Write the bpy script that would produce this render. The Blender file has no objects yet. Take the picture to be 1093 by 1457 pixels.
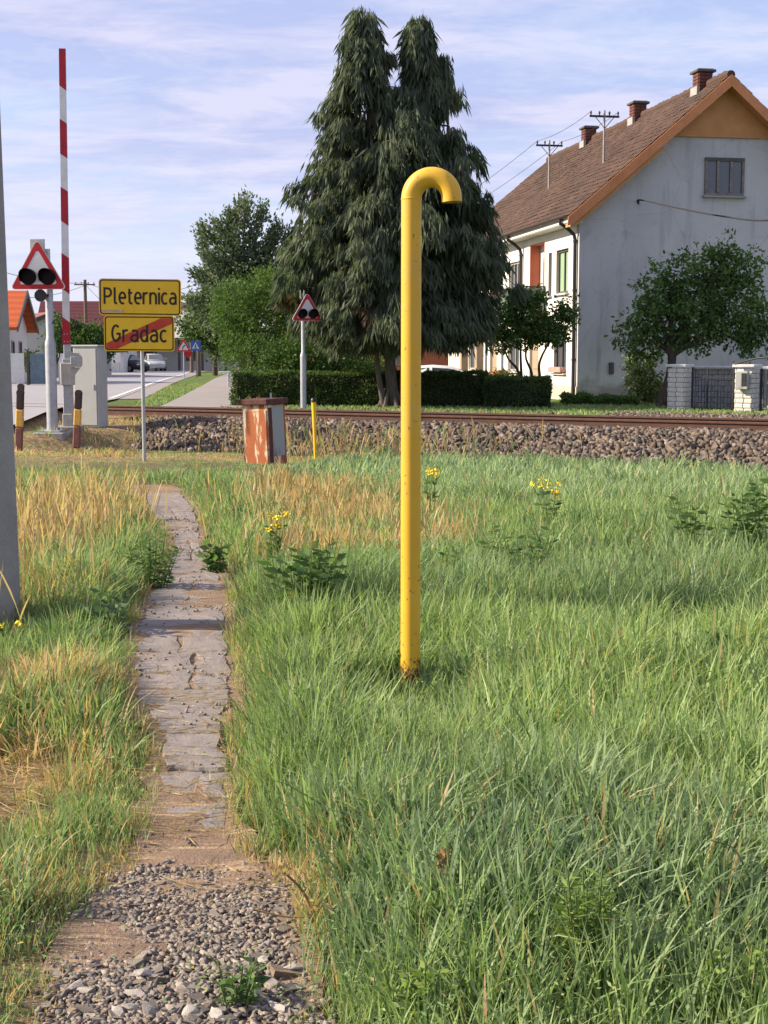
import bpy, math, random
import numpy as np
from mathutils import Vector, Matrix, noise as mnoise

R = math.radians
rnd = random.Random(7)
rng = np.random.default_rng(11)
scene = bpy.context.scene
COL = scene.collection

# ------------------------------------------------------------------ camera
FPX, W0, H0, HOR, EYE = 2000.0, 1093.0, 1457.0, 507.0, 1.6
PITCH = math.atan((H0 / 2 - HOR) / FPX)
cam_data = bpy.data.cameras.new('camera')
cam = bpy.data.objects.new('camera', cam_data)
COL.objects.link(cam)
cam.location = (0, 0, EYE)
cam.rotation_euler = (R(90) - PITCH, 0, 0)
cam_data.sensor_fit = 'VERTICAL'
cam_data.sensor_height = 24.0
cam_data.lens = 24.0 * FPX / H0
cam_data.clip_start = 0.1
cam_data.clip_end = 3000
scene.camera = cam

# ------------------------------------------------------------------ light
SUN_EL, SUN_AZ = R(31), R(-90)          # azimuth from +Y, clockwise seen from above
sd = Vector((math.sin(SUN_AZ) * math.cos(SUN_EL), math.cos(SUN_AZ) * math.cos(SUN_EL), math.sin(SUN_EL)))
sun_data = bpy.data.lights.new('sun', 'SUN')
sun_data.energy = 4.3
sun_data.angle = R(1.2)
sun_data.color = (1.0, 0.86, 0.68)
sun = bpy.data.objects.new('sun', sun_data)
COL.objects.link(sun)
sun.location = (-30, 0, 30)
sun.rotation_euler = sd.to_track_quat('Z', 'Y').to_euler()

SKY_STRENGTH = 0.11
world = bpy.data.worlds.new('World')
scene.world = world
world.use_nodes = True
wn = world.node_tree.nodes
wl = world.node_tree.links
wn.clear()
w_out = wn.new('ShaderNodeOutputWorld')
w_bg = wn.new('ShaderNodeBackground')
w_bg.inputs['Strength'].default_value = SKY_STRENGTH
w_sky = wn.new('ShaderNodeTexSky')
w_sky.sky_type = 'NISHITA'
w_sky.sun_disc = False
w_sky.sun_elevation = SUN_EL
w_sky.sun_rotation = SUN_AZ
w_sky.altitude = 100
w_sky.air_density = 1.0
w_sky.dust_density = 1.4
w_sky.ozone_density = 1.5
w_tc = wn.new('ShaderNodeTexCoord')
w_sep = wn.new('ShaderNodeSeparateXYZ')
wl.new(w_tc.outputs['Generated'], w_sep.inputs[0])


def wmath(op, a, b=None):
    n = wn.new('ShaderNodeMath')
    n.operation = op
    for i, v in enumerate((a, b)):
        if v is None:
            continue
        if isinstance(v, (int, float)):
            n.inputs[i].default_value = v
        else:
            wl.new(v, n.inputs[i])
    return n.outputs[0]


zz = wmath('ADD', wmath('MAXIMUM', w_sep.outputs[2], 0.0), 0.10)
w_comb = wn.new('ShaderNodeCombineXYZ')
wl.new(wmath('DIVIDE', w_sep.outputs[0], zz), w_comb.inputs[0])
wl.new(wmath('DIVIDE', w_sep.outputs[1], zz), w_comb.inputs[1])


def wnoise(scale, detail, sx, sy, dist=0.0, off=0.0, rough=0.55):
    mp = wn.new('ShaderNodeMapping')
    mp.inputs['Scale'].default_value = (sx, sy, 1)
    mp.inputs['Rotation'].default_value = (0, 0, R(-14))
    mp.inputs['Location'].default_value = (off, off * 0.7, off)
    wl.new(w_comb.outputs[0], mp.inputs[0])
    n = wn.new('ShaderNodeTexNoise')
    n.inputs['Scale'].default_value = scale
    n.inputs['Detail'].default_value = detail
    n.inputs['Roughness'].default_value = rough
    n.inputs['Distortion'].default_value = dist
    wl.new(mp.outputs[0], n.inputs['Vector'])
    return n.outputs['Fac']


n1 = wnoise(0.80, 5, 1.0, 1.45, 0.3, 5.3, 0.58)
n2 = wnoise(2.1, 5, 1.0, 1.5, 0.3, 7.7, 0.62)
cl = wmath('ADD', wmath('MULTIPLY', n1, 0.66), wmath('MULTIPLY', n2, 0.34))
w_ramp = wn.new('ShaderNodeValToRGB')
w_ramp.color_ramp.elements[0].position = 0.33
w_ramp.color_ramp.elements[0].color = (0.58, 0.58, 0.58, 1)
w_ramp.color_ramp.elements[1].position = 0.56
w_ramp.color_ramp.elements[1].color = (0.95, 0.95, 0.95, 1)
wl.new(cl, w_ramp.inputs[0])
# colour of the cloud itself: lilac grey undersides, paler where thick
w_cr = wn.new('ShaderNodeValToRGB')
w_cr.color_ramp.elements[0].position = 0.42
w_cr.color_ramp.elements[0].color = (0.225, 0.245, 0.385, 1)
w_cr.color_ramp.elements[1].position = 0.60
w_cr.color_ramp.elements[1].color = (0.335, 0.330, 0.425, 1)
wl.new(n2, w_cr.inputs[0])
# towards the horizon clouds thin to a pale veil
w_hz = wn.new('ShaderNodeMapRange')
w_hz.inputs['From Min'].default_value = 0.0
w_hz.inputs['From Max'].default_value = 0.17
w_hz.inputs['To Min'].default_value = 0.85
w_hz.inputs['To Max'].default_value = 0.0
wl.new(w_sep.outputs[2], w_hz.inputs['Value'])
w_cm = wn.new('ShaderNodeMix')
w_cm.data_type = 'RGBA'
wl.new(w_hz.outputs[0], w_cm.inputs['Factor'])
wl.new(w_cr.outputs[0], w_cm.inputs[6])
w_cm.inputs[7].default_value = (0.37, 0.375, 0.455, 1)
w_sc = wn.new('ShaderNodeVectorMath')
w_sc.operation = 'SCALE'
w_sc.inputs['Scale'].default_value = 1.0 / SKY_STRENGTH
wl.new(w_cm.outputs[2], w_sc.inputs[0])
w_mix = wn.new('ShaderNodeMix')
w_mix.data_type = 'RGBA'
w_f = wmath('MAXIMUM', w_ramp.outputs[0], w_hz.outputs[0])
wl.new(w_f, w_mix.inputs['Factor'])
wl.new(w_sky.outputs[0], w_mix.inputs[6])
wl.new(w_sc.outputs[0], w_mix.inputs[7])
wl.new(w_mix.outputs[2], w_bg.inputs['Color'])
wl.new(w_bg.outputs[0], w_out.inputs[0])

scene.view_settings.view_transform = 'Standard'
scene.view_settings.look = 'None'
scene.view_settings.exposure = 1.2
scene.view_settings.gamma = 1.0
scene.view_settings.use_curve_mapping = False
scene.render.engine = 'CYCLES'
scene.cycles.max_bounces = 4
scene.cycles.diffuse_bounces = 2
scene.cycles.glossy_bounces = 2
scene.cycles.transmission_bounces = 2
scene.cycles.transparent_max_bounces = 4
scene.cycles.use_denoising = True


# ------------------------------------------------------------------ helpers
def at(px, py, Y):
    """world point that lies Y metres ahead, surveyed from the photograph"""
    u, v = (px - W0 / 2) / FPX, (H0 / 2 - py) / FPX
    y = math.cos(PITCH) + v * math.sin(PITCH)
    z = -math.sin(PITCH) + v * math.cos(PITCH)
    k = Y / y
    return Vector((u * k, Y, EYE + z * k))


def gnd(px, py, z=0.0):
    u, v = (px - W0 / 2) / FPX, (H0 / 2 - py) / FPX
    y = math.cos(PITCH) + v * math.sin(PITCH)
    zz_ = -math.sin(PITCH) + v * math.cos(PITCH)
    k = (z - EYE) / zz_
    return Vector((u * k, y * k, z))


def tag(o, label=None, cat=None, group=None, kind=None):
    if label:
        o['label'] = label
    if cat:
        o['category'] = cat
    if group:
        o['group'] = group
    if kind:
        o['kind'] = kind
    return o


def empty(name, loc=(0, 0, 0), rz=0.0, parent=None):
    o = bpy.data.objects.new(name, None)
    o.empty_display_size = 0.3
    COL.objects.link(o)
    o.location = loc
    o.rotation_euler = (0, 0, rz)
    if parent:
        o.parent = parent
    return o


def inst(name, me, parent=None, loc=(0, 0, 0), rot=(0, 0, 0), scale=(1, 1, 1)):
    o = bpy.data.objects.new(name, me)
    COL.objects.link(o)
    o.location, o.rotation_euler, o.scale = loc, rot, scale
    if parent:
        o.parent = parent
    return o


def copy_tree(o, parent=None):
    c = o.copy()
    COL.objects.link(c)
    c.parent = parent
    for ch in list(o.children):
        copy_tree(ch, c)
    return c


class MB:
    def __init__(self):
        self.v, self.f, self.m, self.s = [], [], [], []

    def add(self, vs, fs, mi=0, smooth=False):
        b = len(self.v)
        self.v.extend([tuple(p) for p in vs])
        for f in fs:
            self.f.append(tuple(b + i for i in f))
            self.m.append(mi)
            self.s.append(smooth)
        return self

    def box(self, c, s, rz=0.0, mi=0, taper=1.0):
        cx, cy, cz = c
        hx, hy, hz = s[0] / 2, s[1] / 2, s[2] / 2
        ca, sa = math.cos(rz), math.sin(rz)
        vs = []
        for dz in (-1, 1):
            k = taper if dz > 0 else 1.0
            for dx, dy in ((-1, -1), (1, -1), (1, 1), (-1, 1)):
                x, y = dx * hx * k, dy * hy * k
                vs.append((cx + x * ca - y * sa, cy + x * sa + y * ca, cz + dz * hz))
        return self.add(vs, [(3, 2, 1, 0), (4, 5, 6, 7), (0, 1, 5, 4), (1, 2, 6, 5), (2, 3, 7, 6), (3, 0, 4, 7)], mi)

    def bbox(self, c, s, b=0.01, rz=0.0, mi=0):
        """box with chamfered edges"""
        hx, hy, hz = s[0] / 2, s[1] / 2, s[2] / 2
        b = min(b, hx * .9, hy * .9, hz * .9)
        vs, idx = [], {}
        for sx in (-1, 1):
            for sy in (-1, 1):
                for sz in (-1, 1):
                    for ax in range(3):
                        p = [sx * (hx - b), sy * (hy - b), sz * (hz - b)]
                        p[ax] = (sx * hx, sy * hy, sz * hz)[ax]
                        idx[(sx, sy, sz, ax)] = len(vs)
                        vs.append(p)
        fs = []
        for ax in range(3):
            a1, a2 = (ax + 1) % 3, (ax + 2) % 3
            for sg in (-1, 1):
                q = []
                for t1, t2 in ((-1, -1), (1, -1), (1, 1), (-1, 1)):
                    k = [0, 0, 0]
                    k[ax], k[a1], k[a2] = sg, t1, t2
                    q.append(idx[(k[0], k[1], k[2], ax)])
                fs.append(tuple(q) if sg > 0 else tuple(reversed(q)))
        for ax in range(3):
            a1, a2 = (ax + 1) % 3, (ax + 2) % 3
            for t1 in (-1, 1):
                for t2 in (-1, 1):
                    q = []
                    for sg, fa in ((-1, a1), (1, a1), (1, a2), (-1, a2)):
                        k = [0, 0, 0]
                        k[ax], k[a1], k[a2] = sg, t1, t2
                        q.append(idx[(k[0], k[1], k[2], fa)])
                    fs.append(tuple(q) if t1 * t2 > 0 else tuple(reversed(q)))
        for sx in (-1, 1):
            for sy in (-1, 1):
                for sz in (-1, 1):
                    q = tuple(idx[(sx, sy, sz, ax)] for ax in range(3))
                    fs.append(q if sx * sy * sz > 0 else tuple(reversed(q)))
        ca, sa = math.cos(rz), math.sin(rz)
        vs = [(c[0] + x * ca - y * sa, c[1] + x * sa + y * ca, c[2] + z) for x, y, z in vs]
        return self.add(vs, fs, mi)

    def tube(self, pts, rad, n=10, caps=True, mi=0, smooth=True):
        pts = [Vector(p) for p in pts]
        if not hasattr(rad, '__len__'):
            rad = [rad] * len(pts)
        vs, fs = [], []
        up = None
        for i, p in enumerate(pts):
            d = (pts[min(i + 1, len(pts) - 1)] - pts[max(i - 1, 0)])
            d = d.normalized() if d.length > 1e-9 else Vector((0, 0, 1))
            if up is None:
                up = Vector((1, 0, 0)) if abs(d.x) < .8 else Vector((0, 1, 0))
            a = (up - d * up.dot(d)).normalized()
            b = d.cross(a)
            up = a
            for k in range(n):
                t = 2 * math.pi * k / n
                vs.append(p + (a * math.cos(t) + b * math.sin(t)) * rad[i])
        for i in range(len(pts) - 1):
            for k in range(n):
                k2 = (k + 1) % n
                fs.append((i * n + k, i * n + k2, (i + 1) * n + k2, (i + 1) * n + k))
        self.add(vs, fs, mi, smooth)
        if caps:
            L = len(vs) - n
            self.add(vs[:n], [tuple(reversed(range(n)))], mi)
            self.add(vs[L:], [tuple(range(n))], mi)
        return self

    def prism(self, poly, d0, d1, frame=None, mi=0):
        """polygon in (a,b) extruded along c from d0 to d1; frame = (origin, A, B, C)"""
        o, A, B, C = frame or (Vector((0, 0, 0)), Vector((1, 0, 0)), Vector((0, 0, 1)), Vector((0, -1, 0)))
        n = len(poly)
        vs = [o + A * a + B * b + C * d0 for a, b in poly] + [o + A * a + B * b + C * d1 for a, b in poly]
        fs = [tuple(reversed(range(n))), tuple(range(n, 2 * n))]
        for i in range(n):
            j = (i + 1) % n
            fs.append((i, j, n + j, n + i))
        return self.add(vs, fs, mi)

    def mesh(self, name, mats):
        me = bpy.data.meshes.new(name)
        me.from_pydata(self.v, [], self.f)
        for m in (mats if isinstance(mats, (list, tuple)) else [mats]):
            me.materials.append(m)
        me.polygons.foreach_set('material_index', self.m)
        me.polygons.foreach_set('use_smooth', self.s)
        me.update()
        return me

    def build(self, name, mats, parent=None, loc=(0, 0, 0), rz=0.0):
        o = bpy.data.objects.new(name, self.mesh(name, mats))
        COL.objects.link(o)
        o.location = loc
        o.rotation_euler = (0, 0, rz)
        if parent:
            o.parent = parent
        return o


def vnoise(x, y, s, seed=0):
    """smooth value noise in numpy, 0..1"""
    x, y = np.asarray(x) / s + seed * 17.3, np.asarray(y) / s - seed * 9.1
    xi, yi = np.floor(x).astype(np.int64), np.floor(y).astype(np.int64)
    xf, yf = x - xi, y - yi
    xf, yf = xf * xf * (3 - 2 * xf), yf * yf * (3 - 2 * yf)

    def h(a, b):
        n = (a * 374761393 + b * 668265263 + seed * 1442695041) & 0x7fffffff
        n = ((n ^ (n >> 13)) * 1274126177) & 0x7fffffff
        return ((n ^ (n >> 16)) & 0xffff) / 65535.0
    return (h(xi, yi) * (1 - xf) + h(xi + 1, yi) * xf) * (1 - yf) + (h(xi, yi + 1) * (1 - xf) + h(xi + 1, yi + 1) * xf) * yf


def sstep(a, b, x):
    t = np.clip((np.asarray(x, float) - a) / (b - a), 0, 1)
    return t * t * (3 - 2 * t)


# ------------------------------------------------------------------ materials
def new_mat(name):
    m = bpy.data.materials.new(name)
    m.use_nodes = True
    nt = m.node_tree
    nt.nodes.clear()
    out = nt.nodes.new('ShaderNodeOutputMaterial')
    return m, nt, out


def mixc(nt, fac, a, b, mode='MIX'):
    n = nt.nodes.new('ShaderNodeMix')
    n.data_type = 'RGBA'
    n.blend_type = mode
    for key, v in (('Factor', fac), (6, a), (7, b)):
        if isinstance(v, (int, float)):
            n.inputs[key].default_value = v
        elif isinstance(v, tuple):
            n.inputs[key].default_value = (*v[:3], 1)
        else:
            nt.links.new(v, n.inputs[key])
    return n.outputs[2]


def nnoise(nt, scale, detail=4, rough=.6, vec=None, dist=0.0):
    n = nt.nodes.new('ShaderNodeTexNoise')
    n.inputs['Scale'].default_value = scale
    n.inputs['Detail'].default_value = detail
    n.inputs['Roughness'].default_value = rough
    n.inputs['Distortion'].default_value = dist
    if vec is not None:
        nt.links.new(vec, n.inputs['Vector'])
    return n.outputs['Fac']


def coords(nt, scale=(1, 1, 1), kind='Object'):
    tc = nt.nodes.new('ShaderNodeTexCoord')
    mp = nt.nodes.new('ShaderNodeMapping')
    mp.inputs['Scale'].default_value = scale
    nt.links.new(tc.outputs[kind], mp.inputs[0])
    return mp.outputs[0]


def ramp(nt, fac, p0, p1, c0=(0, 0, 0), c1=(1, 1, 1)):
    n = nt.nodes.new('ShaderNodeValToRGB')
    n.color_ramp.elements[0].position, n.color_ramp.elements[1].position = p0, p1
    n.color_ramp.elements[0].color, n.color_ramp.elements[1].color = (*c0, 1), (*c1, 1)
    nt.links.new(fac, n.inputs[0])
    return n.outputs[0]


def principled(nt, out, col, rough=.7, metal=0.0, bump=None, bstr=.3, bdist=.01, spec=.3):
    p = nt.nodes.new('ShaderNodeBsdfPrincipled')
    if isinstance(col, tuple):
        p.inputs['Base Color'].default_value = (*col[:3], 1)
    else:
        nt.links.new(col, p.inputs['Base Color'])
    if isinstance(rough, (int, float)):
        p.inputs['Roughness'].default_value = rough
    else:
        nt.links.new(rough, p.inputs['Roughness'])
    p.inputs['Metallic'].default_value = metal
    p.inputs['Specular IOR Level'].default_value = spec
    if bump is not None:
        b = nt.nodes.new('ShaderNodeBump')
        b.inputs['Strength'].default_value = bstr
        b.inputs['Distance'].default_value = bdist
        nt.links.new(bump, b.inputs['Height'])
        nt.links.new(b.outputs[0], p.inputs['Normal'])
    nt.links.new(p.outputs[0], out.inputs[0])
    return p


def mat(name, col, col2=None, scale=6.0, rough=.75, metal=0.0, bump=.25, bdist=.01, stretch=(1, 1, 1), spec=.3, lo=.35, hi=.65, kind='Object', fine=None):
    m, nt, out = new_mat(name)
    v = coords(nt, stretch, kind)
    n = nnoise(nt, scale, 5, .62, v)
    c2 = col2 or tuple(c * .72 for c in col)
    c = mixc(nt, ramp(nt, n, lo, hi), col, c2)
    bn = n
    if fine:
        n2 = nnoise(nt, fine, 3, .7, v)
        c = mixc(nt, .35, c, mixc(nt, n2, tuple(x * .55 for x in col), tuple(min(1, x * 1.35) for x in col)))
        bn = n2
    principled(nt, out, c, rough, metal, bn if bump else None, bump, bdist, spec)
    return m


M = {}
M['concrete'] = mat('weathered_concrete', (.30, .29, .275), (.20, .195, .19), 4, .9, bump=.4, fine=60)
M['asphalt'] = mat('pale_asphalt', (.30, .29, .30), (.25, .245, .255), .5, .9, bump=.15, fine=40)
M['footway'] = mat('footway_asphalt', (.27, .25, .235), (.22, .205, .19), .8, .9, bump=.15, fine=30)
M['line'] = mat('road_paint', (.72, .72, .70), (.55, .55, .54), 3, .7, bump=.1)
M['galv'] = mat('galvanised_steel', (.42, .44, .46), (.33, .35, .37), 9, .45, .35, bump=.08)
M['cabinet'] = mat('cabinet_grey_paint', (.42, .43, .41), (.37, .38, .365), 3, .55, bump=.05)
M['cabinet_edge'] = mat('cabinet_dark_seam', (.10, .10, .10), None, 5, .7)
M['barrier_grey'] = mat('barrier_beige_paint', (.46, .45, .41), (.36, .35, .32), 5, .55, bump=.08)
M['white_paint'] = mat('white_paint', (.72, .72, .70), (.62, .62, .60), 5, .5, bump=.04)
M['red_paint'] = mat('red_paint', (.42, .018, .03), (.34, .015, .025), 5, .45, bump=.04)
M['sign_white'] = mat('sign_white_sheet', (.62, .62, .60), (.55, .55, .53), 5, .45, bump=.02)
M['sign_red'] = mat('sign_red_sheet', (.48, .02, .025), (.40, .018, .022), 6, .45, bump=.02)
M['sign_blue'] = mat('sign_blue_sheet', (.03, .12, .42), (.028, .10, .36), 6, .45, bump=.02)
M['sign_yellow'] = mat('sign_yellow_sheet', (.82, .50, .026), (.74, .44, .024), 4, .45, bump=.02)
M['sign_black'] = mat('sign_black_print', (.035, .022, .015), None, 6, .5, bump=0)
M['sign_bar'] = mat('sign_red_bar', (.55, .06, .03), None, 6, .5, bump=0)
M['sign_over'] = mat('sign_dark_print_on_red', (.14, .012, .015), None, 6, .5, bump=0)
M['sticker'] = mat('sign_sticker', (.72, .58, .46), (.55, .36, .25), 40, .5, bump=0)
M['black'] = mat('black_plastic', (.012, .012, .013), (.02, .02, .02), 6, .4, bump=.05)
M['lens'] = mat('dark_signal_lens', (.006, .003, .003), (.008, .004, .004), 6, .5, bump=0, spec=.15)
M['visor'] = mat('visor_black', (.005, .005, .006), (.008, .008, .008), 6, .7, bump=0, spec=.1)
M['rail'] = mat('rusty_rail', (.13, .066, .045), (.085, .045, .032), 14, .7, .2, bump=.2, stretch=(.1, 1, 1))
M['rail_head'] = mat('rail_running_surface', (.32, .22, .18), (.24, .14, .10), 8, .4, .6, bump=.05)
M['sleeper'] = mat('oiled_timber', (.075, .052, .038), (.045, .032, .025), 8, .9, bump=.5, stretch=(.3, 3, 3))
M['wall_white'] = mat('white_render', (.66, .635, .59), (.60, .575, .53), 1.2, .9, bump=.15, fine=40)
M['soffit'] = mat('ochre_boards', (.52, .26, .10), (.45, .215, .08), 2, .7, bump=.12)
M['barge'] = mat('bargeboard_stain', (.58, .24, .10), (.50, .20, .08), 3, .65, bump=.1)
M['roof_far'] = mat('far_roof_brown', (.20, .11, .08), (.14, .08, .06), 2, .9, bump=.3)
M['frame_dark'] = mat('dark_stained_frame', (.10, .085, .075), (.07, .06, .055), 6, .6, bump=.1)
M['frame_pale'] = mat('worn_pale_frame', (.36, .35, .32), (.26, .25, .23), 9, .6, bump=.15)
M['pipe_brown'] = mat('brown_gutter_paint', (.045, .035, .035), (.035, .028, .028), 4, .4, bump=.03)
M['red_wall'] = mat('brick_red_render', (.56, .19, .11), (.50, .16, .09), 2, .85, bump=.1)
M['tan'] = mat('tan_door', (.36, .28, .20), (.30, .23, .165), 3, .7, bump=.1)
M['blind'] = mat('green_blind', (.25, .36, .23), (.21, .32, .20), 3, .7, bump=.1, stretch=(1, 1, 20))
M['bark'] = mat('bark', (.12, .09, .07), (.055, .042, .034), 14, .95, bump=.9, bdist=.03, stretch=(3, 3, .5))
M['bark_grey'] = mat('grey_bark', (.15, .125, .105), (.07, .058, .05), 12, .95, bump=.8, bdist=.02, stretch=(3, 3, .5))
M['brick_red'] = mat('chimney_brick', (.15, .058, .042), (.09, .04, .032), 9, .9, bump=.4)
M['mortar'] = mat('mortar', (.34, .33, .315), (.27, .26, .25), 9, .95, bump=.3)
M['block'] = mat('pale_split_block', (.62, .60, .56), (.50, .48, .45), 14, .92, bump=.6, bdist=.015)
M['coping'] = mat('coping_stone', (.60, .60, .60), (.48, .48, .48), 7, .85, bump=.2)
M['iron'] = mat('wrought_iron', (.022, .023, .026), (.035, .035, .038), 10, .5, .3, bump=.1)
M['mast'] = mat('roof_mast_paint', (.34, .32, .31), (.24, .22, .21), 9, .6, bump=.1)
M['wire'] = mat('wire_cover', (.03, .03, .032), None, 5, .6, bump=0)
M['dirt'] = mat('dry_dirt', (.30, .21, .14), (.20, .14, .09), 7, .95, bump=.6, fine=50)
M['car_white'] = mat('white_car_paint', (.70, .71, .73), (.68, .69, .71), 2, .25, bump=0, spec=.5)
M['car_dark'] = mat('dark_car_paint', (.03, .032, .036), None, 2, .25, bump=0, spec=.5)
M['tyre'] = mat('tyre_rubber', (.02, .02, .02), None, 6, .85, bump=.1)
M['rim'] = mat('alloy_rim', (.45, .45, .46), None, 6, .35, .6, bump=0)
M['pine_post'] = mat('weathered_post', (.16, .12, .09), (.10, .075, .055), 8, .9, bump=.5, stretch=(3, 3, .4))
M['bollard_brown'] = mat('bollard_brown_paint', (.20, .085, .07), (.14, .06, .05), 10, .7, bump=.15)
M['bollard_black'] = mat('bollard_black_paint', (.045, .028, .024), (.03, .02, .018), 10, .6, bump=.1)
M['bollard_yellow'] = mat('bollard_yellow_paint', (.58, .36, .08), (.46, .27, .06), 10, .6, bump=.1)
M['petal'] = mat('yellow_petal', (.80, .62, .02), (.72, .52, .02), 30, .7, bump=0)
M['seed'] = mat('dry_seed_head', (.34, .19, .09), (.24, .12, .06), 30, .9, bump=.3)


def glass(name, col=(.03, .035, .04), rough=.06):
    m, nt, out = new_mat(name)
    principled(nt, out, mixc(nt, nnoise(nt, 1.5), col, tuple(c * 1.6 for c in col)), rough, 0, None, spec=.8)
    return m


M['glass'] = glass('window_glass', (.05, .055, .065))
M['glass_car'] = glass('car_glass', (.05, .06, .07), .08)


def foliage(name, dark, light, trans=.35, third=None):
    """leaf material: the per-leaf 'tint' value picks the leaf's own colour"""
    m, nt, out = new_mat(name)
    a = nt.nodes.new('ShaderNodeAttribute')
    a.attribute_name = 'tint'
    c = mixc(nt, a.outputs['Fac'], dark, light)
    if third:
        c = mixc(nt, ramp(nt, a.outputs['Fac'], 1.2, 1.4), c, third)
        mr = nt.nodes.new('ShaderNodeMath')
        mr.operation = 'GREATER_THAN'
        mr.inputs[1].default_value = 1.5
        nt.links.new(a.outputs['Fac'], mr.inputs[0])
        c = mixc(nt, mr.outputs[0], mixc(nt, a.outputs['Fac'], dark, light), third)
    d = nt.nodes.new('ShaderNodeBsdfDiffuse')
    t = nt.nodes.new('ShaderNodeBsdfTranslucent')
    nt.links.new(c, d.inputs[0])
    nt.links.new(mixc(nt, 1.0, c, (1.0, 1.15, .55), 'MULTIPLY'), t.inputs[0])
    mx = nt.nodes.new('ShaderNodeMixShader')
    mx.inputs[0].default_value = trans
    nt.links.new(d.outputs[0], mx.inputs[1])
    nt.links.new(t.outputs[0], mx.inputs[2])
    gl = nt.nodes.new('ShaderNodeBsdfGlossy')
    gl.inputs['Roughness'].default_value = .5
    gl.inputs[0].default_value = (.5, .5, .5, 1)
    m2 = nt.nodes.new('ShaderNodeMixShader')
    m2.inputs[0].default_value = .015
    nt.links.new(mx.outputs[0], m2.inputs[1])
    nt.links.new(gl.outputs[0], m2.inputs[2])
    nt.links.new(m2.outputs[0], out.inputs[0])
    return m


M['f_cypress'] = foliage('cypress_foliage', (.055, .076, .050), (.140, .165, .108), .35, (.10, .06, .045))
M['f_broad'] = foliage('broad_leaves', (.035, .075, .022), (.095, .155, .045), .35)
M['f_dark'] = foliage('dark_broad_leaves', (.045, .090, .028), (.155, .245, .075), .42)
M['f_light'] = foliage('light_soft_leaves', (.06, .115, .032), (.13, .20, .06), .35)
M['f_grey'] = foliage('grey_green_leaves', (.07, .10, .06), (.16, .20, .125), .35)
M['f_hedge'] = foliage('hedge_leaves', (.036, .070, .024), (.10, .155, .045), .32)
M['f_varieg'] = foliage('variegated_leaves', (.07, .13, .03), (.36, .38, .16), .3)
M['f_weed'] = foliage('weed_leaves', (.065, .125, .045), (.16, .24, .09), .4)
M['f_weed_blue'] = foliage('blue_weed_leaves', (.07, .12, .07), (.13, .19, .11), .35)
M['f_lime'] = foliage('lime_weed_leaves', (.13, .21, .045), (.22, .30, .08), .4)
M['f_straw'] = foliage('straw_stems', (.30, .20, .09), (.52, .40, .22), .3)


def grass_mat():
    m, nt, out = new_mat('meadow_grass')

    def ia(n):
        a = nt.nodes.new('ShaderNodeAttribute')
        a.attribute_name = n
        return a.outputs['Fac']
    blade, dry, blue, shade = ia('blade'), ia('dry'), ia('blue'), ia('tone')
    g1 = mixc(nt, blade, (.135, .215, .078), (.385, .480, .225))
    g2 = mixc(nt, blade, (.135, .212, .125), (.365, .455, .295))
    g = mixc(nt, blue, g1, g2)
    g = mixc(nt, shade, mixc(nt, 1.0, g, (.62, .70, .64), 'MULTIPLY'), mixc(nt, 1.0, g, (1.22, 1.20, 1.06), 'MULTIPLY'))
    s = mixc(nt, blade, (.42, .265, .125), (.66, .50, .29))
    c = mixc(nt, ramp(nt, dry, .45, .55), g, s)
    d = nt.nodes.new('ShaderNodeBsdfDiffuse')
    t = nt.nodes.new('ShaderNodeBsdfTranslucent')
    nt.links.new(c, d.inputs[0])
    nt.links.new(mixc(nt, 1.0, c, (1.0, 1.1, .6), 'MULTIPLY'), t.inputs[0])
    mx = nt.nodes.new('ShaderNodeMixShader')
    mx.inputs[0].default_value = .48
    nt.links.new(d.outputs[0], mx.inputs[1])
    nt.links.new(t.outputs[0], mx.inputs[2])
    gl = nt.nodes.new('ShaderNodeBsdfGlossy')
    gl.inputs['Roughness'].default_value = .6
    m2 = nt.nodes.new('ShaderNodeMixShader')
    m2.inputs[0].default_value = .02
    nt.links.new(mx.outputs[0], m2.inputs[1])
    nt.links.new(gl.outputs[0], m2.inputs[2])
    nt.links.new(m2.outputs[0], out.inputs[0])
    return m


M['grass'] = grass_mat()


def ground_mat():
    m, nt, out = new_mat('meadow_soil')
    v = coords(nt)
    a = nt.nodes.new('ShaderNodeAttribute')
    a.attribute_name = 'dry'
    n = nnoise(nt, 9, 6, .7, v)
    n2 = nnoise(nt, 45, 4, .7, v)
    soil = mixc(nt, n, (.085, .058, .036), (.20, .145, .09))
    straw = mixc(nt, n2, (.22, .135, .06), (.46, .32, .17))
    green = mixc(nt, n2, (.045, .075, .022), (.11, .155, .05))
    c = mixc(nt, ramp(nt, n, .42, .6), soil, mixc(nt, a.outputs['Fac'], green, straw))
    principled(nt, out, c, .95, 0, n2, .8, .02, .15)
    return m


M['soil'] = ground_mat()


def lawn_mat():
    m, nt, out = new_mat('mown_lawn')
    v = coords(nt)
    n = nnoise(nt, 1.2, 5, .65, v)
    n2 = nnoise(nt, 26, 4, .7, v)
    c = mixc(nt, ramp(nt, n, .35, .65), (.075, .125, .03), (.15, .20, .055))
    c = mixc(nt, .4, c, mixc(nt, n2, (.05, .08, .02), (.2, .25, .08)))
    principled(nt, out, c, .95, 0, n2, 1.0, .05, .1)
    return m


M['lawn'] = lawn_mat()


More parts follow.
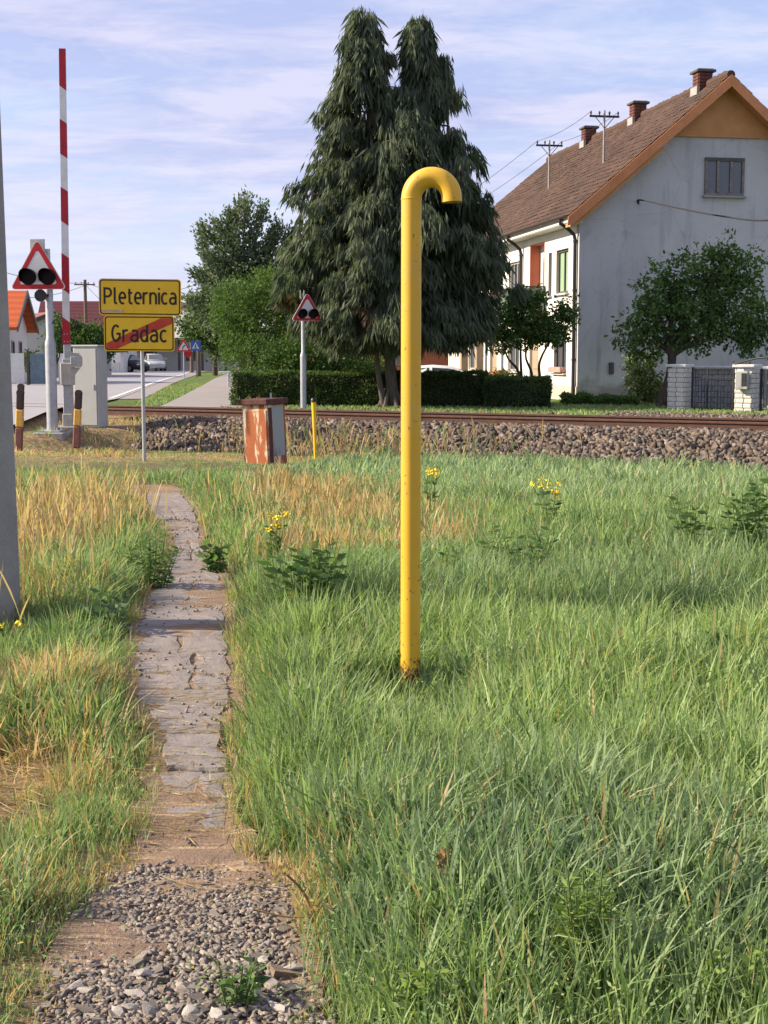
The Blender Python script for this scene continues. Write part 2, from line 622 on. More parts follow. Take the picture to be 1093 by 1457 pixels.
def stone_mat(name, cols, rough=.85):
    """each stone takes its own colour from the per-stone value or its object's random number"""
    m, nt, out = new_mat(name)
    a = nt.nodes.new('ShaderNodeAttribute')
    a.attribute_name = 'tint'
    oi = nt.nodes.new('ShaderNodeObjectInfo')
    ad = nt.nodes.new('ShaderNodeMath')
    ad.operation = 'ADD'
    nt.links.new(a.outputs['Fac'], ad.inputs[0])
    nt.links.new(oi.outputs['Random'], ad.inputs[1])
    fr = nt.nodes.new('ShaderNodeMath')
    fr.operation = 'FRACT'
    nt.links.new(ad.outputs[0], fr.inputs[0])
    rp = nt.nodes.new('ShaderNodeValToRGB')
    rp.color_ramp.interpolation = 'LINEAR'
    els = rp.color_ramp.elements
    els[0].position, els[0].color = 0, (*cols[0], 1)
    els[1].position, els[1].color = 1, (*cols[-1], 1)
    for i, c in enumerate(cols[1:-1]):
        e = els.new((i + 1) / (len(cols) - 1))
        e.color = (*c, 1)
    nt.links.new(fr.outputs[0], rp.inputs[0])
    n = nnoise(nt, 24, 4, .7, coords(nt))
    c = mixc(nt, n, mixc(nt, 1.0, rp.outputs[0], (.62, .6, .58), 'MULTIPLY'), mixc(nt, 1.0, rp.outputs[0], (1.3, 1.28, 1.25), 'MULTIPLY'))
    principled(nt, out, c, rough, 0, n, .5, .01, .25)
    return m


M['ballast'] = stone_mat('ballast_stone', [(.066, .055, .047), (.145, .110, .084), (.105, .094, .085), (.205, .165, .130), (.06, .055, .051), (.175, .120, .084), (.26, .23, .20)])
M['gravel'] = stone_mat('grey_gravel', [(.15, .135, .12), (.27, .235, .20), (.12, .112, .108), (.22, .185, .15), (.34, .295, .245), (.17, .15, .13), (.25, .19, .14)])
M['pale_stone'] = stone_mat('pale_stone', [(.36, .325, .285), (.52, .48, .43), (.30, .27, .24), (.44, .41, .37)])


def slab_mat():
    m, nt, out = new_mat('worn_path_concrete')
    v = coords(nt, (1, 1, 1))
    n = nnoise(nt, 5, 6, .7, v)
    n2 = nnoise(nt, 70, 4, .75, v)
    nl = nnoise(nt, 9, 4, .6, coords(nt, (.6, 1.6, 1)))
    c = mixc(nt, ramp(nt, n, .35, .65), (.255, .228, .212), (.18, .162, .152))
    soilm = nnoise(nt, 2.6, 6, .72, v, .3)
    c = mixc(nt, ramp(nt, soilm, .56, .66), c, (.20, .145, .10))
    c = mixc(nt, ramp(nt, nl, .56, .76, (0, 0, 0), (.55, .55, .55)), c, (.40, .335, .27))
    c = mixc(nt, .4, c, mixc(nt, n2, (.09, .08, .075), (.42, .36, .32)))
    principled(nt, out, c, .92, 0, n2, .6, .012, .2)
    return m


M['slab'] = slab_mat()


def trod_mat():
    m, nt, out = new_mat('trodden_earth')
    v = coords(nt)
    n = nnoise(nt, 6, 6, .7, v)
    n2 = nnoise(nt, 60, 4, .75, v)
    nl = nnoise(nt, 14, 5, .7, coords(nt, (.25, 2.0, 1)))
    c = mixc(nt, ramp(nt, n, .35, .65), (.235, .155, .105), (.165, .115, .085))
    c = mixc(nt, ramp(nt, nl, .52, .66), c, (.48, .345, .20))
    c = mixc(nt, .3, c, mixc(nt, n2, (.10, .07, .05), (.45, .34, .24)))
    principled(nt, out, c, .95, 0, n2, .8, .015, .15)
    return m


M['trod'] = trod_mat()


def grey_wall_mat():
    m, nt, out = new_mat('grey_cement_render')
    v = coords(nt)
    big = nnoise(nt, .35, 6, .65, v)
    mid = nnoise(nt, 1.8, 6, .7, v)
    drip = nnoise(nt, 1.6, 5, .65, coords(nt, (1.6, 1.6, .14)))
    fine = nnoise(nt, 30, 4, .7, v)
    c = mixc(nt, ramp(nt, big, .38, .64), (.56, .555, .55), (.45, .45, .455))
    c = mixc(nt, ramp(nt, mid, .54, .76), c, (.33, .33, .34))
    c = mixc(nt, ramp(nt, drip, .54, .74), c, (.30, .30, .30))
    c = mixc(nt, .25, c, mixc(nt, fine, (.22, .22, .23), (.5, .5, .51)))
    vor = nt.nodes.new('ShaderNodeTexVoronoi')
    vor.feature = 'DISTANCE_TO_EDGE'
    vor.inputs['Scale'].default_value = .42
    wob = nt.nodes.new('ShaderNodeMix')
    wob.data_type = 'VECTOR'
    wob.inputs['Factor'].default_value = .22
    nn = nt.nodes.new('ShaderNodeTexNoise')
    nn.inputs['Scale'].default_value = 1.6
    nn.inputs['Detail'].default_value = 5
    nt.links.new(v, nn.inputs['Vector'])
    nt.links.new(v, wob.inputs[4])
    nt.links.new(nn.outputs['Color'], wob.inputs[5])
    nt.links.new(wob.outputs[1], vor.inputs['Vector'])
    crack = ramp(nt, vor.outputs['Distance'], .0, .006, (.28, .28, .28), (0, 0, 0))
    c = mixc(nt, crack, c, (.20, .20, .20))
    sp = nt.nodes.new('ShaderNodeSeparateXYZ')
    nt.links.new(v, sp.inputs[0])
    mr = nt.nodes.new('ShaderNodeMapRange')
    mr.inputs['From Min'].default_value = 0
    mr.inputs['From Max'].default_value = 1.1
    mr.inputs['To Min'].default_value = .42
    mr.inputs['To Max'].default_value = -.1
    nt.links.new(sp.outputs[2], mr.inputs['Value'])
    dm = nt.nodes.new('ShaderNodeMath')
    dm.operation = 'ADD'
    nt.links.new(mr.outputs[0], dm.inputs[0])
    nt.links.new(nnoise(nt, 1.1, 6, .7, v), dm.inputs[1])
    c = mixc(nt, ramp(nt, dm.outputs[0], .60, .80), c, (.27, .26, .24))
    principled(nt, out, c, .93, 0, fine, .4, .01, .15)
    return m


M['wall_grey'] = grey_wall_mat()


def roof_tile_mat():
    m, nt, out = new_mat('old_clay_tile')
    v = coords(nt)
    a = nt.nodes.new('ShaderNodeAttribute')
    a.attribute_name = 'tint'
    big = nnoise(nt, .6, 6, .7, v)
    mid = nnoise(nt, 3.2, 5, .7, v)
    c = mixc(nt, a.outputs['Fac'], (.072, .045, .033), (.110, .067, .049))
    c = mixc(nt, ramp(nt, big, .40, .66), c, (.055, .038, .031))
    c = mixc(nt, ramp(nt, mid, .62, .80), c, (.14, .115, .09))
    principled(nt, out, c, .92, 0, mid, .3, .01, .2)
    return m


M['tile'] = roof_tile_mat()


def flat_tile_mat(name, c0, c1):
    m, nt, out = new_mat(name)
    v = coords(nt)
    wv = nt.nodes.new('ShaderNodeTexWave')
    wv.bands_direction = 'Z'
    wv.inputs['Scale'].default_value = 1.1
    wv.inputs['Distortion'].default_value = .3
    nt.links.new(v, wv.inputs['Vector'])
    c = mixc(nt, nnoise(nt, 2.5, 5, .7, v), c0, c1)
    c = mixc(nt, mixc(nt, .5, (0, 0, 0), wv.outputs['Color']), c, mixc(nt, 1, c, (.62, .6, .58), 'MULTIPLY'))
    principled(nt, out, c, .85, 0, wv.outputs['Fac'], .5, .03, .2)
    return m


M['roof_orange'] = flat_tile_mat('orange_roof_tiles', (.50, .115, .04), (.40, .085, .03))
M['roof_maroon'] = flat_tile_mat('maroon_roof_sheet', (.12, .035, .045), (.095, .03, .038))
M['roof_red'] = flat_tile_mat('faded_red_roof', (.30, .12, .09), (.22, .09, .07))


def pipe_mat():
    m, nt, out = new_mat('yellow_gas_paint')
    v = coords(nt)
    sep = nt.nodes.new('ShaderNodeSeparateXYZ')
    tc = nt.nodes.new('ShaderNodeTexCoord')
    nt.links.new(tc.outputs['Object'], sep.inputs[0])
    n = nnoise(nt, 16, 6, .75, v)
    n2 = nnoise(nt, 3, 4, .6, v)
    spots = nnoise(nt, 38, 3, .6, v)
    c = mixc(nt, ramp(nt, n2, .3, .7), (.67, .39, .027), (.60, .34, .025))
    fade = nnoise(nt, 5, 6, .75, coords(nt, (1, 1, .35)))
    c = mixc(nt, ramp(nt, fade, .50, .72), c, (.56, .36, .08))
    streak = nnoise(nt, 22, 4, .6, coords(nt, (1, 1, .06)))
    c = mixc(nt, ramp(nt, streak, .62, .76), c, (.40, .24, .05))
    c = mixc(nt, ramp(nt, spots, .67, .71), c, (.20, .085, .03))
    # paint has come off near the foot
    mr = nt.nodes.new('ShaderNodeMapRange')
    mr.inputs['From Min'].default_value = .02
    mr.inputs['From Max'].default_value = .30
    mr.inputs['To Min'].default_value = .30
    mr.inputs['To Max'].default_value = -.12
    nt.links.new(sep.outputs[2], mr.inputs['Value'])
    ad = nt.nodes.new('ShaderNodeMath')
    ad.operation = 'ADD'
    nt.links.new(n, ad.inputs[0])
    nt.links.new(mr.outputs[0], ad.inputs[1])
    c = mixc(nt, ramp(nt, ad.outputs[0], .60, .64), c, (.13, .05, .025))
    principled(nt, out, c, .5, 0, n, .12, .004, .4)
    return m


M['pipe'] = pipe_mat()


def rust_mat():
    m, nt, out = new_mat('rusting_painted_steel')
    v = coords(nt, (1, 1, .22))
    n = nnoise(nt, 7, 6, .7, v, .4)
    n2 = nnoise(nt, 30, 5, .75, coords(nt))
    r = mixc(nt, n2, (.20, .055, .025), (.46, .155, .06))
    c = mixc(nt, ramp(nt, n, .52, .60), r, (.60, .50, .36))
    c = mixc(nt, ramp(nt, n, .28, .36), (.10, .035, .025), c)
    principled(nt, out, c, .8, 0, n2, .5, .008, .2)
    return m


M['rust'] = rust_mat()
M['rust_dark'] = mat('dark_rust', (.11, .04, .03), (.06, .025, .022), 12, .8, bump=.4)
M['box_grey'] = mat('grey_worn_steel', (.30, .31, .30), (.16, .10, .08), 5, .7, bump=.2, lo=.55, hi=.72, stretch=(1, 1, .3))

# ------------------------------------------------------------------ terrain
TA = Vector((-6.24, 31.5))
TT = Vector((12.94, -7.0)).normalized()          # along the track
TN = Vector((-TT.y, TT.x))                       # away from the camera
if TN.y < 0:
    TN = -TN
RAIL_TOP, SLEEPER_TOP, BED = .45, .29, .27


def track_sa(x, y):
    dx, dy = np.asarray(x) - TA.x, np.asarray(y) - TA.y
    return dx * TN.x + dy * TN.y, dx * TT.x + dy * TT.y


def trk(s, a, z=0.0):
    return Vector((TA.x + TN.x * s + TT.x * a, TA.y + TN.y * s + TT.y * a, z))


def height(x, y):
    x, y = np.asarray(x, float), np.asarray(y, float)
    s, a = track_sa(x, y)
    z = -.26 * sstep(-8.5, -2.6, s)
    raise_ = 1 - sstep(1.8, 2.9, a)
    z = z * (1 - raise_) + raise_ * (.12 * sstep(-6.5, -3.2, s))
    z = z + (.22 - z) * sstep(-2.6, .2, s)         # under the ballast
    z = z + (.30 - z) * sstep(1.5, 3.0, s)
    near = 1 - sstep(20, 26, y)
    z = z + near * ((vnoise(x, y, .9, 3) - .5) * .07 + (vnoise(x, y, .3, 4) - .5) * .03)
    # hollow of the drive behind the hedge, where the car stands
    z = z - .36 * sstep(-1.6, -.8, x) * (1 - sstep(3.4, 3.9, x)) * sstep(37.3, 38.3, y) * (1 - sstep(42.0, 43.5, y))
    # causeway that carries the road over the track
    up = np.interp(s, [-9, -6, -1.6, -.1, 1.6, 3.2, 9, 14], [.0, .11, .38, .43, .43, .40, .31, .305]) - .03
    wq = sstep(-7.0, -7.5, x) * sstep(-9, -6, s) * (1 - sstep(12, 16, s))
    z = z * (1 - wq) + np.maximum(z, up) * wq
    # path is level
    w = path_w(x, y)
    return z * (1 - w) + w * (-.015)


# path outline: (y in picture, left x, right x)
PATH = [(1470, 55, 432), (1380, 88, 440), (1300, 140, 432), (1255, 168, 410), (1230, 188, 350), (1180, 206, 332), (1100, 226, 332),
        (1050, 222, 322), (1000, 188, 336), (950, 186, 336), (900, 188, 326), (850, 206, 326), (822, 222, 320), (800, 240, 306), (778, 248, 288), (756, 238, 284),
        (736, 218, 284), (715, 202, 272), (702, 190, 258), (690, 182, 244)]
PY, PL, PR_ = [], [], []
for py, xl, xr in PATH:
    a, b = gnd(xl, py), gnd(xr, py)
    PY.append(a.y)
    PL.append(a.x)
    PR_.append(b.x)


def path_w(x, y):
    x, y = np.asarray(x, float), np.asarray(y, float)
    l, r = np.interp(y, PY, PL), np.interp(y, PY, PR_)
    wob = (vnoise(x, y, .35, 9) - .5) * .16
    d = np.minimum(x - l, r - x) + wob
    return sstep(-.10, .06, d) * (1 - sstep(PY[-1] - 1.0, PY[-1] + 1.0, y)) * sstep(1.0, 1.4, y)


# dry / bare / blue patches, surveyed on the ground
def blob(x, y, px, py, rx, ry):
    g = gnd(px, py)
    return np.exp(-(((x - g.x) / rx) ** 2 + ((y - g.y) / ry) ** 2))


def dry_map(x, y):
    d = 0 * x
    for px, py, rx, ry, w in ((65, 775, .55, 2.0, 1.0), (40, 870, .35, .6, .5), (40, 1000, .3, .5, .7), (110, 985, .3, .4, .45), (15, 1110, .35, .5, 1.0), (70, 1400, .3, .3, .45),
                              (440, 725, .6, 1.3, 1.0), (520, 752, .6, .9, .85), (450, 800, .5, .5, 1.0), (620, 790, .35, .5, .8), (540, 795, .4, .4, .4),
                              (180, 640, 2.2, 1.2, .55), (60, 636, 2.0, 1.3, .5), (300, 636, 1.6, 1.3, .6), (120, 665, .8, 1.2, -.4), (325, 1015, .14, .45, .6), (410, 1285, .16, .25, .8),
                              (500, 640, 1.6, 1.2, .3), (60, 1290, .5, .4, .25), (700, 760, .5, .5, .2), (280, 1240, .35, .15, .8)):
        d = d + w * blob(x, y, px, py, rx, ry)
    d = d + .55 * np.clip(d, .3, 1) * (vnoise(x, y, .7, 21) - .5) + .15 * (vnoise(x, y, .3, 22) - .5) - .04
    return np.clip(d, 0, 1.0)


def bare_map(x, y):
    d = 0 * x
    for px, py, rx, ry, w in ((15, 965, .25, .40, 1.0), (5, 1110, .26, .42, 1.0), (10, 1165, .18, .2, .8), (330, 640, 1.0, .6, .5), (120, 650, .9, .8, .5), (200, 640, 1.2, 1.0, .55), (45, 625, 1.5, 1.5, .45), (310, 632, 1.2, 1.2, .55)):
        d = d + w * blob(x, y, px, py, rx, ry)
    return np.clip(d, 0, 1)


def axis(parts):
    out = []
    for a, b, st in parts:
        out += list(np.arange(a, b, st))
    out.append(parts[-1][1])
    return np.array(out)


gx = axis(((-900, -200, 100), (-200, -60, 20), (-60, -14, 3), (-14, -7, .5), (-7, 9, .16), (9, 16, .5), (16, 60, 3), (60, 200, 20), (200, 900, 100)))
gy = axis(((-30, 1, 3), (1, 24, .16), (24, 46, .3), (46, 70, 2), (70, 200, 10), (200, 1200, 100)))
GX, GY = np.meshgrid(gx, gy)
GZ = height(GX, GY)
nx, ny = len(gx), len(gy)
vs = np.stack([GX.ravel(), GY.ravel(), GZ.ravel()], 1)
ii = np.arange(nx * ny).reshape(ny, nx)
qf = np.stack([ii[:-1, :-1].ravel(), ii[:-1, 1:].ravel(), ii[1:, 1:].ravel(), ii[1:, :-1].ravel()], 1)


def np_mesh(name, verts, quads, mats, smooth=False, attrs=None, mi=None):
    me = bpy.data.meshes.new(name)
    k = quads.shape[1]
    me.vertices.add(len(verts))
    me.vertices.foreach_set('co', np.ascontiguousarray(verts, np.float32).ravel())
    me.loops.add(quads.size)
    me.loops.foreach_set('vertex_index', np.ascontiguousarray(quads, np.int32).ravel())
    me.polygons.add(len(quads))
    me.polygons.foreach_set('loop_start', np.arange(0, quads.size, k, dtype=np.int32))
    if smooth:
        me.polygons.foreach_set('use_smooth', np.ones(len(quads), bool))
    for m in (mats if isinstance(mats, (list, tuple)) else [mats]):
        me.materials.append(m)
    if mi is not None:
        me.polygons.foreach_set('material_index', np.ascontiguousarray(mi, np.int32))
    for n, val in (attrs or {}).items():
        at_ = me.attributes.new(n, 'FLOAT', 'POINT')
        at_.data.foreach_set('value', np.ascontiguousarray(val, np.float32))
    me.update(calc_edges=True)
    return me


ds_, da_ = track_sa(GX, GY)
far_lawn = sstep(2.0, 3.4, ds_)
qc = far_lawn.ravel()[qf].mean(1)
g_me = np_mesh('ground', vs, qf, [M['soil'], M['lawn']], True,
               {'dry': np.clip(dry_map(GX, GY) + bare_map(GX, GY) + sstep(-10, -7, ds_) * (1 - sstep(5, 9, da_)), 0, 1).ravel()}, (qc > .5).astype(int))
ground = inst('ground', g_me)
tag(ground, 'uneven meadow soil running up to the railway bank and lawn beyond', kind='structure')


# ------------------------------------------------------------------ roads beyond the track
def strip(name, left, right, z, m, label, nsub=6):
    """a ribbon between two polylines"""
    mb = MB()
    n = len(left)
    vs, fs = [], []
    for (l, r) in zip(left, right):
        vs += [(l[0], l[1], z), (r[0], r[1], z)]
    for i in range(n - 1):
        fs.append((2 * i, 2 * i + 1, 2 * i + 3, 2 * i + 2))
    mb.add(vs, fs)
    o = mb.build(name, m)
    tag(o, label, kind='structure')
    return o


def catmull(pts, n=8):
    pts = [Vector(p) for p in pts]
    P = [pts[0] * 2 - pts[1]] + pts + [pts[-1] * 2 - pts[-2]]
    out = []
    for i in range(1, len(P) - 2):
        for k in range(n):
            t = k / n
            a, b, c, d = P[i - 1], P[i], P[i + 1], P[i + 2]
            out.append(.5 * ((2 * b) + (c - a) * t + (2 * a - 5 * b + 4 * c - d) * t * t + (3 * b - a - 3 * c + d) * t ** 3))
    out.append(pts[-1])
    return out


R_edge = catmull([(-7.35, 26.0), (-7.3, 30.0), (-7.8, 40.0), (-11.1, 70), (-13.6, 96), (-16.2, 124), (-15.5, 150), (-10, 172), (0, 186)])
L_edge = catmull([(-14.6, 26.0), (-14.4, 30), (-14.7, 42), (-17.2, 66), (-19.9, 88), (-22.8, 114), (-24.5, 150), (-20, 180), (-6, 198)])


def road_z(x, y):
    s_0, _ = track_sa(x, y)
    return float(np.interp(s_0, [-6, -1.6, -.1, 1.6, 3.2, 9, 14], [.13, .40, .446, .446, .42, .33, .325]))


rl, rr_ = catmull([(p.x, p.y) for p in L_edge], 3), catmull([(p.x, p.y) for p in R_edge], 3)
rl = [Vector((float(np.interp(yy, [-60, 26], [-15.2, -14.6])), yy)) for yy in (20, 22, 24)] + rl
rr_ = [Vector((-7.45, yy)) for yy in (20, 22, 24)] + rr_
mb = MB()
KR = 8
vs_ = []
for l, r in zip(rl, rr_):
    for k in range(KR + 1):
        p = l.lerp(r, k / KR)
        vs_.append((p.x, p.y, road_z(p.x, p.y)))
mb.add(vs_, [(i * (KR + 1) + k, i * (KR + 1) + k + 1, (i + 1) * (KR + 1) + k + 1, (i + 1) * (KR + 1) + k) for i in range(len(rl) - 1) for k in range(KR)], 0, True)
tag(mb.build('road', M['asphalt']), 'pale asphalt road curving away past the level crossing', kind='structure')
far_edge = [p for p in R_edge if track_sa(p.x, p.y)[0] > 9]
far_edge_l = [p for p in L_edge if track_sa(p.x, p.y)[0] > 9]
strip('road_edge_line', [p + Vector((-.30, 0)) for p in far_edge], [p + Vector((-.16, 0)) for p in far_edge], .336, M['line'], 'white line along the right road edge')
strip('road_edge_line', [p + Vector((.16, 0)) for p in far_edge_l], [p + Vector((.30, 0)) for p in far_edge_l], .336, M['line'], 'white line along the left road edge')
strip('gravel_shoulder', [p + Vector((.02, 0)) for p in far_edge], [p + Vector((.75, 0)) for p in far_edge], .318, M['footway'], 'grey gravel shoulder beside the road')
SL = catmull([(-5.9, 34.6), (-5.9, 38), (-8.1, 63), (-10.5, 90), (-12.6, 120)])
SR = catmull([(-3.8, 34.2), (-3.9, 38), (-6.1, 60), (-8.6, 90), (-10.9, 120)])
strip('footpath', SL, SR, .321, M['footway'], 'grey asphalt footpath leading to the hedge corner')

# ------------------------------------------------------------------ railway
track = empty('railway_track', trk(0, 0, .0))
tag(track, 'single rusty railway track on a bank of brown ballast', kind='structure')
T_ORI = Vector((TA.x, TA.y, 0))


def in_track(mb):
    mb.v = [(x - T_ORI.x, y - T_ORI.y, z) for x, y, z in mb.v]
    return mb


A0, A1 = -16.0, 34.0
# ballast bed profile (s, z)
prof = [(-2.35, -.24), (-2.0, -.12), (-1.5, .06), (-.95, .235), (-.6, .262), (0, .262), (.75, .25), (1.5, .262), (2.1, .262), (2.5, .25), (3.1, .27)]
mb = MB()
na = 120
vsb = []
for i in range(na + 1):
    a = 1.9 + (A1 - 1.9) * i / na
    for s, z in prof:
        p = trk(s, a)
        zz_ = max(z, float(height(p.x, p.y)) - .02) if s < -2.2 else z
        vsb.append((p.x, p.y, zz_ + (mnoise.noise(Vector((p.x * 2.3, p.y * 2.3, 0))) * .03)))
npf = len(prof)
fsb = [(i * npf + k, i * npf + k + 1, (i + 1) * npf + k + 1, (i + 1) * npf + k) for i in range(na) for k in range(npf - 1)]
fsb = [tuple(reversed(f)) for f in fsb]
mb.add(vsb, fsb, 0, True)
M['bed'] = mat('ballast_fines', (.10, .072, .052), (.055, .042, .034), 10, .95, bump=1.0, bdist=.04, fine=28)
in_track(mb).build('ballast_bed', M['bed'], track)

rail_prof = [(-.035, 0), (.035, 0), (.036, -.03), (.012, -.042), (.010, -.125), (.068, -.142), (.068, -.156), (-.068, -.156), (-.068, -.142), (-.010, -.125), (-.012, -.042), (-.036, -.03)]
for s in (0, 1.505):
    mb = MB()
    o_ = trk(s, A0, RAIL_TOP)
    fr = (o_, Vector((TN.x, TN.y, 0)), Vector((0, 0, 1)), Vector((TT.x, TT.y, 0)))
    mb.prism(rail_prof, 0, A1 - A0, fr, 0)
    # worn running surface, a strip let into the head
    mb.prism([(-.026, .0005), (.026, .0005), (.026, .003), (-.026, .003)], 0, A1 - A0, fr, 1)
    in_track(mb).build('rail', [M['rail'], M['rail_head']], track)
sl = MB()
sl.bbox((0, 0, 0), (.24, 2.5, .18), .015)
sl_me = sl.mesh('sleeper', M['sleeper'])
ang = math.atan2(TT.y, TT.x)
a = 1.0
while a < 25:
    p = trk(.75, a, SLEEPER_TOP - .09) - T_ORI
    inst('sleeper', sl_me, track, p, (0, 0, ang + rnd.uniform(-.02, .02)))
    a += .62


def rock_mesh(name, m, seed, flat=.7, rough=.28, sub=1):
    """a lumpy angular stone about one unit across"""
    r = random.Random(seed)
    t = (1 + 5 ** .5) / 2
    v = [Vector(p).normalized() for p in ((-1, t, 0), (1, t, 0), (-1, -t, 0), (1, -t, 0), (0, -1, t), (0, 1, t), (0, -1, -t), (0, 1, -t), (t, 0, -1), (t, 0, 1), (-t, 0, -1), (-t, 0, 1))]
    f = [(0, 11, 5), (0, 5, 1), (0, 1, 7), (0, 7, 10), (0, 10, 11), (1, 5, 9), (5, 11, 4), (11, 10, 2), (10, 7, 6), (7, 1, 8), (3, 9, 4), (3, 4, 2), (3, 2, 6), (3, 6, 8), (3, 8, 9), (4, 9, 5), (2, 4, 11), (6, 2, 10), (8, 6, 7), (9, 8, 1)]
    if sub > 1:
        ed = {}
        f2 = []
        for a, b, c in f:
            mm = []
            for i, j in ((a, b), (b, c), (c, a)):
                k = (min(i, j), max(i, j))
                if k not in ed:
                    ed[k] = len(v)
                    v.append(((v[i] + v[j]) / 2).normalized())
                mm.append(ed[k])
            f2 += [(a, mm[0], mm[2]), (b, mm[1], mm[0]), (c, mm[2], mm[1]), tuple(mm)]
        f = f2
        off = Vector((r.uniform(0, 50), r.uniform(0, 50), r.uniform(0, 50)))
        v = [p * .5 * (1 + rough * 1.5 * mnoise.noise(p * 1.1 + off) + r.uniform(-.06, .06)) for p in v]
        cutn = [(Vector((r.gauss(0, 1), r.gauss(0, 1), r.gauss(0, 1))).normalized(), r.uniform(.26, .38)) for _ in range(6)]
        for nn, dd in cutn:
            v = [p - nn * max(0, p.dot(nn) - dd) for p in v]
    else:
        v = [p * .5 * (1 + r.uniform(-rough, rough)) for p in v]
    v = [Vector((p.x * 1.15, p.y * .9, p.z * flat)) for p in v]
    me = bpy.data.meshes.new(name)
    me.from_pydata([tuple(p) for p in v], [], f)
    me.materials.append(m)
    me.attributes.new('tint', 'FLOAT', 'POINT')
    me.update()
    return me


def chip_mesh(name, m, seed, flat=.36, jit=.22):
    """an angular flake of broken stone about one unit across"""
    r = random.Random(seed)
    v = []
    for sz_ in (-1, 1):
        for sx, sy in ((-1, -1), (1, -1), (1, 1), (-1, 1)):
            k = r.uniform(.55, 1.0)
            v.append(((sx * .52 + r.uniform(-jit, jit)) * k, (sy * .38 + r.uniform(-jit, jit)) * k, (sz_ * .5 + r.uniform(-jit, jit)) * flat))
    f = [(0, 2, 1), (0, 3, 2), (4, 5, 6), (4, 6, 7), (0, 1, 5), (0, 5, 4), (1, 2, 6), (1, 6, 5), (2, 3, 7), (2, 7, 6), (3, 0, 4), (3, 4, 7)]
    me = bpy.data.meshes.new(name)
    me.from_pydata(v, [], f)
    me.materials.append(m)
    me.attributes.new('tint', 'FLOAT', 'POINT')
    me.update()
    return me


def scatter_stones(name, pts, sizes, m, parent, seed=1, flat=.7, offset=Vector((0, 0, 0)), chips=False):
    """many small stones joined into one mesh"""
    base = [(chip_mesh if chips else rock_mesh)('stone_shape', m, seed * 50 + k, flat) for k in range(6)]
    co = [np.array([tuple(v.co) for v in b.vertices]) for b in base]
    fc = np.array([tuple(p.vertices) for p in base[0].polygons])
    n = len(pts)
    nv = co.shape[1] if hasattr(co, 'shape') else len(co[0])
    V = np.zeros((n, nv, 3))
    kinds = rng.integers(0, 6, n)
    ang_ = rng.uniform(0, 6.283, n)
    tl = rng.normal(0, .35, (n, 2))
    for k in range(6):
        idx = np.where(kinds == k)[0]
        c = co[k][None] * sizes[idx][:, None, None]
        ca, sa = np.cos(ang_[idx])[:, None], np.sin(ang_[idx])[:, None]
        x = c[:, :, 0] * ca - c[:, :, 1] * sa
        y = c[:, :, 0] * sa + c[:, :, 1] * ca
        z = c[:, :, 2] + x * tl[idx, :1] + y * tl[idx, 1:]
        V[idx] = np.stack([x, y, z], 2)
    V += np.asarray(pts)[:, None, :] - np.array(offset)
    F = (fc[None] + (np.arange(n) * nv)[:, None, None]).reshape(-1, 3)
    me = np_mesh(name, V.reshape(-1, 3), F, m, False, {'tint': np.repeat(rng.uniform(0, 1, n), nv)})
    o = inst(name, me, parent)
    for b in base:
        bpy.data.meshes.remove(b)
    return o


def bed_z(s):
    return np.interp(s, [p[0] for p in prof], [p[1] for p in prof])


# 300 stones one by one on the near face, the rest joined
shapes = [chip_mesh('stone', M['ballast'], 900 + k, .75, .26) for k in range(14)]
cnt = 0
while cnt < 300:
    s_, a_ = rnd.uniform(-2.3, -.35), rnd.uniform(2.2, 16.5)
    if rnd.random() < .25:
        s_ = rnd.uniform(-2.3, -1.2)
    sz = rnd.uniform(.085, .15)
    p = trk(s_, a_, float(bed_z(s_)) + sz * .22) - T_ORI
    inst('stone', rnd.choice(shapes), track, p, (rnd.uniform(-.6, .6), rnd.uniform(-.6, .6), rnd.uniform(0, 6.28)), (sz,) * 3)
    cnt += 1
n_st = 9800
s_ = np.concatenate([rng.uniform(-2.4, -.08, n_st), rng.uniform(.1, 1.4, 1500), rng.uniform(1.6, 3.7, 4800), rng.uniform(3.4, 5.6, 3400)])
a_ = np.concatenate([rng.uniform(2.0, 20, n_st), rng.uniform(1.8, 18, 1500), rng.uniform(.6, 19, 4800), rng.uniform(10.2, 19, 3400)])
sz = rng.uniform(.045, .105, len(s_))
px_ = TA.x + TN.x * s_ + TT.x * a_
py_ = TA.y + TN.y * s_ + TT.y * a_
pz_ = np.where(s_ > 3.2, .30, bed_z(s_)) + sz * .18
o = scatter_stones('ballast_stones', np.stack([px_, py_, pz_], 1), sz * 1.12, M['ballast'], track, 3, .75, T_ORI, True)
tag(o, kind='stuff')

# ------------------------------------------------------------------ trodden path
path = empty('path', (gnd(262, 900).x, gnd(262, 900).y, 0))
tag(path, 'narrow broken concrete path with bare earth and gravel at its near end', kind='structure')
P_ORI = Vector(path.location)
mb = MB()
ys = np.concatenate([np.arange(PY[0] - .4, 8, .05), np.arange(8, PY[-1], .1)])
K = 14
vs_, fs_ = [], []
for yy in ys:
    l, r = np.interp(yy, PY, PL), np.interp(yy, PY, PR_)
    for k in range(K + 1):
        x = l - .05 + (r - l + .10) * k / K
        x += (vnoise(x, yy, .25, 31) - .5) * .08
        vs_.append((x - P_ORI.x, yy - P_ORI.y, .009 + (vnoise(x, yy, .12, 32) - .5) * .018 + (vnoise(x, yy, .4, 33) - .5) * .02))
for i in range(len(ys) - 1):
    for k in range(K):
        q = i * (K + 1) + k
        fs_.append((q, q + 1, q + K + 2, q + K + 1))
mb.add(vs_, fs_, 0, True)
mb.build('bare_earth', M['trod'], path)


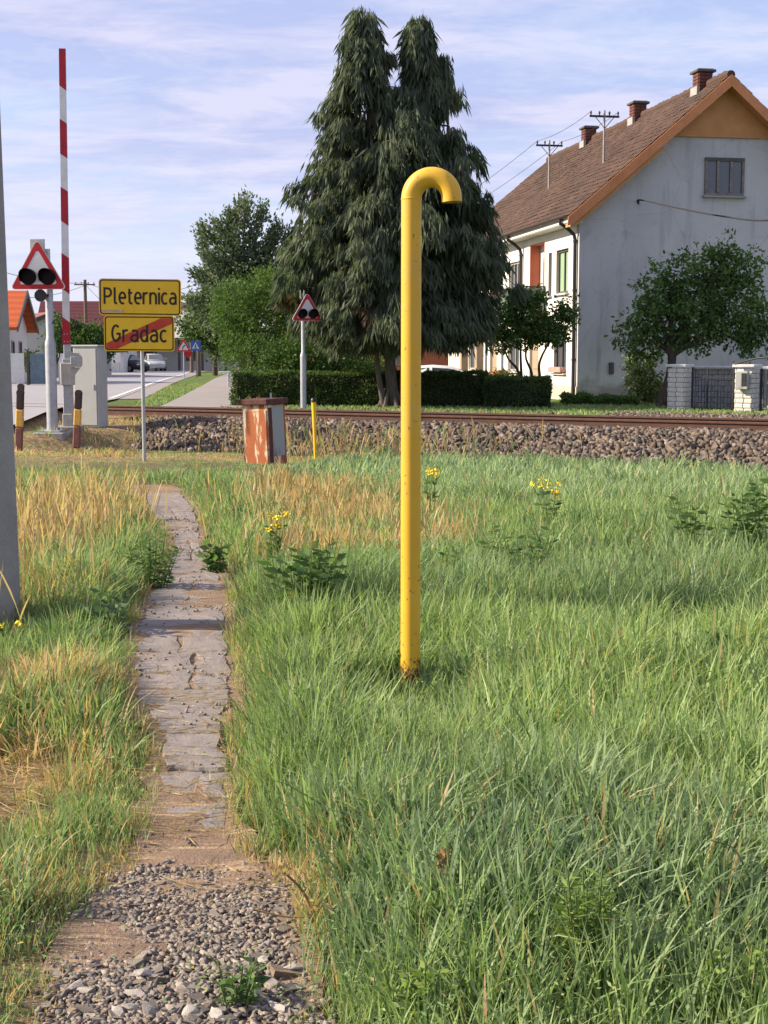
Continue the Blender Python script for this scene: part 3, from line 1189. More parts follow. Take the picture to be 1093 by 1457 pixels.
def slab_piece(y0, y1, cut=0.0, side=0, lift=0.0):
    """one broken slab between two picture-independent distances along the path"""
    n = 9
    mbs = MB()
    top = []
    tiltx, tilty = rnd.uniform(-.008, .008), rnd.uniform(-.006, .006)
    ja, jb = rnd.uniform(-.05, .05), rnd.uniform(-.05, .05)
    l0, r0 = np.interp(y0, PY, PL) + .03, np.interp(y0, PY, PR_) - .03
    l1, r1 = np.interp(y1, PY, PL) + .03, np.interp(y1, PY, PR_) - .03
    if side < 0:
        r0, r1 = l0 + (r0 - l0) * cut, l1 + (r1 - l1) * (cut + .05)
    elif side > 0:
        l0, l1 = l0 + (r0 - l0) * (cut + .03), l1 + (r1 - l1) * (cut + .08)
    ring = []
    for k in range(n):
        t = k / n
        ring.append((l0 + (r0 - l0) * t, y0 + ja * (t - .5) + rnd.uniform(-.008, .008)))
    for k in range(n):
        t = k / n
        ring.append((r0 + (r1 - r0) * t + (float(vnoise(y0 + (y1 - y0) * t, 3, .16, 44)) - .5) * .045 + rnd.uniform(-.006, .006), y0 + (y1 - y0) * t))
    for k in range(n):
        t = k / n
        ring.append((r1 + (l1 - r1) * t, y1 + jb * (.5 - t) + rnd.uniform(-.008, .008)))
    for k in range(n):
        t = k / n
        ring.append((l1 + (l0 - l1) * t + (float(vnoise(y1 + (y0 - y1) * t, 7, .16, 45)) - .5) * .045 + rnd.uniform(-.006, .006), y1 + (y0 - y1) * t))
    cx, cy = sum(p[0] for p in ring) / len(ring), sum(p[1] for p in ring) / len(ring)
    m_ = len(ring)
    vs2 = []
    for sc, z in ((1.0, -.06), (1.0, .002), (.97, .013), (.6, .016), (.25, .016)):
        for x, y in ring:
            X, Y = cx + (x - cx) * sc, cy + (y - cy) * sc
            zz2 = z + lift + (X - cx) * tiltx + (Y - cy) * tilty
            if z > 0:
                zz2 += (vnoise(X, Y, .07, 41) - .5) * .008 + (vnoise(X, Y, .3, 42) - .5) * .012
            vs2.append((X - P_ORI.x, Y - P_ORI.y, zz2))
    fs2 = []
    for r_ in range(4):
        for k in range(m_):
            k2 = (k + 1) % m_
            fs2.append((r_ * m_ + k, r_ * m_ + k2, (r_ + 1) * m_ + k2, (r_ + 1) * m_ + k))
    fs2.append(tuple(range(4 * m_, 5 * m_)))
    mbs.add(vs2, fs2, 0, False)
    return mbs.build('slab', M['slab'], path)


def yd(py):
    return gnd(262, py).y


cuts = [(1182, 1142, 0), (1140, 1102, .55), (1099, 1053, 0), (1049, 984, 0), (982.5, 931, .58), (929.5, 897, .45), (896, 862, 0), (861, 830, .52), (829, 800, 0), (799, 770, .5), (769, 742, 0), (741, 722, .45), (721, 704, 0)]
for pa, pb, c in cuts:
    if c:
        slab_piece(yd(pa), yd(pb), c, -1)
        slab_piece(yd(pa), yd(pb), c, 1)
    else:
        slab_piece(yd(pa), yd(pb), lift=.012 if pa == 1099 else (-.004 if pa > 1100 else 0))

# gravel at the near end
gs = [chip_mesh('stone', M['gravel'], 300 + k, .34) for k in range(12)]
pale = [rock_mesh('stone', M['pale_stone'], 400 + k, .40, .5, 2) for k in range(8)]
cnt = 0
while cnt < 220:
    px, py = rnd.uniform(60, 440), rnd.uniform(1262, 1462)
    g = gnd(px, py)
    if float(path_w(g.x, g.y)) < .4:
        continue
    sz = rnd.uniform(.020, .042) * (1.25 if rnd.random() < .2 else 1)
    inst('stone', rnd.choice(gs), path, (g.x - P_ORI.x, g.y - P_ORI.y, .008 + sz * .02), (rnd.uniform(-.3, .3), rnd.uniform(-.3, .3), rnd.uniform(0, 6.28)), (sz,) * 3)
    cnt += 1
big = [(400, 1392, .085), (378, 1352, .05), (418, 1386, .07), (384, 1402, .075), (410, 1415, .06), (372, 1372, .05), (105, 1412, .065), (120, 1416, .05), (205, 1392, .075), (225, 1402, .055), (196, 1420, .05),
       (190, 1440, .06), (215, 1446, .07), (240, 1440, .05), (270, 1447, .06), (300, 1436, .05), (390, 1330, .045), (425, 1362, .05), (365, 1425, .06), (395, 1440, .07), (345, 1415, .045), (210, 1362, .045),
       (405, 1300, .05), (170, 1448, .05), (310, 1452, .06), (255, 1410, .04)]
for px, py, sz in big:
    g = gnd(px, py)
    white = rnd.random() < .6
    inst('stone', rnd.choice(pale if white else gs), path, (g.x - P_ORI.x, g.y - P_ORI.y, .012 + sz * .02), (rnd.uniform(-.35, .35), rnd.uniform(-.35, .35), rnd.uniform(0, 6.28)), (sz * .98, sz * .68, sz * .8))
n_g = 7000
pts = []
while len(pts) < n_g:
    X, Y = rnd.uniform(-1.1, .1), rnd.uniform(2.9, 4.7)
    t = 1 - sstep(gnd(262, 1275).y, gnd(262, 1225).y, Y)
    if rnd.random() < float(path_w(X, Y)) * float(t) * (1.3 * float(vnoise(X, Y, .20, 51)) + .10):
        pts.append((X, Y, .009))
pts = np.array(pts)
o = scatter_stones('gravel', pts, rng.uniform(.007, .024, n_g), M['gravel'], path, 5, .36, P_ORI, True)
tag(o, kind='stuff')
# fine grit and straw scattered over earth and slabs
n_g = 420
pts = []
while len(pts) < n_g:
    Y = rnd.uniform(4.4, 14)
    X = rnd.uniform(float(np.interp(Y, PY, PL)), float(np.interp(Y, PY, PR_)))
    if vnoise(X, Y, .3, 52) > .5:
        pts.append((X, Y, .020 if Y > yd(1180) else .012))
o = scatter_stones('grit', np.array(pts), rng.uniform(.006, .02, n_g), M['gravel'], path, 6, .4, P_ORI, True)
tag(o, kind='stuff')

# ------------------------------------------------------------------ white house
HC = at(821, 570, 41.0)
HA = R(10.1)
Gd = Vector((math.cos(HA), math.sin(HA), 0))      # along the gable
Rd = Vector((-math.sin(HA), math.cos(HA), 0))     # along the ridge, away
house = empty('house', (HC.x, HC.y, .30), HA)
tag(house, 'two storey white house with bare grey gable wall and brown tiled roof', 'house')
HW, HL = 8.6, 17.0
RZ, EZ, EU = 9.27, 5.26, -.42                     # ridge and eave heights above the plinth, eave overhang
SL_ = (RZ - EZ) / (HW / 2 - EU)


def roof_z(u):
    return RZ - SL_ * abs(HW / 2 - u)


# in the house's own axes x runs along the gable, y along the ridge
mb = MB()
gp = [(0, 0), (HW, 0), (HW, roof_z(HW) - .16), (HW / 2, RZ - .16), (0, roof_z(0) - .16)]
mb.prism(gp, 0, .3, (Vector((0, 0, 0)), Vector((1, 0, 0)), Vector((0, 0, 1)), Vector((0, 1, 0))))
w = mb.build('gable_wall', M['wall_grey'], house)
tag(w, 'unpainted grey cement gable wall with water stains')
mb = MB()
mb.prism(gp, 0, .3, (Vector((0, HL - .3, 0)), Vector((1, 0, 0)), Vector((0, 0, 1)), Vector((0, 1, 0))))
mb.box((HW - .15, HL / 2, EZ / 2), (.3, HL - .6, EZ))
mb.build('rear_wall', M['wall_white'], house)
# ochre boarding in the gable top
zb = 7.65
ub = HW / 2 - (RZ - .20 - zb) / SL_
mb = MB()
mb.prism([(ub, zb), (HW - ub, zb), (HW / 2, RZ - .20)], 0, .035, (Vector((0, -.036, 0)), Vector((1, 0, 0)), Vector((0, 0, 1)), Vector((0, 1, 0))))
mb.box((HW / 2, -.04, zb - .02), (HW - 2 * ub, .07, .05))
tag(mb.build('gable_boarding', M['soffit'], house), 'ochre boarded gable top')


# facade with real openings: (v0, v1, z0, z1)
OPEN = {'green': (1.0, 2.22, 3.17, 4.48), 'slot': (2.68, 3.03, 3.15, 4.46), 'loggia': (3.45, 5.11, 2.50, 4.86), 'upper': (6.37, 7.7, 3.15, 4.45), 'loggia2': (8.9, 10.3, 2.52, 4.92),
        'slot2': (11.0, 11.4, 3.2, 4.52), 'upper2': (12.6, 14.0, 3.2, 4.5), 'low': (1.1, 2.35, .80, 2.05), 'door': (4.0, 5.05, .12, 2.15), 'low2': (6.3, 7.7, .80, 2.05), 'door2': (9.2, 10.2, .12, 2.15), 'low3': (12.0, 13.5, .80, 2.05)}
vcut = sorted({.3, HL - .3} | {o_[0] for o_ in OPEN.values()} | {o_[1] for o_ in OPEN.values()})
zcut = sorted({0.0, EZ + .18} | {o_[2] for o_ in OPEN.values()} | {o_[3] for o_ in OPEN.values()})
mb = MB()
for i in range(len(vcut) - 1):
    z_run = None
    for k in range(len(zcut) - 1):
        vm, zm = (vcut[i] + vcut[i + 1]) / 2, (zcut[k] + zcut[k + 1]) / 2
        inside = any(o_[0] < vm < o_[1] and o_[2] < zm < o_[3] for o_ in OPEN.values())
        if not inside and z_run is None:
            z_run = zcut[k]
        if (inside or k == len(zcut) - 2) and z_run is not None:
            zt = zcut[k] if inside else zcut[k + 1]
            if zt > z_run:
                mb.box((.15, vm, (z_run + zt) / 2), (.3, vcut[i + 1] - vcut[i], zt - z_run))
            z_run = None
fw = mb.build('facade_wall', M['wall_white'], house)
tag(fw, 'sunlit white rendered long facade')
mb = MB()
mb.box((-.012, HL / 2, .21), (.03, HL - .02, .42))
tag(mb.build('plinth', mat('plinth_render', (.52, .45, .36), (.42, .36, .29), 3, .9, bump=.2), house), 'beige plinth strip')
mb = MB()
mb.box((HW / 2, HL / 2, 2.5), (HW - .64, HL - .64, .2))
mb.box((HW / 2, HL / 2, .05), (HW - .64, HL - .64, .1))
mb.box((1.6, HL / 2, 2.6), (.1, HL - .64, 5.0))
mb.build('inner_floor', M['wall_white'], house)


def facade_window(v0, v1, z0, z1, name='window', fr='frame_dark', mull=1, fill='glass', deep=.10, sill=True):
    f = MB()
    t = .07
    x = deep
    f.box((x, (v0 + v1) / 2, z0 + t / 2), (.07, v1 - v0, t))
    f.box((x, (v0 + v1) / 2, z1 - t / 2), (.07, v1 - v0, t))
    for v in (v0 + t / 2, v1 - t / 2):
        f.box((x, v, (z0 + z1) / 2), (.07, t, z1 - z0 - 2 * t))
    for k in range(mull):
        v = v0 + (v1 - v0) * (k + 1) / (mull + 1)
        f.box((x, v, (z0 + z1) / 2), (.065, .06, z1 - z0 - 2 * t))
    wo = f.build(name, M[fr], house)
    for k in range(mull + 1):
        a = v0 + t + (v1 - v0 - 2 * t) * k / (mull + 1)
        b = v0 + t + (v1 - v0 - 2 * t) * (k + 1) / (mull + 1)
        g = MB()
        g.box((x + .02, (a + b) / 2, (z0 + z1) / 2), (.012, b - a, z1 - z0 - 2 * t))
        g.build('pane', M[fill], wo)
    if sill:
        s2 = MB()
        s2.box((-.02, (v0 + v1) / 2, z0 - .025), (.16, v1 - v0 + .1, .045))
        s2.build('sill', M['coping'], wo)
    return wo


w = facade_window(*OPEN['green'], fill='blind')
tag(w, 'upper window with a closed green blind')
facade_window(*OPEN['slot'], mull=0)
facade_window(*OPEN['upper'], mull=2, fr='frame_pale')
facade_window(*OPEN['slot2'], mull=0)
facade_window(*OPEN['upper2'], mull=2, fr='frame_pale')
w = facade_window(*OPEN['low'], mull=1, fr='frame_dark')
fb = MB()
fb.bbox((-.10, 1.72, .90), (.18, 1.2, .16), .01)
tag(fb.build('flower_box', mat('flower_box_terracotta', (.36, .13, .10), (.5, .35, .3), 22, .8), w), 'reddish flower box below the window')
facade_window(*OPEN['low2'], mull=1, fr='frame_pale')
facade_window(*OPEN['low3'], mull=1, fr='frame_pale')
for k in ('loggia', 'loggia2'):
    v0, v1, z0, z1 = OPEN[k]
    q = MB()
    zc, vc = (z0 + z1) / 2, (v0 + v1) / 2
    q.box((.17, v1 - .013, zc), (.345, .026, z1 - z0))
    q.box((.17, v0 + .013, zc), (.345, .026, z1 - z0))
    q.box((.17, vc, z1 - .013), (.345, v1 - v0 - .053, .026))
    rec = q.build('balcony_recess', M['red_wall'], house)
    tag(rec, 'red rendered lining of the balcony recess')
    q = MB()
    q.box((.37, vc, zc), (.06, v1 - v0 - .06, z1 - z0))
    q.build('back_wall', M['wall_white'], rec)
    d = MB()
    d.bbox((.325, v0 + .85, (z0 + 4.45) / 2), (.03, .8, 4.45 - z0), .006)
    dd = d.build('balcony_door', M['tan'], rec)
    g = MB()
    g.box((.305, v0 + .85, 3.6), (.012, .55, 1.4))
    g.build('pane', M['glass'], dd)
for k in ('door', 'door2'):
    v0, v1, z0, z1 = OPEN[k]
    d = MB()
    d.bbox((.12, (v0 + v1) / 2, (z0 + z1) / 2), (.06, v1 - v0 - .01, z1 - z0 - .01), .012)
    for i in range(3):
        d.bbox((.085, (v0 + v1) / 2, z0 + .4 + i * .6), (.03, (v1 - v0) * .7, .46), .012)
    do = d.build('door', M['tan'], house)
    h = MB()
    h.tube([(.06, v0 + .12, 1.1), (.03, v0 + .12, 1.1), (.03, v0 + .24, 1.1)], .012, 6)
    h.build('handle', M['galv'], do)
# balconies
for v0, v1 in ((3.3, 5.75), (8.4, 10.8)):
    bal = MB()
    bal.bbox((-.42, (v0 + v1) / 2, 2.40), (.82, v1 - v0, .16), .01)
    bo = bal.build('balcony', M['wall_white'], house)
    r_ = MB()
    for p in ((-.80, v0 + .03), (-.80, (v0 + v1) / 2), (-.80, v1 - .03), (-.03, v0 + .03), (-.03, v1 - .03)):
        r_.box((p[0], p[1], 2.98), (.04, .04, 1.0))
    r_.box((-.80, (v0 + v1) / 2, 3.45), (.06, v1 - v0, .05))
    for v in (v0 + .03, v1 - .03):
        r_.box((-.415, v, 3.45), (.71, .06, .05))
        r_.box((-.415, v, 2.62), (.71, .03, .03))
    r_.box((-.80, (v0 + v1) / 2, 2.62), (.03, v1 - v0 - .1, .03))
    ro = r_.build('railing', M['frame_dark'], bo)
    gpn = MB()
    gm = bpy.data.materials.get('balcony_glass') or glass('balcony_glass', (.10, .14, .11), .15)
    for v in (v0 + .03, v1 - .03):
        gpn.box((-.415, v, 3.03), (.69, .012, .76))
    for a, b in ((v0 + .07, (v0 + v1) / 2 - .03), ((v0 + v1) / 2 + .03, v1 - .07)):
        gpn.box((-.80, (a + b) / 2, 3.03), (.012, b - a, .76))
    gpn.build('glass_panel', gm, bo)
# small planter and porch posts by the ground floor
q = MB()
q.bbox((-.5, 7.1, .55), (.45, .9, .55), .02)
tag(q.build('planter', M['red_wall'], house), 'brick red planter box')
for v in (8.6, 10.9):
    q = MB()
    q.bbox((-.8, v, 1.16), (.26, .3, 2.32), .015)
    q.build('porch_post', M['tan'], house)

# gable window
M['frame_worn'] = mat('brown_grey_worn_frame', (.24, .215, .19), (.14, .125, .11), 9, .7, bump=.2)
gw0, gw1 = 1003, 1058
uw0 = (at(gw0, 250, 41.6).x - HC.x) / Gd.x
uw1 = (at(gw1, 250, 41.9).x - HC.x) / Gd.x
zw1, zw0 = at(1030, 225, 41.8).z - .30, at(1030, 279, 41.8).z - .30
f = MB()
um, zm = (uw0 + uw1) / 2, (zw0 + zw1) / 2
t = .075
f.box((um, -.02, zw1 - .05), (uw1 - uw0, .08, .10), 0, 0)
f.box((um, -.02, zw0 + t / 2), (uw1 - uw0, .08, t), 0, 1)
for u in (uw0 + t / 2, uw1 - t / 2):
    f.box((u, -.02, zm), (t, .08, zw1 - zw0 - .19), 0, 1)
for k in (1, 2):
    f.box((uw0 + (uw1 - uw0) * k / 3, -.02, zm), (.08, .075, zw1 - zw0 - .19), 0, 1)
gw = f.build('window', [M['frame_dark'], M['frame_worn']], house)
tag(gw, 'three light window with worn pale frame high in the grey gable')
for k in range(3):
    a, b = uw0 + .05 + (uw1 - uw0 - .1) * k / 3, uw0 + .05 + (uw1 - uw0 - .1) * (k + 1) / 3
    g = MB()
    g.box(((a + b) / 2, -.008, zm), (b - a, .012, zw1 - zw0 - .15))
    g.build('pane', M['glass'], gw)
s2 = MB()
s2.box((um, -.06, zw0 - .03), (uw1 - uw0 + .12, .14, .05))
s2.build('sill', M['mortar'], gw)
vb = MB()
pv = at(870, 524, 41.1)
uv = (pv.x - HC.x) / Gd.x
vb.bbox((uv, -.04, pv.z - .30), (.14, .08, .34), .01)
vb.build('meter_box', M['frame_dark'], house)

# roof: rows of single tiles on both slopes
V0, V1 = -.48, HL + .45
thick = .06


def tile_slope(name, sign):
    cw, ch = .19, .26
    slope_len = math.hypot(HW / 2 - EU, RZ - EZ)
    rows, cols = int(slope_len / ch) + 1, int((V1 - V0) / cw)
    ca, sa = (HW / 2 - EU) / slope_len, (RZ - EZ) / slope_len
    prof_ = ((0.0, 0.0), (.18, .016), (.42, .020), (.66, .016), (.84, 0.0), (1.0, -.004))
    V, F, T = [], [], []
    for r_ in range(rows):
        d0, d1 = r_ * ch, min((r_ + 1) * ch + .05, slope_len + .04)
        if d0 >= slope_len:
            break
        for c in range(cols):
            y0 = V0 + c * cw
            lift = rnd.uniform(-.008, .010)
            tint = rnd.random()
            sag = .05 * math.sin((y0 - V0) / (V1 - V0) * math.pi * 2.3) * math.sin(d0 / slope_len * math.pi)
            b = len(V)
            for d, up in ((d0 - .01, .012), (d1, .028)):
                for fx, fz in prof_:
                    h = fz + up + lift + sag + .03
                    dd = d + rnd.uniform(-.006, .006)
                    u = HW / 2 - dd * ca - h * sa * 1
                    z = RZ - dd * sa + h * ca
                    u_ = u if sign < 0 else HW - u
                    V.append((u_, y0 + fx * cw, z))
                    T.append(tint)
            n_ = len(prof_)
            for k in range(n_ - 1):
                q_ = (b + k, b + k + 1, b + n_ + k + 1, b + n_ + k)
                F.append(q_ if sign > 0 else q_[::-1])
            # front lip of the tile
    me = np_mesh(name, np.array(V), np.array(F), M['tile'], True, {'tint': np.array(T)})
    return inst(name, me, roof)


mb = MB()
for sg in (-1, 1):
    poly = [(HW / 2, RZ + .0), (HW / 2, RZ - .10), (EU if sg < 0 else HW - EU, EZ - .10), (EU if sg < 0 else HW - EU, EZ + .0)]
    mb.prism(poly, V0, V1, (Vector((0, 0, 0)), Vector((1, 0, 0)), Vector((0, 0, 1)), Vector((0, 1, 0))))
roof = mb.build('roof', M['roof_far'], house)
tag(roof, 'steep roof of old brown clay tiles')
for sg in (-1, 1):
    o = tile_slope('tile_courses', sg)
    tag(o, kind='stuff')
rt = MB()
rt.tube([(0, 0, 0), (0, .19, .01), (0, .40, .03)], [.125, .135, .15], 10, True, 0)
rt_me = rt.mesh('ridge_tile', M['tile'])
rt_me.attributes.new('tint', 'FLOAT', 'POINT').data.foreach_set('value', [.4] * len(rt_me.vertices))
y = V0
while y < V1 - .3:
    inst('ridge_tile', rt_me, roof, (HW / 2 + rnd.uniform(-.012, .012), y, RZ + .02 + rnd.uniform(-.012, .012)), (0, 0, rnd.uniform(-.03, .03)))
    y += .365

# bargeboards and soffit along the near verge
for sg in (-1, 1):
    mbb = MB()

    def U(u):
        return u if sg < 0 else HW - u
    e0, e1 = EU - .08, HW / 2
    hb = .30
    poly = [(U(e0), roof_z(e0) + .03), (U(e1), roof_z(e1) + .03), (U(e1), roof_z(e1) - hb), (U(e0 + .16), roof_z(e0 + .16) - hb), (U(e0 - .02), roof_z(e0) - hb + .08)]
    mbb.prism(poly, 0, .04, (Vector((0, V0 - .045, 0)), Vector((1, 0, 0)), Vector((0, 0, 1)), Vector((0, 1, 0))))
    mbb.build('bargeboard', M['barge'], house)
    # lower part has a deeper boxed soffit with a step, as on the real verge
    mbs_ = MB()
    us = 2.3
    poly = [(U(EU), roof_z(EU) - .12), (U(us), roof_z(us) - .12), (U(us), roof_z(us) - .44), (U(EU + .35), roof_z(EU + .35) - .44), (U(EU), roof_z(EU) - .30)]
    mbs_.prism(poly, V0 + .02, -.01, (Vector((0, 0, 0)), Vector((1, 0, 0)), Vector((0, 0, 1)), Vector((0, 1, 0))))
    poly = [(U(us + .002), roof_z(us) - .12), (U(HW / 2), roof_z(HW / 2) - .12), (U(HW / 2), roof_z(HW / 2) - .25), (U(us + .002), roof_z(us) - .25)]
    mbs_.prism(poly, V0 + .02, -.045, (Vector((0, 0, 0)), Vector((1, 0, 0)), Vector((0, 0, 1)), Vector((0, 1, 0))))
    mbs_.build('verge_soffit', M['soffit'], house)
# eave box, gutter and downpipes on the sunny side
mbe = MB()
mbe.box((EU / 2 - .01, (V0 + V1) / 2 + .05, EZ - .15), (-EU - .02, V1 - V0 - .14, .08))
mbe.box((EU - .012, (V0 + V1) / 2 + .05, EZ - .07), (.025, V1 - V0 - .14, .20))
mbe.build('eave_soffit', M['wall_white'], house)
gt = MB()
cs = [(.075 * math.cos(t_), .075 * math.sin(t_)) for t_ in [math.pi + math.pi * k / 8 for k in range(9)]]
cs += [(.066 * math.cos(t_), .066 * math.sin(t_)) for t_ in [2 * math.pi - math.pi * k / 8 for k in range(9)]]
gt.prism(cs, V0 + .02, V1, (Vector((EU - .10, 0, EZ + .02)), Vector((1, 0, 0)), Vector((0, 0, 1)), Vector((0, 1, 0))))
gt.build('gutter', M['pipe_brown'], house)
for v, z0 in ((.16, .1), (5.93, 2.5)):
    dp = MB()
    dp.tube([(EU - .10, v + .02, EZ - .06), (EU - .10, v + .02, EZ - .16), (EU + .12, v + .02, EZ - .30), (-.11, v, EZ - .48), (-.075, v, EZ - .62), (-.075, v, z0)], .055, 10)
    for z in (1.2, 3.2, 4.6):
        if z > z0:
            dp.tube([(-.075, v, z - .03), (-.075, v, z + .03)], .066, 10)
    dp.build('downpipe', M['pipe_brown'], house)

# chimneys
for v, hh in ((1.32, .40), (6.79, .42), (11.98, .42)):
    ch_ = MB()
    u = HW / 2 - .12
    zb_ = RZ - .55
    zt = RZ + hh
    ch_.box((u, v, (zb_ + zt) / 2), (.42, .42, zt - zb_))
    co_ = ch_.build('chimney', M['brick_red'], roof)
    bm_ = MB()
    bm_.bbox((0, 0, 0), (.205, .03, .085), .006)
    bme = bpy.data.meshes.get('chimney_brick_mesh') or bm_.mesh('chimney_brick_mesh', M['brick_red'])
    for row in range(int((hh + .35) / .10)):
        z = zt - .06 - row * .10
        for fc_ in range(2):
            for k in range(2):
                off = (k - .5) * .217
                if fc_ == 0:
                    inst('brick', bme, co_, (u + off, v - .222, z))
                else:
                    inst('brick', bme, co_, (u - .222, v + off, z), (0, 0, R(90)))
    cp = MB()
    cp.bbox((u, v, zt + .04), (.60, .60, .075), .012)
    cp.bbox((u, v, zt + .09), (.48, .48, .03), .008)
    cp.build('chimney_cap', M['frame_dark'], co_)
    fl = MB()
    fl.box((u - .26, v - .05, RZ - .14), (.09, .50, .24))
    fl.build('flashing', M['mortar'], co_)

# roof masts (old power brackets) stand on the roof
def roof_mast(u, v, ztop, arm, label):
    p = HC + Gd * u + Rd * v
    r_ = empty('roof_mast', (p.x, p.y, .30 + roof_z(u)), HA)
    tag(r_, label, 'wire mast', 'wire masts on the brown roof')
    h = ztop - .30 - roof_z(u)
    q = MB()
    q.tube([(0, 0, -.05), (0, 0, h)], [.038, .032], 10)
    q.build('pole', M['mast'], r_)
    q = MB()
    q.box((0, 0, h - .18), (arm, .05, .06))
    q.tube([(-arm * .32, -.03, h - .2), (0, -.04, h - .55)], .012, 6)
    q.tube([(arm * .32, -.03, h - .2), (0, -.04, h - .55)], .012, 6)
    q.build('crossarm', M['iron'], r_)
    for k in (-.46, -.17, .17, .46):
        i_ = MB()
        i_.tube([(k * arm, 0, h - .15), (k * arm, 0, h - .09), (k * arm, 0, h - .06), (k * arm, 0, h - .02)], [.016, .032, .038, .014], 8)
        i_.build('insulator', M['frame_dark'], r_)
    return Vector((p.x, p.y, 0)), h


pA, hA = roof_mast(1.78, 3.2, 9.14, .95, 'nearer T shaped wire mast, taller of the two on the roof')
pB, hB = roof_mast(1.70, 8.78, 9.06, .95, 'farther T shaped wire mast, lower on the roof by the tree')


def wire(name, a, b, sag, r_, label, m='wire', n=14):
    a, b = Vector(a), Vector(b)
    q = MB()
    q.tube([a.lerp(b, t_) - Vector((0, 0, 4 * sag * t_ * (1 - t_))) for t_ in [k / n for k in range(n + 1)]], r_, 5)
    o_ = q.build(name, M[m])
    tag(o_, label, 'wire')
    return o_


for k, e in ((-.44, at(520, 345, 70)), (.44, at(540, 350, 72))):
    a = pB + Gd * k + Vector((0, 0, .30 + roof_z(1.7) + hB - .04))
    b = pA + Gd * k + Vector((0, 0, .30 + roof_z(1.78) + hA - .04))
    o_ = wire('overhead_wire', a, b, .12, .007, 'thin wire between the two roof masts, ' + ('left strand' if k < 0 else 'right strand'))
    o_ = wire('overhead_wire', a, e, .5, .008, 'thin wire from the farther roof mast to the dark conifer, ' + ('lower strand' if k < 0 else 'upper strand'))
hk = at(910, 285, 40.95)
cb = catmull([at(908, 290, 40.9), at(911, 284.5, 40.85), at(960, 295, 39), at(1030, 308, 36), at(1100, 313, 33), at(1240, 290, 28)], 6)
q = MB()
q.tube(cb, .022, 6)
q.tube([hk + Vector((0, .35, 0)), hk + Vector((-.02, 0, 0)), hk + Vector((-.02, -.02, -.12))], .018, 6)
tag(q.build('house_cable', M['wire']), 'black cable sagging from a hook on the grey gable wall', 'cable')

# ------------------------------------------------------------------ gate wall of pale blocks
blk = MB()
blk.bbox((0, 0, 0), (.186, .05, .108), .012)
blk_me = blk.mesh('brick', M['block'])
PA = at(966, 584, 34.4)
PB = at(1062, 586, 33.2)
wdir = (PB - PA)
wdir.z = 0
wdir.normalize()
wang = math.atan2(wdir.y, wdir.x)


def pillar(p, label, rz):
    r_ = empty('gate_pillar', (p.x, p.y, .27), rz)
    tag(r_, label, 'pillar', 'pale block gate pillars')
    c = MB()
    c.box((0, 0, .52), (.38, .38, 1.04))
    c.build('core', M['mortar'], r_)
    for row in range(9):
        z = .06 + row * .116
        for fcx in range(4):
            rr = fcx * math.pi / 2
            for k in (-.5, .5):
                off = k * .196 + (.0 if row % 2 else .02)
                x, y = off, -.20
                inst('brick', blk_me, r_, (x * math.cos(rr) - y * math.sin(rr), x * math.sin(rr) + y * math.cos(rr), z), (rnd.uniform(-.03, .03), 0, rr))
    c = MB()
    c.bbox((0, 0, 1.105), (.54, .54, .07), .012)
    c.build('coping', M['coping'], r_)
    return r_


pillar(PA, 'pale block gate pillar beside the dark tree trunk', R(-36))
p2 = pillar(PB, 'pale block gate pillar carrying a grey letter box', R(-36))
lb = empty('letter_box', (PB.x - .18, PB.y - .27, .92), R(-36))
tag(lb, 'grey metal letter box fixed on the right gate pillar', 'letter box')
q = MB()
q.bbox((0, 0, .12), (.30, .12, .42), .015)
q.build('body', M['box_grey'], lb)
q = MB()
q.bbox((.06, -.066, .14), (.12, .014, .30), .004)
q.build('flap', M['iron'], lb)
# gate leaves of iron bars between the pillars
ga, gb = PA + wdir * .34, PB - wdir * .34
gl_ = (gb - ga).length
gate = empty('iron_gate', (ga.x, ga.y, .30), wang)
tag(gate, 'black iron bar gate between the pale block pillars', 'gate')
q = MB()
for x in (.015, .42, gl_ - .015):
    q.box((x, 0, .53), (.035, .035, 1.02))
for z in (.06, .80, 1.02):
    q.box((gl_ / 2, 0, z), (gl_ - .06, .028, .03))
q.build('gate_frame', M['iron'], gate)
nb = int(gl_ / .085)
bar = MB()
bar.tube([(0, 0, .07), (0, 0, 1.01)], .008, 6)
bar_me = bar.mesh('bar', M['iron'])
for k in range(1, nb):
    inst('bar', bar_me, gate, (gl_ * k / nb, .012, 0))
q = MB()
q.tube([(.36, -.03, .55), (.36, -.07, .55), (.36, -.07, .45)], .012, 6)
q.build('handle', M['iron'], gate)
# block wall behind the gate
wall = empty('block_wall', (ga.x + .3, ga.y + 1.7, .28), wang - R(4))
tag(wall, 'low grey block wall standing behind the iron gate', 'wall')
q = MB()
q.box((1.2, .07, .5), (3.2, .12, 1.0))
q.build('core', M['mortar'], wall)
blk2 = MB()
blk2.bbox((0, 0, 0), (.30, .06, .135), .012)
blk2_me = blk2.mesh('brick', mat('grey_wall_block', (.30, .30, .31), (.22, .22, .23), 12, .92, bump=.5))
for row in range(7):
    for k in range(10):
        inst('brick', blk2_me, wall, (-.22 + k * .312 + (.15 if row % 2 else 0), -.01, .08 + row * .142), (0, 0, 0))
q = MB()
q.bbox((1.2, .05, 1.045), (3.3, .34, .07), .015)
q.build('coping', M['coping'], wall)
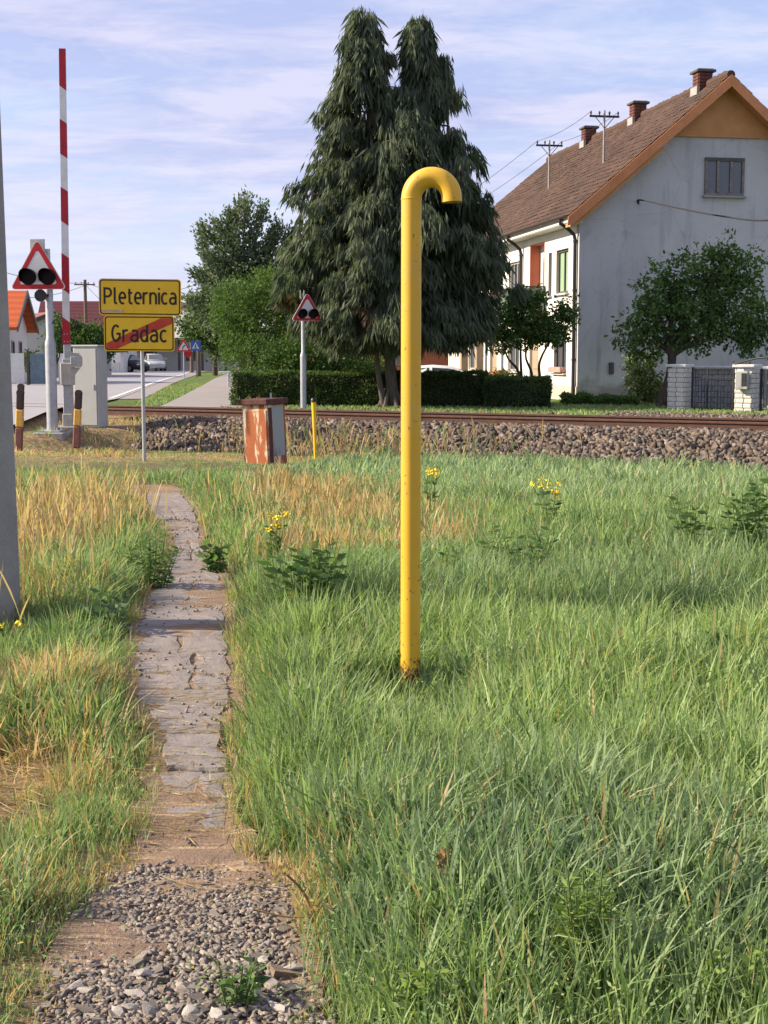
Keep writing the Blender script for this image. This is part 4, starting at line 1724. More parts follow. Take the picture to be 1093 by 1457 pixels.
# fence right of the second pillar
fa = PB + wdir * .34
fence = empty('iron_fence', (fa.x, fa.y, .30), wang)
tag(fence, 'iron bar fence with grey boards right of the letter box pillar', 'fence')
q = MB()
for x in (.02, 1.2, 2.4):
    q.box((x, 0, .52), (.04, .04, 1.0))
for z in (.06, .98):
    q.box((1.2, 0, z), (2.4, .03, .03))
q.build('fence_frame', M['iron'], fence)
for k in range(1, 28):
    inst('bar', bar_me, fence, (2.4 * k / 28, 0, 0), (0, 0, 0), (1, 1, .96))
brd = MB()
brd.bbox((0, 0, 0), (2.3, .02, .125), .004)
brd_me = brd.mesh('board', M['box_grey'])
for k in range(6):
    inst('board', brd_me, fence, (1.2, .06, .17 + k * .135))
q = MB()
q.bbox((1.2, .05, -.02), (2.5, .3, .07), .01)
q.build('kerb', M['coping'], fence)
q = MB()
q.tube([at(1046, 518, 33.0), at(1075, 510, 32.6), at(1130, 505, 31.8)], .022, 8)
q.tube([at(1130, 505, 31.8), Vector((at(1130, 505, 31.8).x, 31.8, .28))], .022, 8)
tag(q.build('handrail', M['iron']), 'dark sloping handrail rising right of the gate pillars', 'handrail')

# ------------------------------------------------------------------ yellow vent pipe
g = gnd(584, 986)
pz = float(height(g.x, g.y))
PD = g.y
rad = .0468
hx = (641 - 584.5) / 2 / FPX * PD
top = at(584, 279, PD)
vp = empty('vent_pipe', (g.x, PD, pz), R(-9))
tag(vp, 'tall yellow gas vent pipe bent over like a walking stick', 'pipe')
H_ = top.z - pz
pts_ = [(0, 0, -.25), (0, 0, .0), (0, 0, .4), (0, 0, 1.2), (0, 0, H_ - .012)]
q = MB()
q.tube(pts_, rad, 32, False)
q.build('upright', M['pipe'], vp)
arc = [(hx - hx * math.cos(t_), 0, H_ - .012 + hx * 1.02 * math.sin(t_)) for t_ in [math.pi * k / 28 for k in range(29)]]
arc += [(2 * hx + .001, 0, H_ - .030)]
q = MB()
q.tube(arc, rad, 32, False)
inner = MB()
inner.tube(arc[8:], rad - .006, 32, False)
nV = len(inner.v)
inner.f = [tuple(reversed(f_)) for f_ in inner.f]
bo = q.build('bend', M['pipe'], vp)
inner.build('bore', M['pipe'], bo)
lip = MB()
n = 32
vs_ = []
c_ = Vector(arc[-1])
for rr, dz in ((rad, 0), (rad - .006, 0)):
    for k in range(n):
        t_ = 2 * math.pi * k / n
        vs_.append((c_.x + rr * math.cos(t_), rr * math.sin(t_), c_.z + dz))
lip.add(vs_, [(k, (k + 1) % n, n + (k + 1) % n, n + k) for k in range(n)])
lip.build('lip', M['pipe'], bo)
q = MB()
wr = [(0, 0, H_ - .020), (0, 0, H_ - .016), (0, 0, H_ - .010), (0, 0, H_ - .006)]
q.tube(wr, [rad - .001, rad + .0014, rad + .0014, rad - .001], 32, False)
q.build('weld_seam', M['pipe'], vp)
q = MB()
wpts = []
for k in range(26):
    t_ = k / 25 * math.pi * 2.3 + 2.2
    wpts.append((math.cos(t_) * (rad + .003), math.sin(t_) * (rad + .003), .10 + .012 * math.sin(k * .7)))
q.tube(wpts, .0022, 5)
q.tube([(rad * .2, -rad - .003, .10), (rad * .35, -rad - .004, .02), (rad * .4, -rad - .01, -.06)], .0022, 5)
q.tube([(-rad - .002, -.01, .21), (-rad * .4, -rad - .002, .16), (.1 * rad, -rad - .003, .115)], .0012, 5)
tag(q.build('wire_tie', M['rust_dark'], vp), 'rusty wire twisted round the pipe foot')

# ------------------------------------------------------------------ concrete pole at the left edge
g = gnd(10, 893)
Dp = g.y
x_r = at(28.5, 890, Dp).x
cp_ = empty('concrete_pole', (x_r - .155, Dp, float(height(x_r - .15, Dp))))
tag(cp_, 'grey concrete utility pole cut by the left picture edge', 'utility pole')
q = MB()
zs = np.linspace(-.4, 9.0, 30)
q.tube([(-.0055 * max(z, 0), 0, z) for z in zs], [.160 - .0068 * max(z, 0) for z in zs], 20, True)
q.build('shaft', M['concrete'], cp_)

# ------------------------------------------------------------------ signs
FR = (Vector((0, 0, 0)), Vector((1, 0, 0)), Vector((0, 0, 1)), Vector((0, -1, 0)))   # plate frame: faces -Y


def rrect(w, h, r, n=5):
    out = []
    for cx, cy, a0 in ((w / 2 - r, h / 2 - r, 0), (-w / 2 + r, h / 2 - r, 90), (-w / 2 + r, -h / 2 + r, 180), (w / 2 - r, -h / 2 + r, 270)):
        for k in range(n + 1):
            t_ = R(a0 + 90 * k / n)
            out.append((cx + r * math.cos(t_), cy + r * math.sin(t_)))
    return out


def rpoly(pts, r, n=5):
    """polygon with rounded corners"""
    out = []
    N = len(pts)
    for i in range(N):
        p, a, b = Vector(pts[i]), Vector(pts[i - 1]), Vector(pts[(i + 1) % N])
        da, db = (a - p).normalized(), (b - p).normalized()
        half = da.angle(db) / 2
        d = r / math.tan(half)
        c = p + (da + db).normalized() * (r / math.sin(half))
        s_, e_ = p + da * d, p + db * d
        a0 = math.atan2(s_.y - c.y, s_.x - c.x)
        a1 = math.atan2(e_.y - c.y, e_.x - c.x)
        while a1 - a0 > math.pi:
            a1 -= 2 * math.pi
        while a1 - a0 < -math.pi:
            a1 += 2 * math.pi
        for k in range(n + 1):
            t_ = a0 + (a1 - a0) * k / n
            out.append((c.x + r * math.cos(t_), c.y + r * math.sin(t_)))
    return out


def ringband(mb, outer, inner, d, mi=0, off=(0, 0)):
    n = len(outer)
    vs = [(off[0] + a, -d, off[1] + b) for a, b in outer] + [(off[0] + a, -d, off[1] + b) for a, b in inner]
    area = sum(outer[i][0] * outer[(i + 1) % n][1] - outer[(i + 1) % n][0] * outer[i][1] for i in range(n))
    fs = [(i, (i + 1) % n, n + (i + 1) % n, n + i) for i in range(n)]
    if area < 0:
        fs = [f[::-1] for f in fs]
    mb.add(vs, fs, mi)


def film(mb, poly, d, mi=0):
    n = len(poly)
    area = sum(poly[i][0] * poly[(i + 1) % n][1] - poly[(i + 1) % n][0] * poly[i][1] for i in range(n))
    ids = tuple(range(n)) if area > 0 else tuple(reversed(range(n)))
    mb.add([(a, -d, b) for a, b in poly], [ids], mi)


def arcp(cx, cy, rx, ry, a0, a1, n=12):
    return [(cx + rx * math.cos(R(a0 + (a1 - a0) * k / n)), cy + ry * math.sin(R(a0 + (a1 - a0) * k / n))) for k in range(n + 1)]


GLY = {
    'P': (.54, [[(0, 0), (0, 1)], [(0, .93), (.2, .93)] + arcp(.24, .69, .24, .24, 90, -90) + [(0, .45)]]),
    'l': (.20, [[(.03, 1), (.03, .16)] + arcp(.15, .16, .12, .12, 180, 270, 5) + [(.2, .04)]]),
    'e': (.45, [[(0, .37), (.44, .37)] + arcp(.22, .37, .22, .33, 0, 300, 20)]),
    't': (.34, [[(.11, .92), (.11, .18)] + arcp(.25, .18, .14, .14, 180, 270, 5) + [(.33, .04)], [(0, .68), (.32, .68)]]),
    'r': (.32, [[(.0, 0), (.0, .72)], [(0, .44)] + arcp(.22, .44, .22, .24, 170, 90, 6) + [(.32, .68)]]),
    'n': (.44, [[(0, 0), (0, .72)], [(0, .46)] + arcp(.21, .46, .21, .22, 170, 0, 10) + [(.42, 0)]]),
    'i': (.06, [[(.03, 0), (.03, .72)], [(.03, .88), (.03, 1.0)]]),
    'c': (.42, [arcp(.22, .36, .22, .32, 48, 312, 18)]),
    'a': (.44, [[(.05, .62)] + arcp(.22, .46, .20, .22, 120, 0, 8) + [(.42, 0)], [(.42, .40), (.2, .40)] + arcp(.19, .22, .19, .18, 90, 270, 8) + [(.26, .04), (.42, .16)]]),
    'G': (.52, [arcp(.25, .5, .25, .46, 48, 320, 18) + [(.50, .22), (.50, .48), (.27, .48)]]),
    'd': (.44, [[(.42, 0), (.42, 1)], arcp(.21, .36, .21, .32, 0, 360, 20)]),
}


def lettering(mb, text, cx, cz, cap, gap, d, wid=.135, xs=1.0, mi=0, depth=.0):
    tot = sum(GLY[c][0] for c in text) * xs + gap * (len(text) - 1)
    x = -tot / 2
    k = 0
    hw = wid / 2
    for c in text:
        wd, strokes = GLY[c]
        for st in strokes:
            P_ = [Vector((x + px * xs, py)) for px, py in st]
            L_, R2 = [], []
            for i, p in enumerate(P_):
                a_ = (p - P_[i - 1]).normalized() if i else (P_[1] - p).normalized()
                b_ = (P_[i + 1] - p).normalized() if i < len(P_) - 1 else a_
                if a_.length < .5:
                    a_ = b_
                if b_.length < .5:
                    b_ = a_
                n_ = Vector((-(a_ + b_).y, (a_ + b_).x))
                n_ = n_.normalized() if n_.length > 1e-6 else Vector((-a_.y, a_.x))
                m_ = hw / max(.6, n_.dot(Vector((-a_.y, a_.x))))
                L_.append(p + n_ * m_)
                R2.append(p - n_ * m_)
            dd = d + k * .0002
            k += 1
            vs = [(cx + p.x * cap, -dd, cz + (p.y - .5) * cap) for p in L_] + [(cx + p.x * cap, -dd, cz + (p.y - .5) * cap) for p in R2]
            n = len(P_)
            mb.add(vs, [(i, n + i, n + i + 1, i + 1) for i in range(n - 1)], mi)
        x += wd * xs + gap


# place name signs, D = 22 m
SD = 22.0
sb = at(205, 652, SD)
sg_ = empty('place_name_sign', (sb.x, SD, float(height(sb.x, SD)) - .02), R(2))
tag(sg_, 'two yellow place name plates reading Pleternica and crossed out Gradac on one grey post', 'road sign')
base_z = sg_.location.z
px2m = SD / FPX
zP, zG = at(200, 423, SD).z - base_z, at(198, 474.5, SD).z - base_z
xP, xG = at(199.5, 423, SD).x - sb.x, at(198.5, 475, SD).x - sb.x
q = MB()
q.tube([(0, .045, -.3), (.0, .045, 1.2), (-.015, .045, zP + .24)], .029, 12)
q.build('post', M['galv'], sg_)


def place_plate(x, z, w, h, tilt, nm):
    pl = MB()
    pl.prism(rrect(w, h, .055), 0, .02, FR)
    po = pl.build('plate', M['sign_yellow'], sg_, (x, 0, z))
    po.rotation_euler = (0, tilt, 0)
    b_ = MB()
    ringband(b_, rrect(w - .03, h - .03, .045), rrect(w - .066, h - .066, .032), .0215)
    b_.build('border', M['sign_black'], po)
    r_ = MB()
    for sz_ in (-.12, .12):
        r_.box((-x, .022, sz_), (.16, .03, .03))
    r_.build('clamp', M['galv'], po)
    return po


W1, H1, W2, H2 = 115 * px2m, 51 * px2m, 99 * px2m, 50 * px2m
pp = place_plate(xP, zP, W1, H1, R(.6), 'Pleternica')
q = MB()
lettering(q, 'Pleternica', .005, .02, .255, .145, .023, .125, .82)
q.build('lettering', M['sign_black'], pp)
q = MB()
film(q, [(-.585, -.235), (-.27, -.235), (-.27, -.195), (-.585, -.195)], .0225, 0)
for k in range(11):
    film(q, [(-.545 + k * .022, -.221), (-.531 + k * .022, -.221), (-.531 + k * .022, -.209), (-.545 + k * .022, -.209)], .0230, 1)
film(q, [(-.60, -.235), (-.5855, -.235), (-.5855, -.195), (-.60, -.195)], .0225, 1)
film(q, [(-.2695, -.235), (-.255, -.235), (-.255, -.195), (-.2695, -.195)], .0225, 1)
q.build('sticker', [mat('pale_sticker', (.62, .50, .40), None, 30, .6, bump=0), mat('sticker_print', (.40, .22, .15), None, 30, .6, bump=0)], pp)
pg = place_plate(xG, zG, W2, H2, R(.4), 'Gradac')
q = MB()
bw, bh = W2 / 2 - .037, H2 / 2 - .037
film(q, [(-bw, -bh + .005), (-bw + .005, -bh), (-bw + .17, -bh), (bw, bh - .085), (bw, bh - .005), (bw - .005, bh), (bw - .17, bh), (-bw, -bh + .085)], .0222)
q.build('diagonal_bar', M['sign_bar'], pg)
q = MB()
lettering(q, 'Gradac', .005, .0, .265, .19, .0235, .125, .86)
q.build('lettering', M['sign_black'], pg)


def tri(side, r=.05):
    h = side * math.sqrt(3) / 2
    return rpoly([(-side / 2, -h / 3), (side / 2, -h / 3), (0, 2 * h / 3)], r)


def scale2(poly, k):
    return [(a * k, b * k) for a, b in poly]


def disc(r, n=24):
    return [(r * math.cos(2 * math.pi * k / n), r * math.sin(2 * math.pi * k / n)) for k in range(n)]


def crossing_signal(loc, side, post_top, label, rz, thick=(.105, .062), lamp_r=.15, flange=True, back=True):
    r_ = empty('crossing_signal', loc, rz)
    tag(r_, label, 'crossing signal')
    hz = post_top - loc[2]
    q = MB()
    q.tube([(0, 0, -.1), (0, 0, hz * .455), (0, 0, hz * .475), (0, 0, hz * .50), (0, 0, hz - .40 * side)], [thick[0], thick[0], thick[0] * .97, thick[1], thick[1]], 20)
    q.build('post', M['galv'], r_)
    if flange:
        q = MB()
        q.bbox((0, 0, .05), (.40, .40, .05), .008)
        for dx in (-.14, .14):
            for dy in (-.14, .14):
                q.tube([(dx, dy, .07), (dx, dy, .13)], .018, 6)
        q.build('base_flange', M['galv'], r_)
        q = MB()
        q.bbox((0, 0, -.06), (.6, .6, .2), .02)
        q.build('footing', M['concrete'], r_)
    hgt = side * math.sqrt(3) / 2
    cz = hz - 2 * hgt / 3 + .02
    pl = MB()
    pl.prism(tri(side), 0, .03, FR)
    pl.s = [False] * len(pl.f)
    po = pl.build('triangle_plate', M['sign_white'], r_, (0, -thick[1] - .04, cz))
    b_ = MB()
    ringband(b_, scale2(tri(side), .975), scale2(tri(side, .055), .70), .032)
    b_.build('red_border', M['sign_red'], po)
    if back:
        q = MB()
        q.bbox((-.02, .045, .40 * side), (side * .26, .04, side * .36), .008)
        q.bbox((side * .14, .05, .22 * side), (side * .12, .04, side * .38), .008)
        q.build('back_board', M['cabinet'], po)
    for sx in (-1, 1):
        lm = MB()
        cx_, cz_ = sx * side * .172, -hgt / 3 + side * .215
        n = 24
        ring = [(math.cos(2 * math.pi * k / n), math.sin(2 * math.pi * k / n)) for k in range(n)]
        vs = []
        for rr, dy in ((lamp_r, -.031), (lamp_r, -.05), (lamp_r * .93, -.05), (lamp_r * .93, -.036)):
            vs += [(cx_ + rr * a, dy, cz_ + rr * b) for a, b in ring]
        fs = [(j * n + k, j * n + (k + 1) % n, (j + 1) * n + (k + 1) % n, (j + 1) * n + k) for j in range(3) for k in range(n)]
        lm.add(vs, fs)
        lo = lm.build('lamp', M['visor'], po)
        g = MB()
        film(g, [(cx_ + lamp_r * .93 * a, cz_ + lamp_r * .93 * b) for a, b in ring], .038)
        g.build('lens', M['lens'], lo)
        v_ = MB()
        m_ = 19
        vs = []
        for dy_f, rr in ((-.05, lamp_r), (0, lamp_r), (0, lamp_r * .95), (-.05, lamp_r * .95)):
            for k in range(m_):
                t_ = R(-35 + 250 * k / (m_ - 1))
                ln = .20 * (.45 + .55 * max(0, math.sin(t_)))
                y_ = -.05 if dy_f < 0 else -.05 - ln
                vs.append((cx_ + rr * math.cos(t_), y_, cz_ + rr * math.sin(t_)))
        fs = [(j * m_ + k, j * m_ + k + 1, (j + 1) * m_ + k + 1, (j + 1) * m_ + k) for j in range(3) for k in range(m_ - 1)]
        v_.add(vs, fs)
        v_.build('visor', M['visor'], lo)
    return r_, cz, hgt


sp = at(75, 617, 27.3)
s1, cz1, hg1 = crossing_signal((sp.x, 27.3, .10), 1.10, at(56, 342, 27.3).z, 'nearer crossing signal, large red bordered triangle with two dark lamps on thick grey post', R(-4), (.105, .075), .155)
for ch_ in s1.children:
    if ch_.name.startswith('triangle_plate'):
        ch_.location.x = -.16
q = MB()
bz = cz1 - hg1 / 3 - .12
q.tube([(-.10, -.06, bz), (-.10, -.12, bz), (-.10, -.13, bz), (-.10, -.22, bz)], [.05, .06, .10, .12], 14)
q.tube([(-.10, -.06, bz), (.02, -.06, bz + .01)], .03, 8)
q.build('bell', M['black'], s1)
q = MB()
q.tube(catmull([(.04, -.04, bz - .55), (.14, -.03, bz - .45), (.22, -.02, bz - .62), (.18, 0, bz - 1.1), (.14, 0, bz - 1.25)], 5), .012, 6)
q.build('cable', M['wire'], s1)
sp = at(432, 581, 34.5)
s2_, _, _ = crossing_signal((sp.x, 34.5, .28), .80, at(438, 417, 34.5).z, 'farther crossing signal, small triangle on a slim grey post before the dark hedge', R(14), (.075, .045), .115, False, False)
for ch_ in s2_.children:
    if ch_.name.startswith('triangle_plate'):
        ch_.location.x = .09
q = MB()
for k in (-.06, .03):
    q.tube([(k, 0, at(438, 425, 34.5).z - .28), (k, 0, at(438, 413, 34.5).z - .28)], .012, 6)
q.build('bracket', M['galv'], s2_)


def far_sign(px, py_top, py_bot, D, kind, label, zg=.3):
    p = at(px, py_bot, D)
    r_ = empty('road_sign', (p.x, D, zg), R(5))
    tag(r_, label, 'road sign')
    ztop = at(px, py_top, D).z - zg
    q = MB()
    q.tube([(0, 0, -.1), (0, 0, ztop)], .03, 8)
    q.build('post', M['galv'] if kind == 'tri' else M['frame_dark'], r_)
    if kind == 'tri':
        sd_ = .86
        hh = sd_ * math.sqrt(3) / 2
        pl = MB()
        pl.prism(tri(sd_), 0, .02, FR)
        po = pl.build('triangle_plate', M['sign_white'], r_, (0, -.04, ztop - 2 * hh / 3 + .02))
        b_ = MB()
        ringband(b_, scale2(tri(sd_), .98), scale2(tri(sd_), .66), .0215)
        b_.build('red_border', M['sign_red'], po)
        a_ = MB()
        a_.v = []
        pts = [(-.05, -.13), (-.045, -.05), (-.01, .03), (.05, .09)]
        for i in range(3):
            (x0, y0), (x1, y1) = pts[i], pts[i + 1]
            dx, dy = x1 - x0, y1 - y0
            L_ = math.hypot(dx, dy)
            nx_, nz_ = -dy / L_ * .025, dx / L_ * .025
            film(a_, [(x0 - nx_, y0 - nz_), (x0 + nx_, y0 + nz_), (x1 + nx_, y1 + nz_), (x1 - nx_, y1 - nz_)], .022 + i * .0004)
        film(a_, [(.005, .105), (.085, .045), (.085, .14)], .0236)
        a_.build('curve_symbol', M['sign_black'], po)
        d_ = MB()
        d_.prism(disc(.25), 0, .02, (Vector((.22, .03, ztop - .80)), FR[1], FR[2], FR[3]))
        do = d_.build('round_plate', M['sign_red'], r_)
    else:
        pl = MB()
        pl.prism(rrect(.60, .60, .04), 0, .02, FR)
        po = pl.build('plate', M['sign_blue'], r_, (-.04, -.05, ztop - .34))
        t_ = MB()
        film(t_, [(-.22, -.19), (.22, -.19), (0, .22)], .0215)
        t_.build('white_triangle', M['sign_white'], po)
        f_ = MB()
        film(f_, disc(.028, 10) if False else [(x + .01, y + .09) for x, y in disc(.028, 10)], .0228)
        for i, (x0, y0, x1, y1, w_) in enumerate(((0, .055, .0, -.05, .03), (0, -.05, -.06, -.16, .02), (0, -.05, .06, -.15, .02), (0, .03, -.06, -.03, .016), (0, .03, .06, -.02, .016), (-.13, -.17, .13, -.17, .010))):
            dx, dy = x1 - x0, y1 - y0
            L_ = math.hypot(dx, dy)
            nx_, nz_ = -dy / L_ * w_, dx / L_ * w_
            film(f_, [(x0 - nx_, y0 - nz_), (x0 + nx_, y0 + nz_), (x1 + nx_, y1 + nz_), (x1 - nx_, y1 - nz_)], .023 + i * .0005)
        f_.build('walking_figure', M['sign_black'], po)
    return r_


far_sign(262, 482, 538, 80, 'tri', 'small red bordered triangle with a bend symbol on the grass verge')
far_sign(280, 484, 535, 86, 'sq', 'small blue square pedestrian crossing sign on a dark post')

# ------------------------------------------------------------------ level crossing barrier
BD = 27.75
bp = at(97, 605, BD)
bar_ = empty('crossing_barrier', (bp.x, BD, .245), R(3))
tag(bar_, 'raised red and white level crossing barrier with beige drive column', 'barrier')
bz0 = bar_.location.z


def bz_(py):
    return at(95, py, BD).z - bz0


def bx_(px, py):
    return at(px, py, BD).x - bp.x


q = MB()
q.bbox((bx_(98, 570), 0, -.12), (.5, .5, .22), .02)
q.build('footing', M['concrete'], bar_)
q = MB()
q.bbox((bx_(98, 570), 0, bz_(590) / 2 + .0), (.22, .26, bz_(590) + .04), .01)
q.build('foot_plate', M['barrier_grey'], bar_)
q = MB()
q.bbox((bx_(97.5, 570), 0, (bz_(590) + bz_(548)) / 2), (.17, .22, bz_(548) - bz_(590) + .01), .01)
q.build('pedestal', M['galv'], bar_)
q = MB()
q.bbox((bx_(96.5, 530), 0, (bz_(548) + bz_(516)) / 2), (.24, .30, bz_(516) - bz_(548)), .015)
q.build('drive_housing', M['barrier_grey'], bar_)
q = MB()
q.bbox((bx_(96, 503), .02, (bz_(516.5) + bz_(489)) / 2), (.13, .14, bz_(489) - bz_(516.5)), .01)
q.bbox((bx_(96, 514), -.05, bz_(513)), (.16, .12, .07), .01)
q.build('boom_bracket', M['galv'], bar_)
q = MB()
q.prism(rpoly([(bx_(104, 500), bz_(505)), (bx_(106, 500), bz_(502)), (bx_(114, 500), bz_(502.5)), (bx_(118.5, 500), bz_(508)), (bx_(118.5, 500), bz_(519)), (bx_(116, 500), bz_(522.5)), (bx_(104, 500), bz_(522))], .012, 3), .14, .24, FR)
q.build('counterweight', M['barrier_grey'], bar_)
q = MB()
q.prism([(bx_(102, 522), bz_(523)), (bx_(116, 522), bz_(523)), (bx_(106, 530), bz_(536)), (bx_(103, 530), bz_(536))], .12, .20, FR)
q.box((bx_(105, 560), -.16, (bz_(536) + bz_(612)) / 2 + .1), (.035, .03, bz_(536) - bz_(612) - .25))
q.build('counterweight_arm', M['barrier_grey'], bar_)
q = MB()
q.bbox((bx_(107.5, 513), -.20, bz_(513)), (.12, .1, .16), .01)
q.build('counterweight_clamp', M['galv'], bar_)
# the boom, white blade with proud red bands cut on the slant
xb, zb_ = bx_(95, 490), bz_(490)
xt, zt = bx_(89, 70), bz_(70)
bdir = Vector((xt - xb, 0, zt - zb_))
bl = bdir.length
bdir.normalize()
bside = Vector((bdir.z, 0, -bdir.x))
fr_b = (Vector((xb, -.02, zb_)), bside, bdir, Vector((0, -1, 0)))


def bw_(t_):
    return .068 - .010 * t_


q = MB()
q.prism([(-bw_(0), 0), (bw_(0), 0), (bw_(1), bl), (-bw_(1), bl)], -.03, .03, fr_b)
bo = q.build('boom', M['white_paint'], bar_)
marks = [(490, 450, 457), (410, 412, 404), (357, 364, 0)]
bands = [((490, 490), (450, 458)), ((404, 411), (357, 364)), ((312, 319), (264, 270)), ((216, 223), (167, 173)), ((121, 128), (70, 70))]
bands = [((490, 490), (450, 458)), ((409, 417), (358, 365)), ((312, 319), (264, 270)), ((217, 223), (168, 174)), ((121, 128), (70, 70))]


def bt(py):
    return bl * (490 - py) / 420.0


for (l0, r0), (l1, r1) in bands:
    q = MB()
    w_ = .004
    e_ = .0035
    poly = [(-bw_(.5) - w_, bt(l0)), (bw_(.5) + w_, bt(r0)), (bw_(.5) + w_, bt(r1) + (.004 if r1 == 70 else 0)), (-bw_(.5) - w_, bt(l1) + (.004 if l1 == 70 else 0))]
    # outline keeps outside the blade all round
    k0, k1 = bt((l0 + r0) / 2) / bl, bt((l1 + r1) / 2) / bl
    poly = [(-bw_(k0) - e_, poly[0][1]), (bw_(k0) + e_, poly[1][1]), (bw_(k1) + e_, poly[2][1]), (-bw_(k1) - e_, poly[3][1])]
    if l0 == 490:
        poly[0] = (poly[0][0], -.004)
        poly[1] = (poly[1][0], -.004)
    q.prism(poly, -.0335, .0335, fr_b)
    q.build('red_band', M['red_paint'], bo)
for py in (475, 486):
    for sx in (-.03, .03):
        q = MB()
        c_ = fr_b[0] + bside * sx + bdir * bt(py)
        q.tube([c_ + Vector((0, -.033, 0)), c_ + Vector((0, -.046, 0))], .012, 8)
        q.build('bolt', M['galv'], bo)

# control cabinet
cD = 29.0
cb_ = at(124, 612, cD)
cab = empty('control_cabinet', (cb_.x, cD, .08), R(-16))
tag(cab, 'tall pale grey crossing control cabinet behind the barrier column', 'cabinet')
hC = at(124, 493, cD).z - .08
q = MB()
q.bbox((0, .2, hC / 2 + .03), (.56, .42, hC - .06), .012)
q.build('body', M['cabinet'], cab)
q = MB()
q.bbox((0, .2, .03), (.54, .40, .12), .01)
q.build('plinth', M['cabinet_edge'], cab)
q = MB()
q.bbox((0, .2, hC + .012), (.62, .48, .04), .012)
q.build('lid', M['cabinet'], cab)
q = MB()
q.bbox((0, -.020, hC / 2 + .03), (.50, .020, hC - .16), .006)
do = q.build('door', M['cabinet'], cab)
q = MB()
q.bbox((.19, -.038, hC * .52), (.025, .016, .11), .005)
q.build('handle', M['galv'], do)
for z in (.35, hC - .3):
    q = MB()
    q.tube([(-.245, -.034, z - .05), (-.245, -.034, z + .05)], .012, 8)
    q.build('hinge', M['galv'], do)


# bollards
def bollard(px, py, D, pyt, lean, label, z0):
    p = at(px, py, D)
    r_ = empty('marker_post', (p.x, D, z0), R(rnd.uniform(-8, 8)))
    tag(r_, label, 'marker post', 'striped marker posts at the crossing')
    r_.rotation_euler = (R(-1), lean, R(-4))
    h = at(px, pyt, D).z - z0
    for k, (a, b, m_) in enumerate(((-.1, .33, 'bollard_brown'), (.332, .66, 'bollard_yellow'), (.662, .985, 'bollard_black'))):
        q = MB()
        z_a, z_b = a * h, b * h
        q.bbox((0, 0, (z_a + z_b) / 2), (.135, .07, z_b - z_a), .02)
        if k == 2:
            q.tube([(0, .034, z_b - .02), (0, -.034, z_b - .02)], .066, 16)
        q.build(('foot', 'shaft', 'cap')[k], M[m_], r_)


bollard(109, 629, 25.4, 557, R(3.5), 'black topped yellow and brown marker post before the grey cabinet', .04)
bollard(27, 634, 25.0, 556, R(3), 'striped marker post half hidden beside the concrete pole', .02)
bollard(29, 612, 28.2, 548, R(2), 'darker marker post just behind another beside the concrete pole', .08)

# rusty box
rb = gnd(377, 654)
box_ = empty('rusty_box', (rb.x, rb.y + .25, float(height(rb.x, rb.y)) - .02), R(-33))
box_.rotation_euler = (R(1.5), R(-1.5), R(-33))
tag(box_, 'rust eaten steel cabinet with peeling paint standing in the grass', 'cabinet')
hB_ = at(377, 575, rb.y).z - box_.location.z
q = MB()
q.bbox((0, 0, hB_ / 2), (.50, .46, hB_), .012)
q.build('body', M['rust'], box_)
q = MB()
q.bbox((0, -.236, hB_ / 2 - .04), (.455, .018, hB_ - .10), .006)
for z in (.12, .32):
    q.tube([(-.234, -.236, z - .04), (-.234, -.236, z + .04)], .012, 6)
tag(q.build('door', M['rust'], box_), 'orange rusty door with flaking cream paint')
q = MB()
q.bbox((.2365, .03, hB_ / 2 + .06), (.03, .30, hB_ - .16), .006)
tag(q.build('side_panel', M['box_grey'], box_), 'grey painted side panel')
q = MB()
q.bbox((.238, -.17, hB_ / 2 - .02), (.03, .10, hB_ - .06), .006)
q.build('corner_strip', M['rust_dark'], box_)
q = MB()
q.bbox((0, -.01, hB_ + .035), (.58, .56, .09), .012)
q.build('lid', M['rust_dark'], box_)
q = MB()
q.box((.17, -.02, hB_ + .12), (.02, .04, .10), .4)
q.build('hasp', M['galv'], box_)
# yellow stake
st = at(449, 628, 24.0)
stake = empty('yellow_stake', (st.x, 24.0, float(height(st.x, 24.0))), 0)
tag(stake, 'thin leaning yellow stake with a black cap in front of the ballast', 'stake')
tp = at(446.5, 572, 24.0) - stake.location
q = MB()
q.tube([(0, 0, -.2), (tp.x * .5, 0, tp.z * .5), (tp.x, 0, tp.z)], [.016, .030, .042], 10)
q.build('shaft', M['sign_yellow'], stake)
q = MB()
q.tube([(tp.x, 0, tp.z), (tp.x, 0, tp.z + .05), (tp.x, 0, tp.z + .07)], [.052, .05, .03], 10)
q.build('cap', M['black'], stake)


